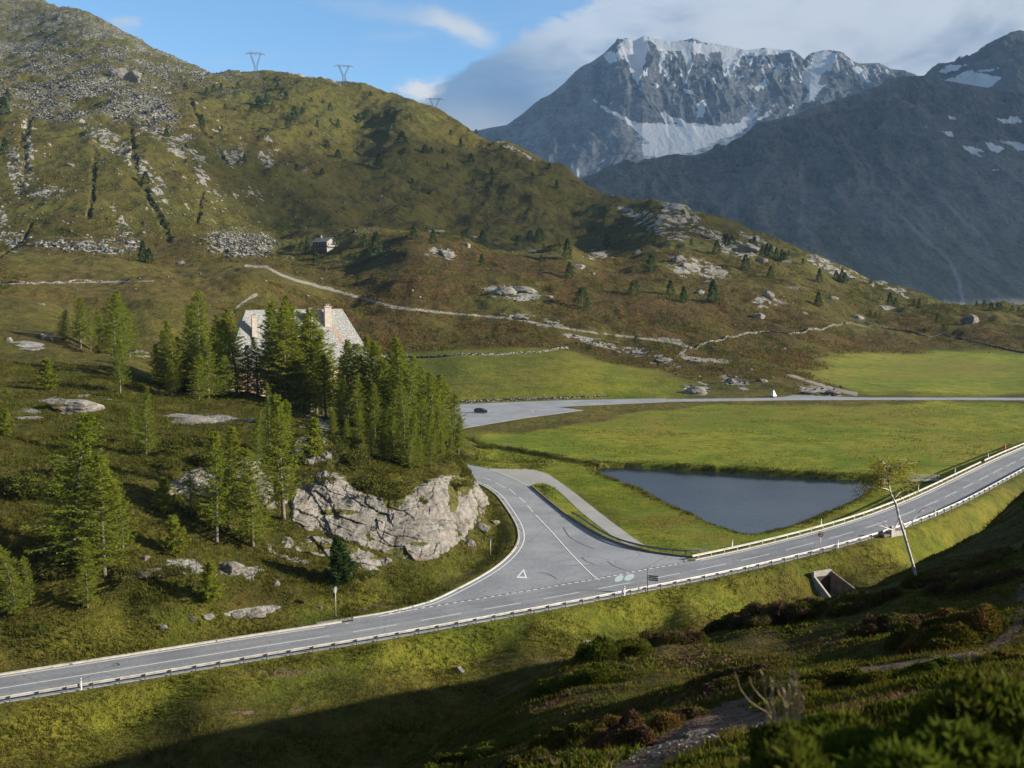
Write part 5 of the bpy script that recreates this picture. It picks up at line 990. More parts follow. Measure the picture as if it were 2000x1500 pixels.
def conifer(name, Ht, R0, seed, nb=150, per=16, bare=.10, droop=.25, dens=5, ll=.31, lw=.044, mat='larch', lean=.035, pw=.66, jag=.62):
    """returns (trunk mesh, crown mesh)"""
    r = np.random.default_rng(seed); bx, by = r.normal(size=2)*lean
    def trunk(z): q = z/Ht; return np.array([bx*Ht*q*q+.06*np.sin(q*7+seed), by*Ht*q*q+.05*np.cos(q*6+seed), z])
    tb = MB(); zs = np.linspace(-.5, Ht*.99, 12); tb.tube([trunk(z) for z in zs], [max(.02, Ht*.0135*(1-max(z, 0)/Ht)**.9+.01) for z in zs], 7)
    PP, DD = [], []; az = r.uniform(0, 6.28)
    for k in range(nb):
        q = bare+(1-bare)*(k+r.uniform(0, 1))/nb; z = q*Ht*.985; az += 2.4+r.normal()*.5
        prof = min(1, (q-bare*.6)/.16)**.6*(1-q)**pw; L = R0*prof*(1-jag*r.random())+.12; up = (-droop*(1-q)+.55*q)+r.normal()*.08
        d = np.array([math.cos(az), math.sin(az), 0.]); o = trunk(z)
        m = max(4, int(per*(L/R0+.25))); s = np.sort(r.uniform(.12, 1, m)); curve = up*s+.22*s*s*(1 if droop > 0 else .3)
        base = o+d*L*s[:, None]; base[:, 2] += L*curve
        if L > R0*.25: tb.tube([o, o+d*L*.5+np.array([0, 0, L*(up*.5+.055)]), o+d*L*.92+np.array([0, 0, L*(up*.92+.18)])], [.014+L*.008, .010+L*.004, .005], 3, cap=False)
        lat = np.array([-d[1], d[0], 0]); sp = r.normal(size=(m, dens))*.20*L*(1.05-s)[:, None]
        B_ = base[:, None]+lat*sp[..., None]+r.normal(size=(m, dens, 3))*.055*np.array([1, 1, .8]); B_[..., 2] -= np.abs(sp)*.30
        dv = d*.55+lat*np.sign(sp)[..., None]*.5+r.normal(size=(m, dens, 3))*.42; dv[..., 2] -= .12
        PP.append(B_.reshape(-1, 3)); DD.append(dv.reshape(-1, 3))
    P_ = np.vstack(PP); Dv = np.vstack(DD); Dv /= np.linalg.norm(Dv, axis=1)[:, None]; n = len(P_)
    co = tris_at(P_, Dv, ll*r.uniform(.6, 1.3, n), lw*r.uniform(.7, 1.5, n), r)
    t = thing(name, 'x', 'tree'); tr = tb.build('trunk', M['bark'], t, True); cr = np_mesh('crown', co, np.arange(len(co)).reshape(-1, 3), M[mat], t); KIDS[t.name] = [tr, cr]; return t
LARCH = [conifer('larch_tree', 16, 4.3, 1, 170, 22, .08), conifer('larch_tree', 16, 3.8, 2, 150, 20, .16, .15), conifer('larch_tree', 16, 4.8, 3, 180, 20, .05, .32), conifer('larch_tree', 16, 3.3, 4, 150, 19, .20, .1), conifer('larch_tree', 16, 4.1, 5, 130, 18, .12, .22, jag=.6), conifer('larch_tree', 16, 3.8, 6, 165, 19, .06, .2, pw=.9)]
SMALL = [conifer('larch_tree', 5, 2.0, 11, 80, 16, .04, .1, 5, .28, .05, pw=.9), conifer('larch_tree', 5, 1.6, 12, 70, 16, .05, .05, 5, .28, .05)]
SPR = conifer('spruce_tree', 8, 2.6, 21, 150, 20, .02, .15, 7, .32, .06, 'spruce', pw=.9, jag=.25)
THIN = conifer('larch_tree', 16, 2.0, 31, 95, 12, .15, .0, 4, jag=.6)
used_p = {}
def plant(proto, p, h, base_h, label, group, rz=None, wide=1., jit=False):
    rz = random.uniform(0, 6.28) if rz is None else rz; s = h/base_h; wide *= 1.25 if not jit else 1; p = (p[0], p[1], p[2]-.15)
    if proto.name not in used_p:
        used_p[proto.name] = 1; q = proto
    else: q = dup(proto, p, rz)
    q.location = p; q.rotation_euler = (random.uniform(-.035, .035), random.uniform(-.035, .035), rz); q.scale = (s*wide, s*wide, s); tag(q, label, 'tree', group); return q
# singly standing trees of the knoll: base column, base row, top row, prototype, label
single = [(30, 1200, 1055, 2, 'bushy larch at the left edge just above the road'), (170, 1188, 1050, 0, 'broad low larch second from the left above the road'), (147, 1100, 800, 2, 'tallest larch in the dark group at lower left'), (205, 1125, 880, 0, 'wide larch right of the tallest one at lower left'), (240, 1075, 930, 4, 'shorter larch tucked behind the lower left group'),
    (95, 762, 700, 'S', 'small larch alone on the grass at the far left'), (235, 768, 662, 1, 'slim larch standing free on the shady slope'), (285, 888, 755, 5, 'full larch with a pale stem above the lower left group'), (262, 865, 790, 3, 'smaller larch leaning against the pale-stemmed one'),
    (408, 1178, 1095, 'S', 'little crooked larch above the flat pale rocks'), (345, 1085, 1003, 'S', 'small larch in the hollow left of the rock face'), (424, 1060, 835, 1, 'slender larch left of centre on the knoll flank'), (446, 1035, 828, 3, 'thin larch directly beside the slender one on the knoll flank'), (495, 1068, 868, 0, 'larch in front of the grey slabs on the knoll flank'), (555, 1015, 765, 1, 'tall open larch before the left end of the cliff'),
    (528, 880, 745, 'T', 'thin yellowish larch rising above the rock ledge'), (503, 905, 800, 5, 'small larch left of the thin yellowish one'), (612, 895, 815, 'S', 'young larch growing on the cliff top'), (375, 1010, 905, 4, 'low dark larch in the gap of the knoll flank'), (320, 1000, 930, 'S', 'stunted larch half hidden in the shade of the flank'), (60, 1180, 1080, 4, 'dark larch behind the bushy one at the left edge'), (12, 850, 795, 'S', 'small larch cut by the left edge of the picture'), (560, 830, 780, 'S', 'small larch on the rim behind the thin yellowish one')]
for u, v, vt, k, lab in single:
    p = hit(u, v, 100); h = (v-vt)/FPX*p[1]*1.02; pr, bh = (SMALL[random.randint(0, 1)], 5) if k == 'S' else (THIN, 16) if k == 'T' else (LARCH[k], 16)
    plant(pr, p, h, bh, lab, 'larches scattered over the knoll', wide=1.15 if k in (0, 2) else 1.)
p = hit(668, 1140, 100); plant(SPR, p, 100/FPX*p[1], 8, 'dense dark spruce bush below the cliff', 'dark spruces by the cliff')
KIDS.setdefault(SPR.name, list(SPR.children))
# groves: (column, depth y, top row)
def grove(items, where, group, zfun=None):
    items = sorted(items)
    for n, (u, yy, vt) in enumerate(items):
        x = (u-1000)/FPX*yy*1.02; z = g1(x, yy); top = CAMZ-(vt-530)/FPX*yy; h = max(4, top-z); pr = LARCH[(n*5+int(u)) % 6]
        plant(pr, (x, yy, z), h, 16, f'larch {ORD[n]} from the left {where}', group, wide=random.uniform(1.15, 1.75), jit=True)
ORD = 'first second third fourth fifth sixth seventh eighth ninth tenth eleventh twelfth thirteenth fourteenth fifteenth sixteenth seventeenth eighteenth nineteenth twentieth twenty-first twenty-second twenty-third twenty-fourth twenty-fifth twenty-sixth twenty-seventh twenty-eighth'.split()
grove([(140, 290, 602), (172, 285, 580), (192, 296, 596), (207, 300, 606), (238, 280, 572), (252, 288, 565), (266, 300, 590)], 'in the far grove on the left', 'larches in the far left grove')
grove([(318, 226, 668), (330, 228, 640), (350, 225, 622), (372, 230, 655), (386, 236, 592), (401, 228, 566), (415, 218, 640), (432, 234, 612), (448, 222, 690), (455, 245, 600), (470, 240, 620), (345, 216, 700), (396, 214, 690)], 'in the big grove left of the house', 'larches in the big grove left of the house')
grove([(510, 228, 655), (540, 232, 585), (556, 236, 572), (575, 230, 612), (592, 226, 650), (612, 228, 600), (634, 233, 626), (650, 238, 680), (528, 224, 680), (600, 222, 700), (668, 240, 690), (640, 222, 690), (564, 224, 596), (584, 240, 590), (604, 234, 622), (622, 228, 650), (548, 238, 600), (492, 232, 670)], 'in the grove before the stone-roofed house', 'larches before the stone-roofed house')
grove([(682, 222, 660), (698, 218, 668), (712, 214, 690), (728, 220, 652), (742, 216, 662), (752, 204, 700), (768, 213, 655), (782, 206, 668), (797, 201, 690), (790, 190, 745), (812, 204, 718), (830, 207, 712), (846, 205, 722), (860, 210, 728), (874, 214, 745), (888, 216, 765), (824, 193, 770), (770, 192, 750), (735, 196, 745), (805, 187, 800), (858, 196, 790), (896, 214, 812), (700, 200, 730), (668, 208, 740)], 'in the dense grove above the cliff', 'larches in the dense grove above the cliff')
grove([(655, 188, 800), (682, 184, 815), (704, 182, 800), (728, 180, 822), (748, 179, 838), (768, 179, 812), (786, 178, 840), (803, 178, 822), (820, 180, 852), (842, 183, 835), (862, 187, 842), (882, 191, 850), (715, 190, 790), (752, 190, 790), (838, 192, 800)], 'along the rim of the cliff', 'larches along the rim of the cliff')
# distant conifers
def far_tree(seed, pw=.8, wid=.28):
    r = np.random.default_rng(seed); n = 900; q = r.random(n)**.8; a = r.uniform(0, 6.28, n); rad = wid*(1-q)**pw*np.minimum(1, q*9)**.5*(.55+.45*r.random(n))*(1+.25*np.sin(a*3+q*17)); P = np.stack([rad*np.cos(a), rad*np.sin(a), .03+q*.95], 1)
    D = np.stack([np.cos(a), np.sin(a), -.15+r.normal(size=n)*.3], 1)+r.normal(size=(n, 3))*.3; D /= np.linalg.norm(D, axis=1)[:, None]; co = tris_at(P, D, .085*r.uniform(.6, 1.4, n), .022*r.uniform(.7, 1.5, n), r)
    tb = MB(); tb.tube([(0, 0, -.05), (0, 0, .9)], [.02, .004], 5); vt = np.array(tb.v); o = len(co); me_f = [tuple(i+o for i in f) for f in tb.f]
    me = bpy.data.meshes.new('conifer'); me.from_pydata(np.vstack([co, vt]).tolist(), [], [tuple(x) for x in np.arange(len(co)).reshape(-1, 3)]+me_f); me.materials.append(M['pinef']); me.materials.append(M['bark'])
    me.polygons.foreach_set('material_index', np.r_[np.zeros(n, np.int32), np.ones(len(me_f), np.int32)]); return me
FT = [far_tree(i, .8, .26+.05*(i % 3)) for i in range(4)]+[far_tree(9, .45, .42)]
def ftree(p, h, label, group, k=None, w=1.):
    o = bpy.data.objects.new('conifer', FT[k if k is not None else random.randint(0, 3)]); COL.objects.link(o); o.location = (p[0], p[1], p[2]-.2); o.rotation_euler.z = random.uniform(0, 6.28); o.scale = (h*w, h*w, h); tag(o, label, 'tree', group)
mid = [(735, 503, 455, 'tallest conifer on the left shoulder of the heather hill'), (712, 482, 458, 'slim conifer just left of the tallest one on the hill shoulder'), (617, 520, 490, 'conifer on the hill shoulder below the chalet'), (600, 478, 462, 'small conifer left of the chalet'), (655, 484, 462, 'small conifer right of the chalet'), (808, 468, 438, 'conifer on the crest left of the pale summit slab'), (846, 477, 450, 'conifer on the crest of the heather hill, below its summit slab'), (905, 466, 452, 'small conifer on the crest right of the summit slab'), (942, 475, 450, 'conifer right of the crest slab on the heather hill'), (1015, 488, 460, 'round conifer in the middle of the heather hill crest'), (1035, 470, 452, 'small conifer behind the round one on the crest'), (1054, 473, 446, 'tall conifer right of the round one on the crest'), (1062, 490, 476, 'little conifer under the tall crest conifer'), (1108, 507, 468, 'tall narrow conifer right of the crest group'), (1112, 543, 513, 'dark conifer with pale stones at its foot'), (1057, 513, 498, 'tiny conifer on the open heather'), (941, 520, 497, 'small conifer below the crest slab'), (700, 556, 535, 'lone small conifer above the gravel track'), (1137, 602, 563, 'bushy conifer pair in the middle of the heather'), (1238, 578, 548, 'slim conifer right of the bushy pair'), (1185, 480, 458, 'conifer on the skyline of the heather hill'), (1272, 532, 498, 'conifer left of the big rock bluff'), (1309, 577, 547, 'left one of three conifers below the rock bluff'), (1335, 592, 560, 'middle one of three conifers below the rock bluff'), (1392, 592, 548, 'right one of three conifers below the rock bluff'), (1400, 497, 470, 'conifer in the heather above the rock bluff'), (1275, 468, 447, 'small conifer on the far skyline of the hill'), (1598, 598, 570, 'conifer beside the split pale boulders'), (1456, 530, 498, 'conifer right of the rock bluff'), (1505, 545, 520, 'small conifer in the dark heather hollow'), (1600, 552, 526, 'conifer on the dark slope above the boulders'), (1833, 632, 612, 'round bush left of the dark boulder at right')]
for u, v, vt, lab in mid:
    p = hit(u, v, 380); ftree(p, (v-vt)/FPX*p[1]*1.05, lab, 'conifers on the heather hills', 4 if 'round' in lab or 'bushy' in lab else None)
for u, v, vt in ((1414, 476, 456), (1420, 478, 455), (1429, 481, 459), (1465, 488, 466), (1473, 490, 464), (1489, 498, 478), (1497, 500, 475), (1505, 502, 477), (1516, 505, 484), (1527, 510, 486), (1533, 512, 492), (1568, 518, 504), (1633, 548, 528), (1644, 552, 527), (1650, 554, 532), (1700, 555, 545), (1738, 597, 570), (1749, 600, 580), (1785, 598, 583), (1795, 602, 584), (1858, 590, 580), (1907, 600, 588), (1922, 600, 586), (1936, 606, 590), (1948, 608, 590), (1955, 606, 592), (1977, 608, 596), (1990, 610, 598), (1700, 620, 606), (1710, 622, 608), (1540, 500, 488), (1350, 480, 466)):
    x, y, z = hit(u, v, 500)
    ftree((x, y, z), max(3, (v-vt)/FPX*y), 'small dark conifer on the rocky skyline ridge at the right', 'dark conifers on the right skyline')
hs = [(645, 218, 200), (560, 195, 180), (575, 235, 208), (563, 250, 225), (520, 200, 183), (505, 208, 188), (440, 215, 202), (418, 180, 165), (432, 178, 162), (404, 187, 170), (395, 250, 225), (510, 212, 195), (465, 175, 160), (542, 175, 160), (590, 222, 208), (608, 200, 190), (700, 240, 222), (715, 232, 215), (620, 250, 235), (660, 250, 232), (345, 165, 160), (785, 285, 258), (830, 300, 282), (280, 520, 478), (292, 520, 490), (285, 360, 335), (15, 200, 175), (10, 300, 270), (8, 225, 190), (325, 268, 250), (640, 290, 275), (660, 310, 292), (740, 330, 300), (865, 302, 290), (900, 290, 270), (600, 495, 470), (590, 490, 472), (960, 340, 326), (920, 318, 300), (1040, 350, 335), (1087, 372, 354), (1010, 330, 316), (1073, 330, 318), (880, 265, 254), (930, 262, 252)]
for k in range(34):
    u = random.uniform(330, 1000); v = random.uniform(180+max(0, u-700)*.35, 330+max(0, u-500)*.15); hs.append((u, v, v-random.uniform(7, 15)))
for u, v, vt in hs:
    x, y, z = hit(u, v, 600); ftree((x, y, z), max(3, (v-vt)/FPX*y), 'small green conifer dotted over the grassy mountainside', 'conifers dotted over the mountainside', w=random.uniform(.9, 1.5))
# juniper and alder bushes on the knoll and cliff top
def bush_mesh(seed, n=2600, flat=.55):
    r = np.random.default_rng(seed); lob = r.normal(size=(9, 3))*np.array([.45, .45, .22]); c = lob[r.integers(0, 9, n)]; d = r.normal(size=(n, 3)); d /= np.linalg.norm(d, axis=1)[:, None]; P = c+d*(.34+.12*r.random(n))[:, None]; P[:, 2] = np.abs(P[:, 2])*flat*1.5
    D = d+r.normal(size=(n, 3))*.5+np.array([0, 0, .5]); D /= np.linalg.norm(D, axis=1)[:, None]; co = tris_at(P, D, .12*r.uniform(.6, 1.5, n), .026*r.uniform(.7, 1.5, n), r)
    me = bpy.data.meshes.new('bush'); me.vertices.add(len(co)); me.vertices.foreach_set('co', co.astype(np.float32).ravel()); me.loops.add(len(co)); me.loops.foreach_set('vertex_index', np.arange(len(co), dtype=np.int32)); me.polygons.add(n); me.polygons.foreach_set('loop_start', np.arange(0, 3*n, 3, dtype=np.int32)); me.update(calc_edges=True); return me
M['juni'] = leaf_mat('juniper_leaves', (.038, .055, .010), (.105, .112, .022), (.10, .08, .03), .2)
BU = [bush_mesh(i) for i in range(5)]
for m_ in BU: m_.materials.append(M['juni'])
def bush(p, r_, label, group=None, k=None, h=.8):
    o = bpy.data.objects.new('bush', BU[k if k is not None else random.randint(0, 4)]); COL.objects.link(o); o.location = (p[0], p[1], p[2]-.1); o.rotation_euler.z = random.uniform(0, 6.28); o.scale = (r_, r_, r_*h); tag(o, label, 'bush', group); return o
for u, v, w, lab in ((725, 950, 60, 'broad green bush spilling down the gap in the cliff'), (760, 975, 40, 'low bush at the foot of the cliff gap'), (690, 900, 60, 'large bush on the cliff shoulder'), (665, 865, 50, 'bush above the large one on the cliff shoulder'), (880, 950, 35, 'bush in the notch at the right end of the cliff'), (905, 925, 30, 'small bush at the top right corner of the cliff'), (815, 985, 40, 'bush growing under the grove at the cliff edge'), (600, 935, 50, 'bush on the ledge beside the tall open larch'), (630, 880, 40, 'low bush behind the young cliff top larch'), (550, 900, 50, 'bush on the rim left of the cliff'), (400, 900, 60, 'juniper patch on the knoll flank'), (370, 870, 55, 'juniper patch above the knoll flank hollow'), (640, 1130, 45, 'bush beside the dark spruce below the cliff'), (700, 1125, 30, 'small bush right of the dark spruce'), (250, 1130, 50, 'bush under the lower left larches'), (100, 1120, 70, 'wide bush between the lower left larches'), (150, 920, 80, 'shady juniper mat on the far left slope'), (60, 960, 90, 'dark juniper mat at the left edge'), (330, 1120, 50, 'bush left of the little crooked larch'), (720, 840, 60, 'undergrowth bush in the grove'), (840, 890, 50, 'undergrowth bush at the grove edge'), (780, 905, 50, 'leafy bush among the grove stems'), (325, 910, 50, 'bush in the dip beside the pale-stemmed larch'), (470, 950, 50, 'bush on the grey slabs'), (940, 875, 25, 'dark bush at the head of the ditch')):
    p = hit(u, v, 100); bush(p, w/FPX*p[1]*.75, lab, 'bushes on the knoll', h=.75)
# ------------------------------------------------------------------ the cliff: its own finely broken surface
def cliff_mat():
    m, T = material('gneiss', None, .9, 0, .2); P = T.pos(); ga, gb, gc = T.attr('m1')
    st = T.noise(T.vrot(P, (.25, .35, .3), (.35, .35, 3.0)), 1.0, 6, .65); F = T.noise(P, 1.3, 6, .68); L = T.noise(P, .22, 5, .6); X = T.noise(P, 7, 4, .7)
    c = T.mix(T.ramp(T.math('ADD', T.math('MULTIPLY', L, .5), T.math('MULTIPLY', F, .5)), .4, .6), (.135, .126, .113), (.265, .245, .215)); c = T.mix(T.math('MULTIPLY', T.ramp(st, .52, .66), .6), c, (.115, .10, .085))
    c = T.mix(T.math('MULTIPLY', T.ramp(T.noise(P, .6, 5, .7), .56, .68), .6), c, (.26, .17, .10)); c = T.mix(T.math('MULTIPLY', T.ramp(X, .6, .75), .5), c, (.085, .08, .07))
    g = T.mix(T.ramp(F, .4, .6), (.045, .056, .011), (.115, .095, .028)); g = T.mix(T.math('MULTIPLY', T.ramp(X, .5, .7), .5), g, (.04, .05, .012))
    c = T.mix(T.ramp(T.math('ADD', ga, T.math('MULTIPLY', T.math('SUBTRACT', F, .5), .7)), .4, .55), c, g)
    T.put(T.b.inputs['Base Color'], c); T.put(T.b.inputs['Normal'], T.bump(T.math('ADD', st, T.math('ADD', F, T.math('MULTIPLY', X, .3))), .8, .35)); return m
M['gneiss'] = cliff_mat()
def strata(x, y, z, seed=0):
    """layered, jointed rock relief"""
    dip = z*1.0+x*.32+y*.12+fbm(x/6, z/6, 3, seed)*1.1
    s1 = np.floor(dip/1.15); e = (dip/1.15-s1); r1 = hsh(s1, np.floor((x+y*.7+s1*2.3+fbm(x/3, z/3, 2, seed+4)*1.5)/2.9), seed+1)
    s2 = np.floor(dip/.42); r2 = hsh(s2, np.floor((x-y+s2*1.7)/1.1), seed+2)
    col = np.floor((x*.9+y*.5+fbm(x/5, z/5, 2, seed+6)*1.4)/3.6); r3 = hsh(col, col*0, seed+3)
    return (r1-.5)*.55+(r2-.5)*.26+(r3-.5)*.8-.10*(e > .85)+fbm(x/1.1, z/1.1, 4, seed+8)*.30
def rock_face(label, base, top, ns, nt, seed, out=1.3, green_=0.):
    """a crust over the ground between two traced lines, broken up in layers"""
    ks, kt = 46, 14; q = lambda L, n: (lambda P: np.stack([np.interp(np.linspace(0, 1, n), np.linspace(0, 1, len(P)), P[:, k]) for k in (0, 1)], 1))(np.array([p[:2] for p in L], float))
    bp, tp = q(base, ks), q(top, ks); C0 = np.array([[hit(*(bp[i]*(1-t)+tp[i]*t), 100) for i in range(ks)] for t in np.linspace(0, 1, kt)])
    for _ in range(2): C0[1:-1] = (C0[:-2]+2*C0[1:-1]+C0[2:])/4; C0[:, 1:-1] = (C0[:, :-2]+2*C0[:, 1:-1]+C0[:, 2:])/4
    s = np.linspace(0, 1, ns); t = np.linspace(0, 1, nt); A1 = np.stack([np.stack([np.interp(s, np.linspace(0, 1, ks), C0[j, :, k]) for k in range(3)], 1) for j in range(kt)])
    fi = t*(kt-1); i0 = np.minimum(fi.astype(int), kt-2); f = (fi-i0)[:, None, None]; G = A1[i0]*(1-f)+A1[i0+1]*f
    b0, t0 = G[0], G[-1]; al = np.gradient(G.mean(0), axis=0); al[:, 2] = 0; nrm = np.stack([al[:, 1], -al[:, 0], 0*al[:, 0]], 1); nrm /= np.linalg.norm(nrm, axis=1)[:, None]; kk = np.ones(25)/25
    nrm = np.stack([np.convolve(np.pad(nrm[:, k], 12, 'edge'), kk, 'valid') for k in range(3)], 1); nrm[:, 2] = .45; nrm /= np.linalg.norm(nrm, axis=1)[:, None]
    S_, T_ = np.meshgrid(s, t); X_, Y_, Z_ = G[..., 0], G[..., 1], G[..., 2]
    edge = np.minimum.reduce([sm(S_, 0, .05), sm(S_, 1, .95), sm(T_, -.02, .12), sm(T_, 1.02, .86)])
    ter = gz(X_.ravel(), Y_.ravel()).reshape(X_.shape); bul = np.sin(np.pi*np.clip(T_, 0, 1))**.6
    d = (strata(X_, Y_, Z_, seed)+fbm(X_/7, Z_/9, 3, seed+20)*1.2+out*bul)*edge-(1-edge)*1.6
    P = G+nrm[None]*d[..., None]; P[..., 2] += (hsh(np.floor(X_*1.1), np.floor(Z_*1.3), seed)-.5)*.25*edge
    P[0, :, 2] = np.minimum(P[0, :, 2], gz(P[0, :, 0], P[0, :, 1])-.8); back = P[-1:]-nrm[None]*1.5-np.array([0, 0, 2.2]); P = np.concatenate([P, back]); nt_ = nt+1
    o = P.reshape(-1, 3).mean(0); co = (P-o).reshape(-1, 3); i = np.arange(nt_-1)[:, None]*ns; j = np.arange(ns-1)[None]; q = np.stack([i+j, i+j+1, i+ns+j+1, i+ns+j], -1).reshape(-1, 4)
    ob = np_mesh('rock_cliff', co, q, M['gneiss'], smooth=False); ob.location = o
    U, V = proj(P[..., 0], P[..., 1], P[..., 2]); nn = fbm(P[..., 0]/2.6, P[..., 2]/2.0, 4, seed+40); gr = sm(nn, .18, .42)*.75*green_
    for (u, v, ru, rv) in CLG: gr = np.maximum(gr, sm(np.hypot((U-u)/ru, (V-v)/rv)+nn*1.3, 1.25, .8))
    dz = np.gradient(P[..., 2], axis=0); dh = np.hypot(np.gradient(P[..., 0], axis=0), np.gradient(P[..., 1], axis=0)); gr = np.maximum(gr, sm(dh/(np.abs(dz)+.02), 2.2, 5)*.7)
    set_attr(ob.data, 'm1', gr, gr*0, gr*0); tag(ob, label, 'rock face'); return ob
CLG = [(700, 925, 20, 30), (772, 975, 26, 18), (905, 935, 14, 22), (885, 962, 8, 26), (770, 1078, 34, 8), (620, 1068, 30, 7), (670, 1072, 26, 8), (740, 1090, 24, 9), (640, 1000, 30, 5), (815, 1062, 22, 5)]
rock_face('tall pale grey gneiss cliff above the bend of the side road', ((548, 1020), (600, 1050), (660, 1065), (710, 1078), (760, 1098), (820, 1110), (860, 1105), (905, 1075), (935, 1040), (958, 1005), (962, 975)), ((562, 925), (600, 915), (650, 905), (688, 935), (715, 955), (750, 958), (790, 955), (822, 925), (855, 915), (890, 912), (925, 935), (945, 958)), 460, 200, 5, .9)
rock_face('grey slab band low on the grass left of the cliff foot', ((538, 1072), (600, 1085), (680, 1103), (745, 1110), (770, 1100)), ((540, 1044), (600, 1044), (660, 1050), (730, 1082), (768, 1093)), 200, 40, 9, .45)
rock_face('grey slab under the larches on the knoll flank', ((288, 980), (330, 972), (390, 962), (440, 975)), ((320, 948), (360, 930), (400, 922), (450, 925)), 130, 50, 15, .4, 1.)
rock_face('steep grey rock behind the slender larches on the knoll flank', ((448, 985), (490, 1000), (530, 1008), (565, 1005)), ((452, 890), (500, 872), (540, 872), (572, 885)), 190, 120, 17, .5, .8)
rock_face('rocky rib rising on the cliff top behind the young larch', ((566, 900), (600, 915), (645, 905), (672, 915)), ((570, 865), (600, 842), (628, 836), (648, 870)), 130, 80, 25, .5, .4)
# ------------------------------------------------------------------ outcrops and boulders
def lump(seed, sub=4, flat=.5, lay=1.):
    bm = bmesh.new(); bmesh.ops.create_icosphere(bm, subdivisions=sub, radius=1); co = np.array([v.co[:] for v in bm.verts]); f = [tuple(v.index for v in p.verts) for p in bm.faces]; bm.free()
    r = np.random.default_rng(seed)
    for k in range(9):
        n = r.normal(size=3); n /= np.linalg.norm(n); d = r.uniform(.45, .85); q = co@n-d; co -= np.where(q > 0, q, 0)[:, None]*n*.92
    x, y, z = co.T; s = fbm(x*1.6+seed, z*1.6+y, 3, seed)*.16+(hsh(np.floor((z+x*.25)*6+seed), np.floor(x*2.5+y*2), seed)-.5)*.10*lay+fbm(x*5+y*3, z*5, 3, seed+2)*.06
    co = co*(1+s)[:, None]; co[:, 2] *= flat; me = bpy.data.meshes.new('rock'); me.from_pydata(co.tolist(), [], f); me.materials.append(M['gneiss']); 
    a = me.color_attributes.new('m1', 'FLOAT_COLOR', 'POINT'); g = np.ones((len(co), 4), np.float32)*0; g[:, 3] = 1; g[:, 0] = sm(fbm(x*2, y*2+z, 3, seed+6), .2, .45)*.5; a.data.foreach_set('color', g.ravel()); return me
LU = [lump(i, 4, .42+.1*(i % 3)) for i in range(8)]
def rocks(items, cat_='rock', group=None, ymin=100, name='rock_outcrop', sink=.35):
    for u, v, w, h, lab in items:
        x, y, z = hit(u, v, ymin); o = bpy.data.objects.new(name, LU[random.randint(0, 7)]); COL.objects.link(o); s = w/2/FPX*y; hh = max(h/FPX*y, s*.25)
        o.location = (x, y, z-hh*sink*.5); o.rotation_euler = (random.uniform(-.12, .12), random.uniform(-.12, .12), random.choice((0, math.pi))+random.uniform(-.4, .4)); o.scale = (s, s*.75, hh*1.35); tag(o, lab, cat_, group)
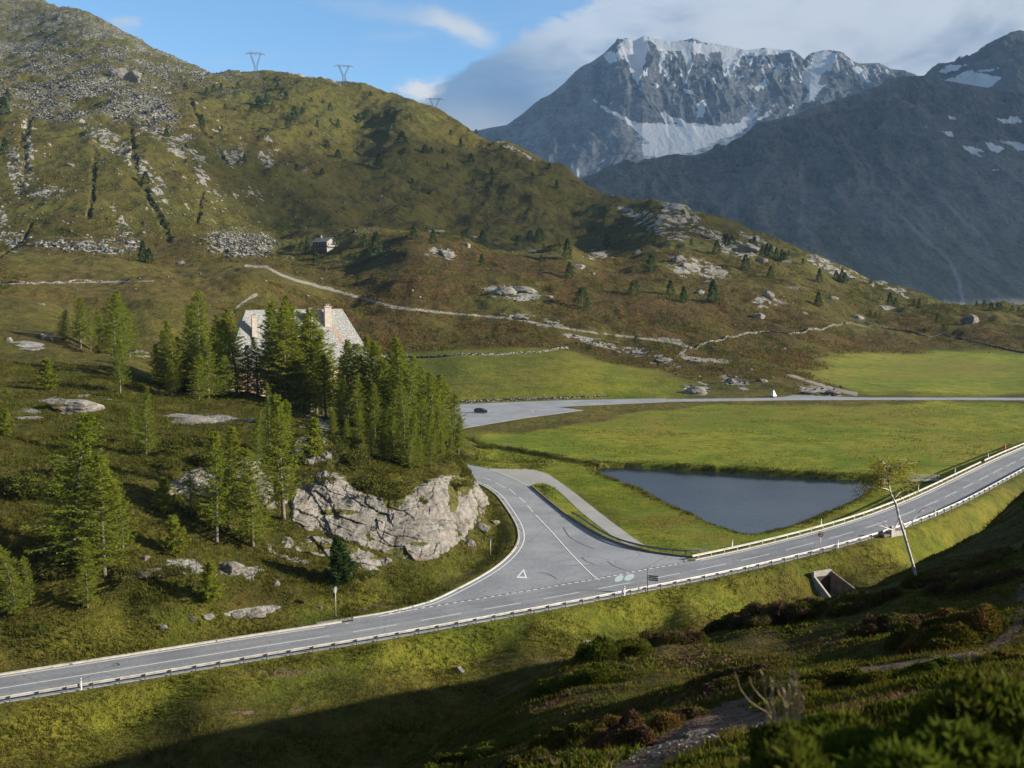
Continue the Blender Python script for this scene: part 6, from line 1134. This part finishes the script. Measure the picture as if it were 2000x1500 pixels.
rocks([(865, 498, 46, 20, 'pale blocky outcrop on the face of the heather hill'), (832, 498, 20, 10, 'small outcrop left of the pale blocky one'), (850, 452, 55, 8, 'flat pale slab on the summit of the heather hill'), (925, 464, 30, 8, 'pale slab on the hill crest right of the summit'), (912, 482, 20, 10, 'small pale rock below the crest slab'), (968, 476, 26, 8, 'slanting pale slab on the heather crest'), (1040, 492, 30, 9, 'flat slab right of the round conifer'), (985, 575, 60, 26, 'big dark-shaded outcrop in the middle of the heather'), (1025, 570, 60, 18, 'pale ledge joined to the big middle outcrop'), (1070, 580, 26, 8, 'low rock at the right end of the middle outcrop'), (1170, 500, 48, 18, 'long rounded rock slab on the upper heather'), (1152, 505, 16, 9, 'small boulder beside the long rounded slab'), (1245, 496, 16, 16, 'upright pale boulder on the upper heather'), (1273, 510, 18, 12, 'boulder right of the upright pale one'), (1130, 523, 40, 9, 'low pale slab strip above the dark conifer'), (1158, 535, 14, 9, 'small pale boulder under the slab strip'), (1010, 622, 44, 9, 'pale slab beside the gravel track bend'), (1045, 630, 30, 8, 'narrow slab tailing off along the track'), (1340, 520, 60, 34, 'large rock bluff on the right part of the hill'), (1395, 532, 60, 30, 'broad right half of the rock bluff'), (1325, 510, 26, 26, 'pale buttress at the left end of the rock bluff'), (1460, 490, 52, 22, 'smooth grey rock dome under the skyline'), (1375, 462, 40, 10, 'flat slab under the skyline left of the rock dome'), (1490, 510, 30, 18, 'jagged rocks right of the smooth dome'), (1535, 512, 26, 18, 'rounded grey boulder on the skyline slope'), (1500, 582, 30, 20, 'left half of the split pale boulders'), (1525, 592, 30, 18, 'right half of the split pale boulders'), (1480, 620, 40, 12, 'flat rock in the brown heather under the split boulders'), (1570, 612, 24, 12, 'round boulder left of the dry stone wall top'), (1675, 620, 34, 20, 'rock by the top end of the pale dry stone wall'), (1693, 632, 12, 9, 'small rock beside the wall top'), (1895, 632, 44, 24, 'dark boulder on the heather at the far right'), (1545, 562, 40, 14, 'rock ledge in the dark heather'), (1630, 583, 26, 9, 'flat pale rock left of the skyline conifers'), (1725, 600, 50, 12, 'light slab under the two skyline conifers'), (1370, 572, 24, 12, 'slanting pale rock by the three conifers'), (1360, 768, 50, 26, 'craggy rock knob beside the far road'), (1425, 748, 26, 18, 'weathered outcrop in the bank above the far road'), (1488, 745, 26, 12, 'low outcrop left of the white pyramid'), (1466, 722, 14, 9, 'small pale rock high on the bank'), (1508, 738, 10, 8, 'little round rock behind the white pyramid'), (1583, 768, 46, 14, 'smooth whale-backed rock right of the pyramid'), (1625, 770, 40, 12, 'second smooth rock tapering towards the track end'), (1297, 704, 40, 9, 'flat stones at the foot of the track bend'), (1250, 690, 40, 8, 'stone ledge left of the track bend'), (1165, 662, 22, 6, 'pale stone in the brown heather'), (1200, 668, 16, 6, 'small pale stone right of the heather stone'), (355, 515, 20, 11, 'square boulder at the foot of the mountain'), (137, 322, 22, 16, 'round boulder high on the left mountainside'), (50, 364, 14, 10, 'boulder lying low on the left mountainside'), (245, 551, 9, 6, 'small boulder on the pasture at the left'), (265, 566, 8, 7, 'small boulder right of the pasture boulder'), (82, 603, 22, 8, 'dark boulder on the pasture at the far left')], group='rocks on the heather hills', ymin=360)
rocks([(150, 800, 130, 28, 'broad pale rock back breaking through the grass at left'), (60, 815, 60, 14, 'low shelf of rock left of the broad rock back'), (375, 822, 110, 14, 'flat pale ledge on top of the knoll'), (480, 820, 60, 10, 'thin rock ledge behind the knoll top'), (50, 682, 60, 12, 'smooth pale slab at the left edge near the far grove'), (15, 665, 22, 18, 'upright rock at the left edge'), (275, 696, 44, 10, 'flat grey rock under the far grove'), (85, 658, 40, 14, 'pale rock left of the far grove'), (500, 1200, 62, 16, 'largest flat rock in the row above the road'), (462, 1203, 36, 13, 'second flat rock in the row above the road'), (405, 1208, 30, 10, 'third rock in the row above the road'), (375, 1212, 22, 9, 'low rock at the left end of the row above the road'), (315, 1224, 26, 9, 'single pale rock apart from the row above the road'), (255, 1135, 14, 8, 'small white rock below the lower left larches'), (283, 1092, 26, 8, 'rock showing between the lower left larches'), (450, 1115, 70, 26, 'mossy rock below the slender larches'), (300, 1122, 80, 16, 'flat weathered rock in the dry grass'), (535, 1140, 26, 20, 'dark rock left of the spruce bush'), (622, 1185, 16, 8, 'little pale stone on the verge grass'), (940, 1035, 46, 20, 'slanting rock fin right of the cliff foot'), (965, 1022, 28, 16, 'pointed rock fin at the right end of the cliff foot'), (912, 1060, 36, 18, 'low pale rock fin near the give way sign'), (898, 1050, 26, 16, 'rock fin tucked against the cliff foot'), (900, 1310, 30, 22, 'grey stone on the shaded embankment foot'), (1142, 1252, 24, 5, 'flat stone in the shaded grass below the guardrail'), (985, 868, 26, 5, 'flat pale stone in the meadow beside the ditch'), (1165, 898, 16, 5, 'flat stone by the stream')], group='rocks on and around the knoll', ymin=90)
rocks([(1372, 1432, 74, 20, 'pale slanting slab in the bare path near the camera'), (1430, 1470, 80, 16, 'grey flat slab at the lower end of the bare path'), (1455, 1498, 60, 34, 'dark rock edge below the blurred bushes'), (1500, 1345, 26, 8, 'small stone in the reddish path')], group='rocks in the foreground path', ymin=4)
# ------------------------------------------------------------------ scree and scattered stones: uncountable
def scatter_stones(name, label, pts, size, seed, mat='dry'):
    r = np.random.default_rng(seed); base = np.array([(1, 0, 0), (-1, 0, 0), (0, 1, 0), (0, -1, 0), (0, 0, 1), (0, 0, -1)], float); F_ = np.array([(0, 2, 4), (2, 1, 4), (1, 3, 4), (3, 0, 4), (2, 0, 5), (1, 2, 5), (3, 1, 5), (0, 3, 5)]); n = len(pts)
    co = base[None]*r.uniform(.55, 1.2, (n, 6, 1))+r.normal(size=(n, 6, 3))*.16; co[..., 2] *= .7; a = r.uniform(0, 6.28, n); c, s = np.cos(a)[:, None], np.sin(a)[:, None]; x = co[..., 0]*c-co[..., 1]*s; y = co[..., 0]*s+co[..., 1]*c
    co = np.stack([x, y, co[..., 2]], -1)*np.asarray(size)[:, None, None]+pts[:, None]; tr = (np.arange(n)[:, None, None]*6+F_[None]).reshape(-1, 3); ob = np_mesh(name, co.reshape(-1, 3), tr, M[mat]); tag(ob, label, kind='stuff'); return ob
M['stone'] = stone_mat('field_stone', (.13, .13, .12), (.28, .275, .25), .4)
def pick(mask, n, seed, smin, smax, pw=3):
    r = np.random.default_rng(seed); w = (mask*RR*RR).ravel() if False else mask.ravel()*1.; w /= w.sum(); idx = r.choice(w.size, n, p=w); P = np.stack([GX.ravel()[idx], GY.ravel()[idx]], 1)+r.normal(size=(n, 2))*.8; z = gz(P[:, 0], P[:, 1]); s = smin+(smax-smin)*r.random(n)**pw; return np.c_[P, z], s
vis = front & (PU > -60) & (PU < 2060) & (PV > -30) & (PV < 1540)
p, s = pick(scree*vis, 42000, 3, .35, 2.4, 4); scatter_stones('scree', 'grey scree field on the upper left mountain', p, s, 4, 'stone')
p, s = pick((sm(RR, 600, 800)*vis*(PU < 760)*(.15+rock)*(PV > 150)), 6000, 5, .35, 2.0, 4); scatter_stones('loose_stones', 'loose pale stones strewn over the mountainside', p, s, 6, 'stone')
p, s = pick(vis*(RR > 380)*(RR < 900)*(rock+.03*heather), 2500, 7, .25, 1.3, 3); scatter_stones('loose_stones', 'loose stones among the heather', p, s, 8, 'stone')
p, s = pick(vis*(RR < 60)*(RR > 5)*bare, 4000, 9, .006, .032, 3); scatter_stones('gravel', 'gravel and small stones on the bare path', p, s, 10, 'stone')
# ruined stone hut on the scree shoulder
x, y, z = hit(236, 152, 700); t = thing('rock_tower', 'pale jagged rock tower at the top of the scree shoulder', 'rock', (x, y, z)); ob = bpy.data.objects.new('body', LU[2]); COL.objects.link(ob); ob.parent = t; ob.scale = (15, 9, 24); ob2 = bpy.data.objects.new('side_block', LU[5]); COL.objects.link(ob2); ob2.parent = t; ob2.location = (16, 0, -2); ob2.scale = (9, 7, 16)
x, y, z = hit(590, 146, 900)
# ------------------------------------------------------------------ birch on the foreground slope
M['birch'] = vary('birch_bark', (.56, .52, .50), (.20, .16, .145), 5, .8, bump=.4, lo=.45, hi=.70); M['birchleaf'] = leaf_mat('birch_leaves', (.12, .13, .018), (.28, .25, .035), (.24, .2, .03), .45); M['twig'] = vary('twig', (.12, .09, .075), (.20, .15, .13), 5, .9)
def birch():
    x0, yb, z0 = hit(1792, 1136, 40); t = thing('birch_tree', 'leaning white-stemmed birch with thin yellow leaves on the foreground slope', 'tree', (x0, yb, z0)); o = Vector((x0, yb, z0)); b = MB()
    L = lambda u, v, dy=0: Vector(Y(u, v, yb+dy))-o
    st = [Vector((0, 0, -.4)), L(1788, 1120), L(1778, 1085), L(1768, 1050), L(1757, 1015), L(1750, 985, .3), L(1740, 965, .5), L(1736, 948, .4), L(1735, 932), L(1733, 917), L(1730, 905)]
    b.tube(st, [.085, .075, .068, .064, .06, .055, .045, .036, .028, .02, .01], 8); r = random.Random(3); tips = []
    def br(pts, r0): b.tube(pts, [r0*(1-.75*i/(len(pts)-1)) for i in range(len(pts))], 5)
    br([L(1757, 1015), L(1745, 1035-.0), L(1735, 1033, -.5), L(1722, 1027, -.8), L(1712, 1028, -1)], .05); br([L(1735, 1033, -.5), L(1728, 1022), L(1715, 1017)], .03); br([L(1754, 1010), L(1768, 1030, .5), L(1782, 1018, 1), L(1795, 1000, 1.2), L(1805, 996, 1.2)], .045); br([L(1795, 1000, 1.2), L(1808, 990), L(1822, 992)], .02); br([L(1745, 975), L(1752, 968, .5), L(1760, 960, .6)], .025)
    cl = []
    for k in range(46):
        h = r.random(); i = 6+h*4; q = st[int(i)].lerp(st[min(10, int(i)+1)], i-int(i)); a = r.uniform(0, 6.28); ln_ = (1.7*(1-h*.55))*r.uniform(.5, 1.15); e = q+Vector((math.cos(a)*ln_+.25, math.sin(a)*ln_*.8, ln_*r.uniform(-.25, .45))); m_ = q.lerp(e, .5)+Vector((0, 0, .15)); b.tube([q, m_, e], [.018, .011, .004], 3); cl += [m_.lerp(e, r.random()) for _ in range(6)]+[e]*4
    b.build('trunk', M['birch'], t, True); C = np.array([c[:] for c in cl]); R_ = np.random.default_rng(4); n = 1900; P = C[R_.integers(0, len(C), n)]+R_.normal(size=(n, 3))*.17; D = R_.normal(size=(n, 3)); D /= np.linalg.norm(D, axis=1)[:, None]
    co = tris_at(P, D, .085*R_.uniform(.6, 1.4, n), .035*R_.uniform(.7, 1.4, n), R_); np_mesh('crown', co, np.arange(3*n).reshape(-1, 3), M['birchleaf'], t)
birch()
# ------------------------------------------------------------------ foreground shrubs
M['heath1'] = leaf_mat('heath_leaves', (.034, .046, .008), (.110, .112, .018), (.09, .095, .02), .25); M['heath2'] = leaf_mat('heather_bloom', (.060, .035, .026), (.125, .078, .060), (.085, .056, .04), .25); M['rust2'] = leaf_mat('rusty_leaves', (.11, .062, .022), (.17, .11, .038), (.08, .065, .02), .3); M['green2'] = leaf_mat('bright_leaves', (.032, .055, .008), (.085, .115, .018), (.07, .085, .016), .35)
def shrub(u, v, wpx, hpx, label, mats=('heath1', 'heath2'), n=9000, ymin=4, leaf=.05, seed=0, dep=None):
    x, y, z = hit(u, v, ymin) if dep is None else (lambda q: (q[0], q[1], g1(q[0], q[1])))(Y(u, v, dep)); w = wpx/2/FPX*y; h = hpx/FPX*y; R_ = np.random.default_rng(seed+int(u)); k = 11
    cx_ = R_.uniform(-.95, .95, k)*w; cy = R_.uniform(-.7, .7, k)*w; cr_ = R_.uniform(.22, .5, k)*w; i = R_.integers(0, k, n); a = R_.uniform(0, 6.28, n); rad = np.sqrt(R_.random(n)); X_ = x+cx_[i]+np.cos(a)*rad*cr_[i]; Y_ = y+cy[i]+np.sin(a)*rad*cr_[i]
    top = h*.55*(1-rad**2)**.5*(.40+.60*np.exp(-(cx_[i]**2+cy[i]**2)/(w*w)))*(1+.7*fbm(X_*2.2, Y_*2.2, 3, seed))+leaf*R_.random(n)*1.2; Z_ = gz(X_, Y_)+top*(1-.5*R_.random(n)**3)-.02
    P = np.stack([X_-x, Y_-y, Z_-z], 1); D = R_.normal(size=(n, 3))*.6+np.array([0, 0, .8]); D[:, 0] += np.cos(a)*rad; D[:, 1] += np.sin(a)*rad; D /= np.linalg.norm(D, axis=1)[:, None]; L_ = leaf*R_.uniform(.6, 1.7, n); co = tris_at(P, D, L_, L_*.30, R_)
    sel = (fbm(X_*1.3, Y_*1.3, 3, seed+3)+R_.normal(size=n)*.25 > .12); o = np_mesh('heather_shrub' if mats[0] != 'green2' else 'bush', co, np.arange(3*n).reshape(-1, 3), [M[m] for m in mats], mi=sel.astype(int)); o.location = (x, y, z); tag(o, label, 'shrub' if mats[0] != 'green2' else 'bush', 'shrubs on the foreground slope'); return o
shrub(1175, 1290, 170, 70, 'bright green shrub on the sunlit nose of the slope', ('heath1', 'green2'), 16000, leaf=.07)
shrub(1290, 1262, 150, 55, 'greenish heather hump behind the bright green shrub', leaf=.07, n=12000)
shrub(1120, 1340, 150, 50, 'green shrub below the bright one on the nose of the slope', ('heath1', 'green2'), 14000, leaf=.06)
shrub(1450, 1215, 150, 40, 'purple heather strip along the crest of the slope', ('heath1', 'heath2'), 12000, leaf=.09)
shrub(1530, 1215, 150, 55, 'leafy shrub in the middle of the dark slope', ('heath1', 'heath2'), 14000, leaf=.08)
shrub(1870, 1240, 230, 75, 'large round olive shrub at right below the birch', ('heath1', 'rust2'), 26000, leaf=.07)
shrub(1740, 1235, 150, 55, 'dark shrub left of the large olive one', ('heath1', 'heath2'), 16000, leaf=.07)
shrub(1600, 1345, 230, 60, 'brown heather hummock above the bare path', ('heath1', 'rust2'), 24000, leaf=.05)
shrub(1440, 1330, 150, 40, 'heather tuft left of the brown hummock', n=14000, leaf=.05)
shrub(1240, 1450, 160, 75, 'rusty heather clump left of the bare path', ('rust2', 'heath2'), 22000, leaf=.035)
shrub(1130, 1440, 170, 60, 'green heath clump beside the rusty heather', ('heath1', 'rust2'), 20000, leaf=.04)
shrub(1060, 1500, 180, 60, 'purple-tinged heather at the bottom of the picture', n=20000, leaf=.04)
shrub(900, 1500, 180, 60, 'dark green heath left at the bottom of the picture', ('heath1', 'green2'), 16000, leaf=.05)
shrub(1350, 1400, 70, 40, 'small dark purple heather tuft on the bare earth', ('heath2', 'heath1'), 7000, leaf=.035)
shrub(1820, 1140, 110, 26, 'blooming heather around the foot of the birch', ('heath2', 'heath1'), 12000, leaf=.09)
shrub(1900, 1150, 160, 40, 'blooming heather strip right of the birch', ('heath2', 'heath1'), 12000, leaf=.08)
shrub(1960, 1090, 160, 40, 'dark heather on the crest at the right edge', ('heath1', 'heath2'), 12000, leaf=.10)
shrub(1680, 1180, 130, 36, 'dark heath left of the birch foot', ('heath1', 'heath2'), 10000, leaf=.09)
shrub(1800, 1320, 110, 40, 'low green tuft on the upper side of the bare path', ('heath1', 'green2'), 9000, leaf=.045)
shrub(1980, 1300, 140, 50, 'dark tuft at the right edge beside the bare path', ('heath1', 'rust2'), 12000, leaf=.05)
shrub(1400, 1492, 110, 40, 'yellow-green moss cushion beside the gravel of the path', ('heath1', 'green2'), 12000, leaf=.025)
shrub(1750, 1400, 330, 60, 'bright grassy tussock below the bare path', ('green2', 'heath1'), 30000, leaf=.04)
# near blurred bushes at bottom right
def near_bush(u, vtop, dep, wpx, label, seed, n=26000, leaf=.05, mats=('green2', 'heath1')):
    x, y, zt = Y(u, vtop, dep); z = g1(x, y); w = wpx/2/FPX*y; h = zt-z; R_ = np.random.default_rng(seed); d = R_.normal(size=(n, 3)); d /= np.linalg.norm(d, axis=1)[:, None]; q = 7; lob = R_.uniform(-1, 1, (q, 3))*np.array([w*.6, w*.5, h*.16])+np.array([0, 0, h*.62]); i = R_.integers(0, q, n)
    P = lob[i]+d*np.array([w*.48, w*.48, h*.34])*(.8+.3*R_.random((n, 1))); P[:, 2] = np.maximum(P[:, 2], -.1); low = R_.random(n) < .4; P[low] = np.c_[R_.uniform(-w, w, low.sum()), R_.uniform(-w*.8, w*.8, low.sum()), R_.random(low.sum())**1.5*h*.7]
    D = d*.6+R_.normal(size=(n, 3))*.75+np.array([-.1, 0, .45]); D /= np.linalg.norm(D, axis=1)[:, None]; L_ = leaf*R_.uniform(.6, 1.9, n); co = tris_at(P, D, L_*.85, L_*.20, R_); sel = fbm(P[:, 0]*5, P[:, 2]*5+P[:, 1]*3, 3, seed)+R_.normal(size=n)*.2 > .1
    o = np_mesh('bush', co, np.arange(3*n).reshape(-1, 3), [M[m] for m in mats], mi=sel.astype(int)); o.location = (x, y, z); tag(o, label, 'bush', 'near bushes at the bottom right corner')
near_bush(1600, 1425, 5.2, 230, 'left one of the blurred green bushes close to the camera', 1)
near_bush(1780, 1450, 4.6, 330, 'middle one of the blurred green bushes close to the camera', 2)
near_bush(1975, 1372, 4.4, 330, 'highest blurred green bush in the bottom right corner', 3)
near_bush(1880, 1475, 3.4, 420, 'nearest blurred green bush at the bottom edge', 4)
near_bush(1560, 1480, 4.0, 200, 'small blurred bush at the bottom edge left of the others', 5, 14000)
# bent pale stems and dry grass heads
M['straw'] = vary('straw', (.22, .17, .09), (.32, .25, .14), 6, .9)
t = thing('dry_stems', 'two bent pale dead stems beside the blurred bushes', 'dead stems', (0, 0, 0)); Ls = lambda u, v, d=6.5: Vector(Y(u, v, d))
o = Ls(1500, 1395); t.location = o
for P_ in (((1435, 1312), (1446, 1345), (1462, 1368), (1482, 1382), (1500, 1392)), ((1463, 1322), (1470, 1342), (1485, 1360), (1498, 1372))):
    b = MB(); b.tube([Ls(u, v)-o for u, v in P_]+[Ls(P_[-1][0]+14, P_[-1][1]+60)-o], [.0015, .002, .003, .0035, .004][:len(P_)]+[.004], 6); b.build('stem', M['straw'], t, True)
b = MB(); q = random.Random(8); o = Vector(Y(1540, 1420, 5.6)); o.z = g1(o.x, o.y)
for k in range(30):
    u = q.uniform(1490, 1575); vt = q.uniform(1310, 1375); e = Vector(Y(u, vt, q.uniform(5.2, 6)))-o; s0 = Vector((e.x*.8+q.uniform(-.05, .05), e.y, -.05)); m_ = s0.lerp(e, .6)+Vector((q.uniform(-.02, .02), 0, 0)); b.tube([s0, m_, e], [.003, .003, .002], 3)
    for j in range(5): p_ = e+Vector((q.uniform(-.012, .012), q.uniform(-.012, .012), -j*.018)); b.tube([p_, p_+Vector((q.uniform(-.015, .015), 0, .03))], [.005, .002], 3)
ob = b.build('dry_grass', M['straw'], None, loc=tuple(o)); tag(ob, 'yellow dry grass heads beside the blurred bushes', 'grass tuft')
# ------------------------------------------------------------------ ground cover: tufts without number
M['grassl'] = leaf_mat('pasture_grass', (.036, .042, .005), (.080, .078, .010), (.088, .072, .015), .3); M['grassd'] = leaf_mat('dry_grass_blades', (.085, .066, .016), (.14, .11, .03), (.11, .08, .02), .3)
M['grassm'] = leaf_mat('meadow_grass', (.080, .115, .010), (.20, .20, .024), (.18, .17, .03), .3)
def tufts(name, label, mask, n, seed, lmin, lmax, wid, mats, up=1.0, blades=5, ns=2.0, split=.1, jit=.6):
    R_ = np.random.default_rng(seed); m = mask.ravel().astype(float); cell = (RR**2).ravel(); w = m*cell**.35; w /= w.sum(); idx = R_.choice(w.size, n, p=w); X_ = GX.ravel()[idx]+R_.normal(size=n)*RR.ravel()[idx]*.004; Y_ = GY.ravel()[idx]+R_.normal(size=n)*RR.ravel()[idx]*.004
    X_ = np.repeat(X_, blades)+R_.normal(size=n*blades)*wid*2; Y_ = np.repeat(Y_, blades)+R_.normal(size=n*blades)*wid*2; N = n*blades; P = np.stack([X_, Y_, gz(X_, Y_)-.03], 1); D = R_.normal(size=(N, 3))*jit+np.array([0, 0, up]); D[:, 2] = np.abs(D[:, 2]); D /= np.linalg.norm(D, axis=1)[:, None]
    L_ = (lmin+(lmax-lmin)*R_.random(N)**2)*(.6+.8*np.clip(fbm(X_/ns, Y_/ns, 2, seed)+.5, 0, 1)); co = tris_at(P, D, L_, L_*wid/lmax*1., R_); sel = fbm(X_/ns/1.5, Y_/ns/1.5, 3, seed+2)+R_.normal(size=N)*.25 > split
    o = np_mesh(name, co, np.arange(3*N).reshape(-1, 3), [M[k] for k in mats], mi=sel.astype(int)); tag(o, label, kind='stuff'); return o
nob = (1-np.clip(bare*1.5, 0, 1))
fg = vis & (RR < 95) & (RR > 2.2)
tufts('heather', 'heather and dwarf shrubs carpeting the foreground slope', fg*nob*(RR < 38), 60000, 11, .05, .16, .035, ('heath1', 'heath2'), .8, 5, 1.2, .3)
tufts('heather', 'heather covering the far part of the foreground slope', fg*nob*(RR >= 36), 75000, 12, .06, .17, .07, ('heath1', 'heath2'), .45, 5, 2.5, .42, .9)
tufts('grass', 'grass blades between the heather', fg*nob*(RR < 40), 26000, 13, .07, .22, .012, ('grassl', 'rust2'), .8, 5, 1.5, .2, .9)
paved = np.zeros(GX.shape, bool); paved |= (dm < 5.2) | (dj < 1.0)
for P in (POND, LAYBY):
    m = near(GX, GY, P, 3); paved[m] |= poly_sdf(GX[m], GY[m], P) < .6
b95 = vis & (RR > 92) & (RR < 260) & ~paved & (CUTM > .5)
tufts('grass', 'tall rough grass on the embankment below the road', b95*(GX > -80)*(side < 0)*(dm < 70)*(RR < 175), 60000, 14, .18, .55, .05, ('grassl', 'grassd'), 1.1, 4, 3.5, .15)
tufts('grass', 'rough grass and dwarf shrubs over the knoll', b95*(GX < 8)*((side >= 0) | (dm > 40))*(1-np.clip(rock*1.2, 0, 1)), 80000, 15, .2, .6, .07, ('heath1', 'grassl'), .9, 4, 4, .0)
tufts('grass', 'short grass of the meadow around the pond', b95*(GX >= 4)*(side >= 0)*(RR < 245), 40000, 16, .08, .22, .035, ('grassm', 'grassd'), 1., 3, 6, .35)
pb = vis & (RR < 270); dp = np.full(GX.shape, 99.); m = near(GX, GY, POND, 6); dp[m] = np.abs(poly_sdf(GX[m], GY[m], POND)-.5)
M['sedge'] = leaf_mat('bank_sedge', (.035, .045, .012), (.10, .10, .025), (.12, .09, .03), .2)
tufts('grass', 'grass tufts over the far meadow', vis*(RR >= 240)*(RR < 420)*(GX > 0)*(green > .6)*(dm > 8), 40000, 21, .12, .38, .07, ('grassm', 'grassd'), .9, 3, 7, .25)
tufts('sedge', 'dark sedge fringing the pond', pb*(dp < .9), 9000, 17, .25, .6, .06, ('sedge', 'sedge'), 1.1, 4, 2)
dc_ = np.full(GX.shape, 99.); m = near(GX, GY, CREEK, 6); dc_[m] = line_dist(GX[m], GY[m], CREEK)[0]
tufts('sedge', 'dark sedge along the stream', vis*(dc_ < 2.2)*(dc_ > .5), 3500, 18, .25, .6, .06, ('sedge', 'sedge'), 1.1, 4, 2)
m5 = vis & (RR > 370) & (RR < 900)
tufts('heather', 'dwarf shrubs over the heather hills', m5*(heather > .45)*(rock < .3)*(path < .1), 100000, 19, .35, 1.1, .26, ('heath1', 'rust2'), .7, 4, 9, .1)
tufts('heather', 'dwarf shrubs over the grassy mountainside', vis*(RR > 850)*(RR < 1450)*(rock < .3)*(scree < .3)*(gully < .2)*sm(nz[1], -.1, .2), 26000, 20, .5, 1.4, .5, ('heath1', 'rust2'), .6, 4, 20, .3)
# ------------------------------------------------------------------ unseen cloud mass right of the frame, added to shade the far mountains
def shade_clouds():
    n, m_ = 90, 60; a = np.linspace(0, 1, n); c = np.linspace(0, 2*math.pi, m_, endpoint=False); A_, C_2 = np.meshgrid(a, c, indexing='ij')
    # a long flattened roll of cloud, closed at both ends
    prof = np.clip(np.sin(np.pi*A_), 0, 1)**.35; yy = 1500+9000*A_; xx = 6550+np.maximum(0, yy-6000)*.25+np.cos(C_2)*520*prof; zz = 3700+np.sin(C_2)*3250*prof
    d = fbm(yy/700+np.cos(C_2), zz/700, 4, 91)*160*prof; xx += np.cos(C_2)*d; zz += np.sin(C_2)*d
    o = grid_mesh('cloud', xx, yy, zz, True); m = bpy.data.materials.new('cloud_vapour'); m.use_nodes = True; T = NT(m.node_tree); T.n.remove(T.n['Principled BSDF'])
    df = T.node('ShaderNodeBsdfDiffuse'); df.inputs[0].default_value = (.85, .86, .88, 1); tp = T.node('ShaderNodeBsdfTransparent'); x = T.node('ShaderNodeMixShader')
    sy = T.node('ShaderNodeSeparateXYZ'); T.l.new(T.pos(), sy.inputs[0]); T.put(x.inputs[0], T.math('ADD', T.ramp(sy.outputs[1], 3600, 6500, .80, .50), T.ramp(T.noise(T.pos(), .0011, 4, .6), .3, .7, -.06, .08))); T.l.new(tp.outputs[0], x.inputs[1]); T.l.new(df.outputs[0], x.inputs[2]); T.l.new(x.outputs[0], T.n['Material Output'].inputs[0]); o.data.materials.append(m)
    o['kind'] = 'stuff'; o['label'] = 'unseen bank of cloud right of the view, added to shade the far mountains'
    # a smaller unseen puff, added to shade the foot of the near mountainside
    bm = bmesh.new(); bmesh.ops.create_icosphere(bm, subdivisions=4, radius=1); 
    for v in bm.verts: v.co *= 1+.16*math.sin(v.co.x*5+v.co.y*7)+.1*math.sin(v.co.z*9+v.co.y*4)
    me = bpy.data.meshes.new('cloud'); bm.to_mesh(me); bm.free(); q = bpy.data.objects.new('cloud', me); COL.objects.link(q); q.location = (6560, 250, 2492); q.scale = (420, 230, 46); q.rotation_euler = (0, 0, .1); m2 = m.copy(); me.materials.append(m2); T2 = NT(m2.node_tree); mx = [k for k in T2.n if k.type == 'MIX_SHADER'][0]; [T2.l.remove(l) for l in list(mx.inputs[0].links)]; mx.inputs[0].default_value = .34; q['kind'] = 'stuff'; q['label'] = 'small unseen cloud right of the view, added to shade the mountainside'
shade_clouds()
def haze():
    bm = bmesh.new(); bmesh.ops.create_cube(bm, size=1, matrix=Matrix.Translation((0, 4050, 960)) @ Matrix.Diagonal((10900, 14100, 3000, 1)))
    me = bpy.data.meshes.new('haze'); bm.to_mesh(me); bm.free(); o = bpy.data.objects.new('haze', me); COL.objects.link(o); o['kind'] = 'stuff'; o['label'] = 'thin blue mountain haze'
    m = bpy.data.materials.new('haze'); m.use_nodes = True; T = NT(m.node_tree); T.n.remove(T.n['Principled BSDF'])
    v = T.node('ShaderNodeVolumePrincipled'); v.inputs['Color'].default_value = (.42, .68, 1, 1); v.inputs['Density'].default_value = HAZE; v.inputs['Anisotropy'].default_value = .0
    T.l.new(v.outputs[0], T.n['Material Output'].inputs['Volume']); me.materials.append(m)
HAZE = 3.8e-5
haze()
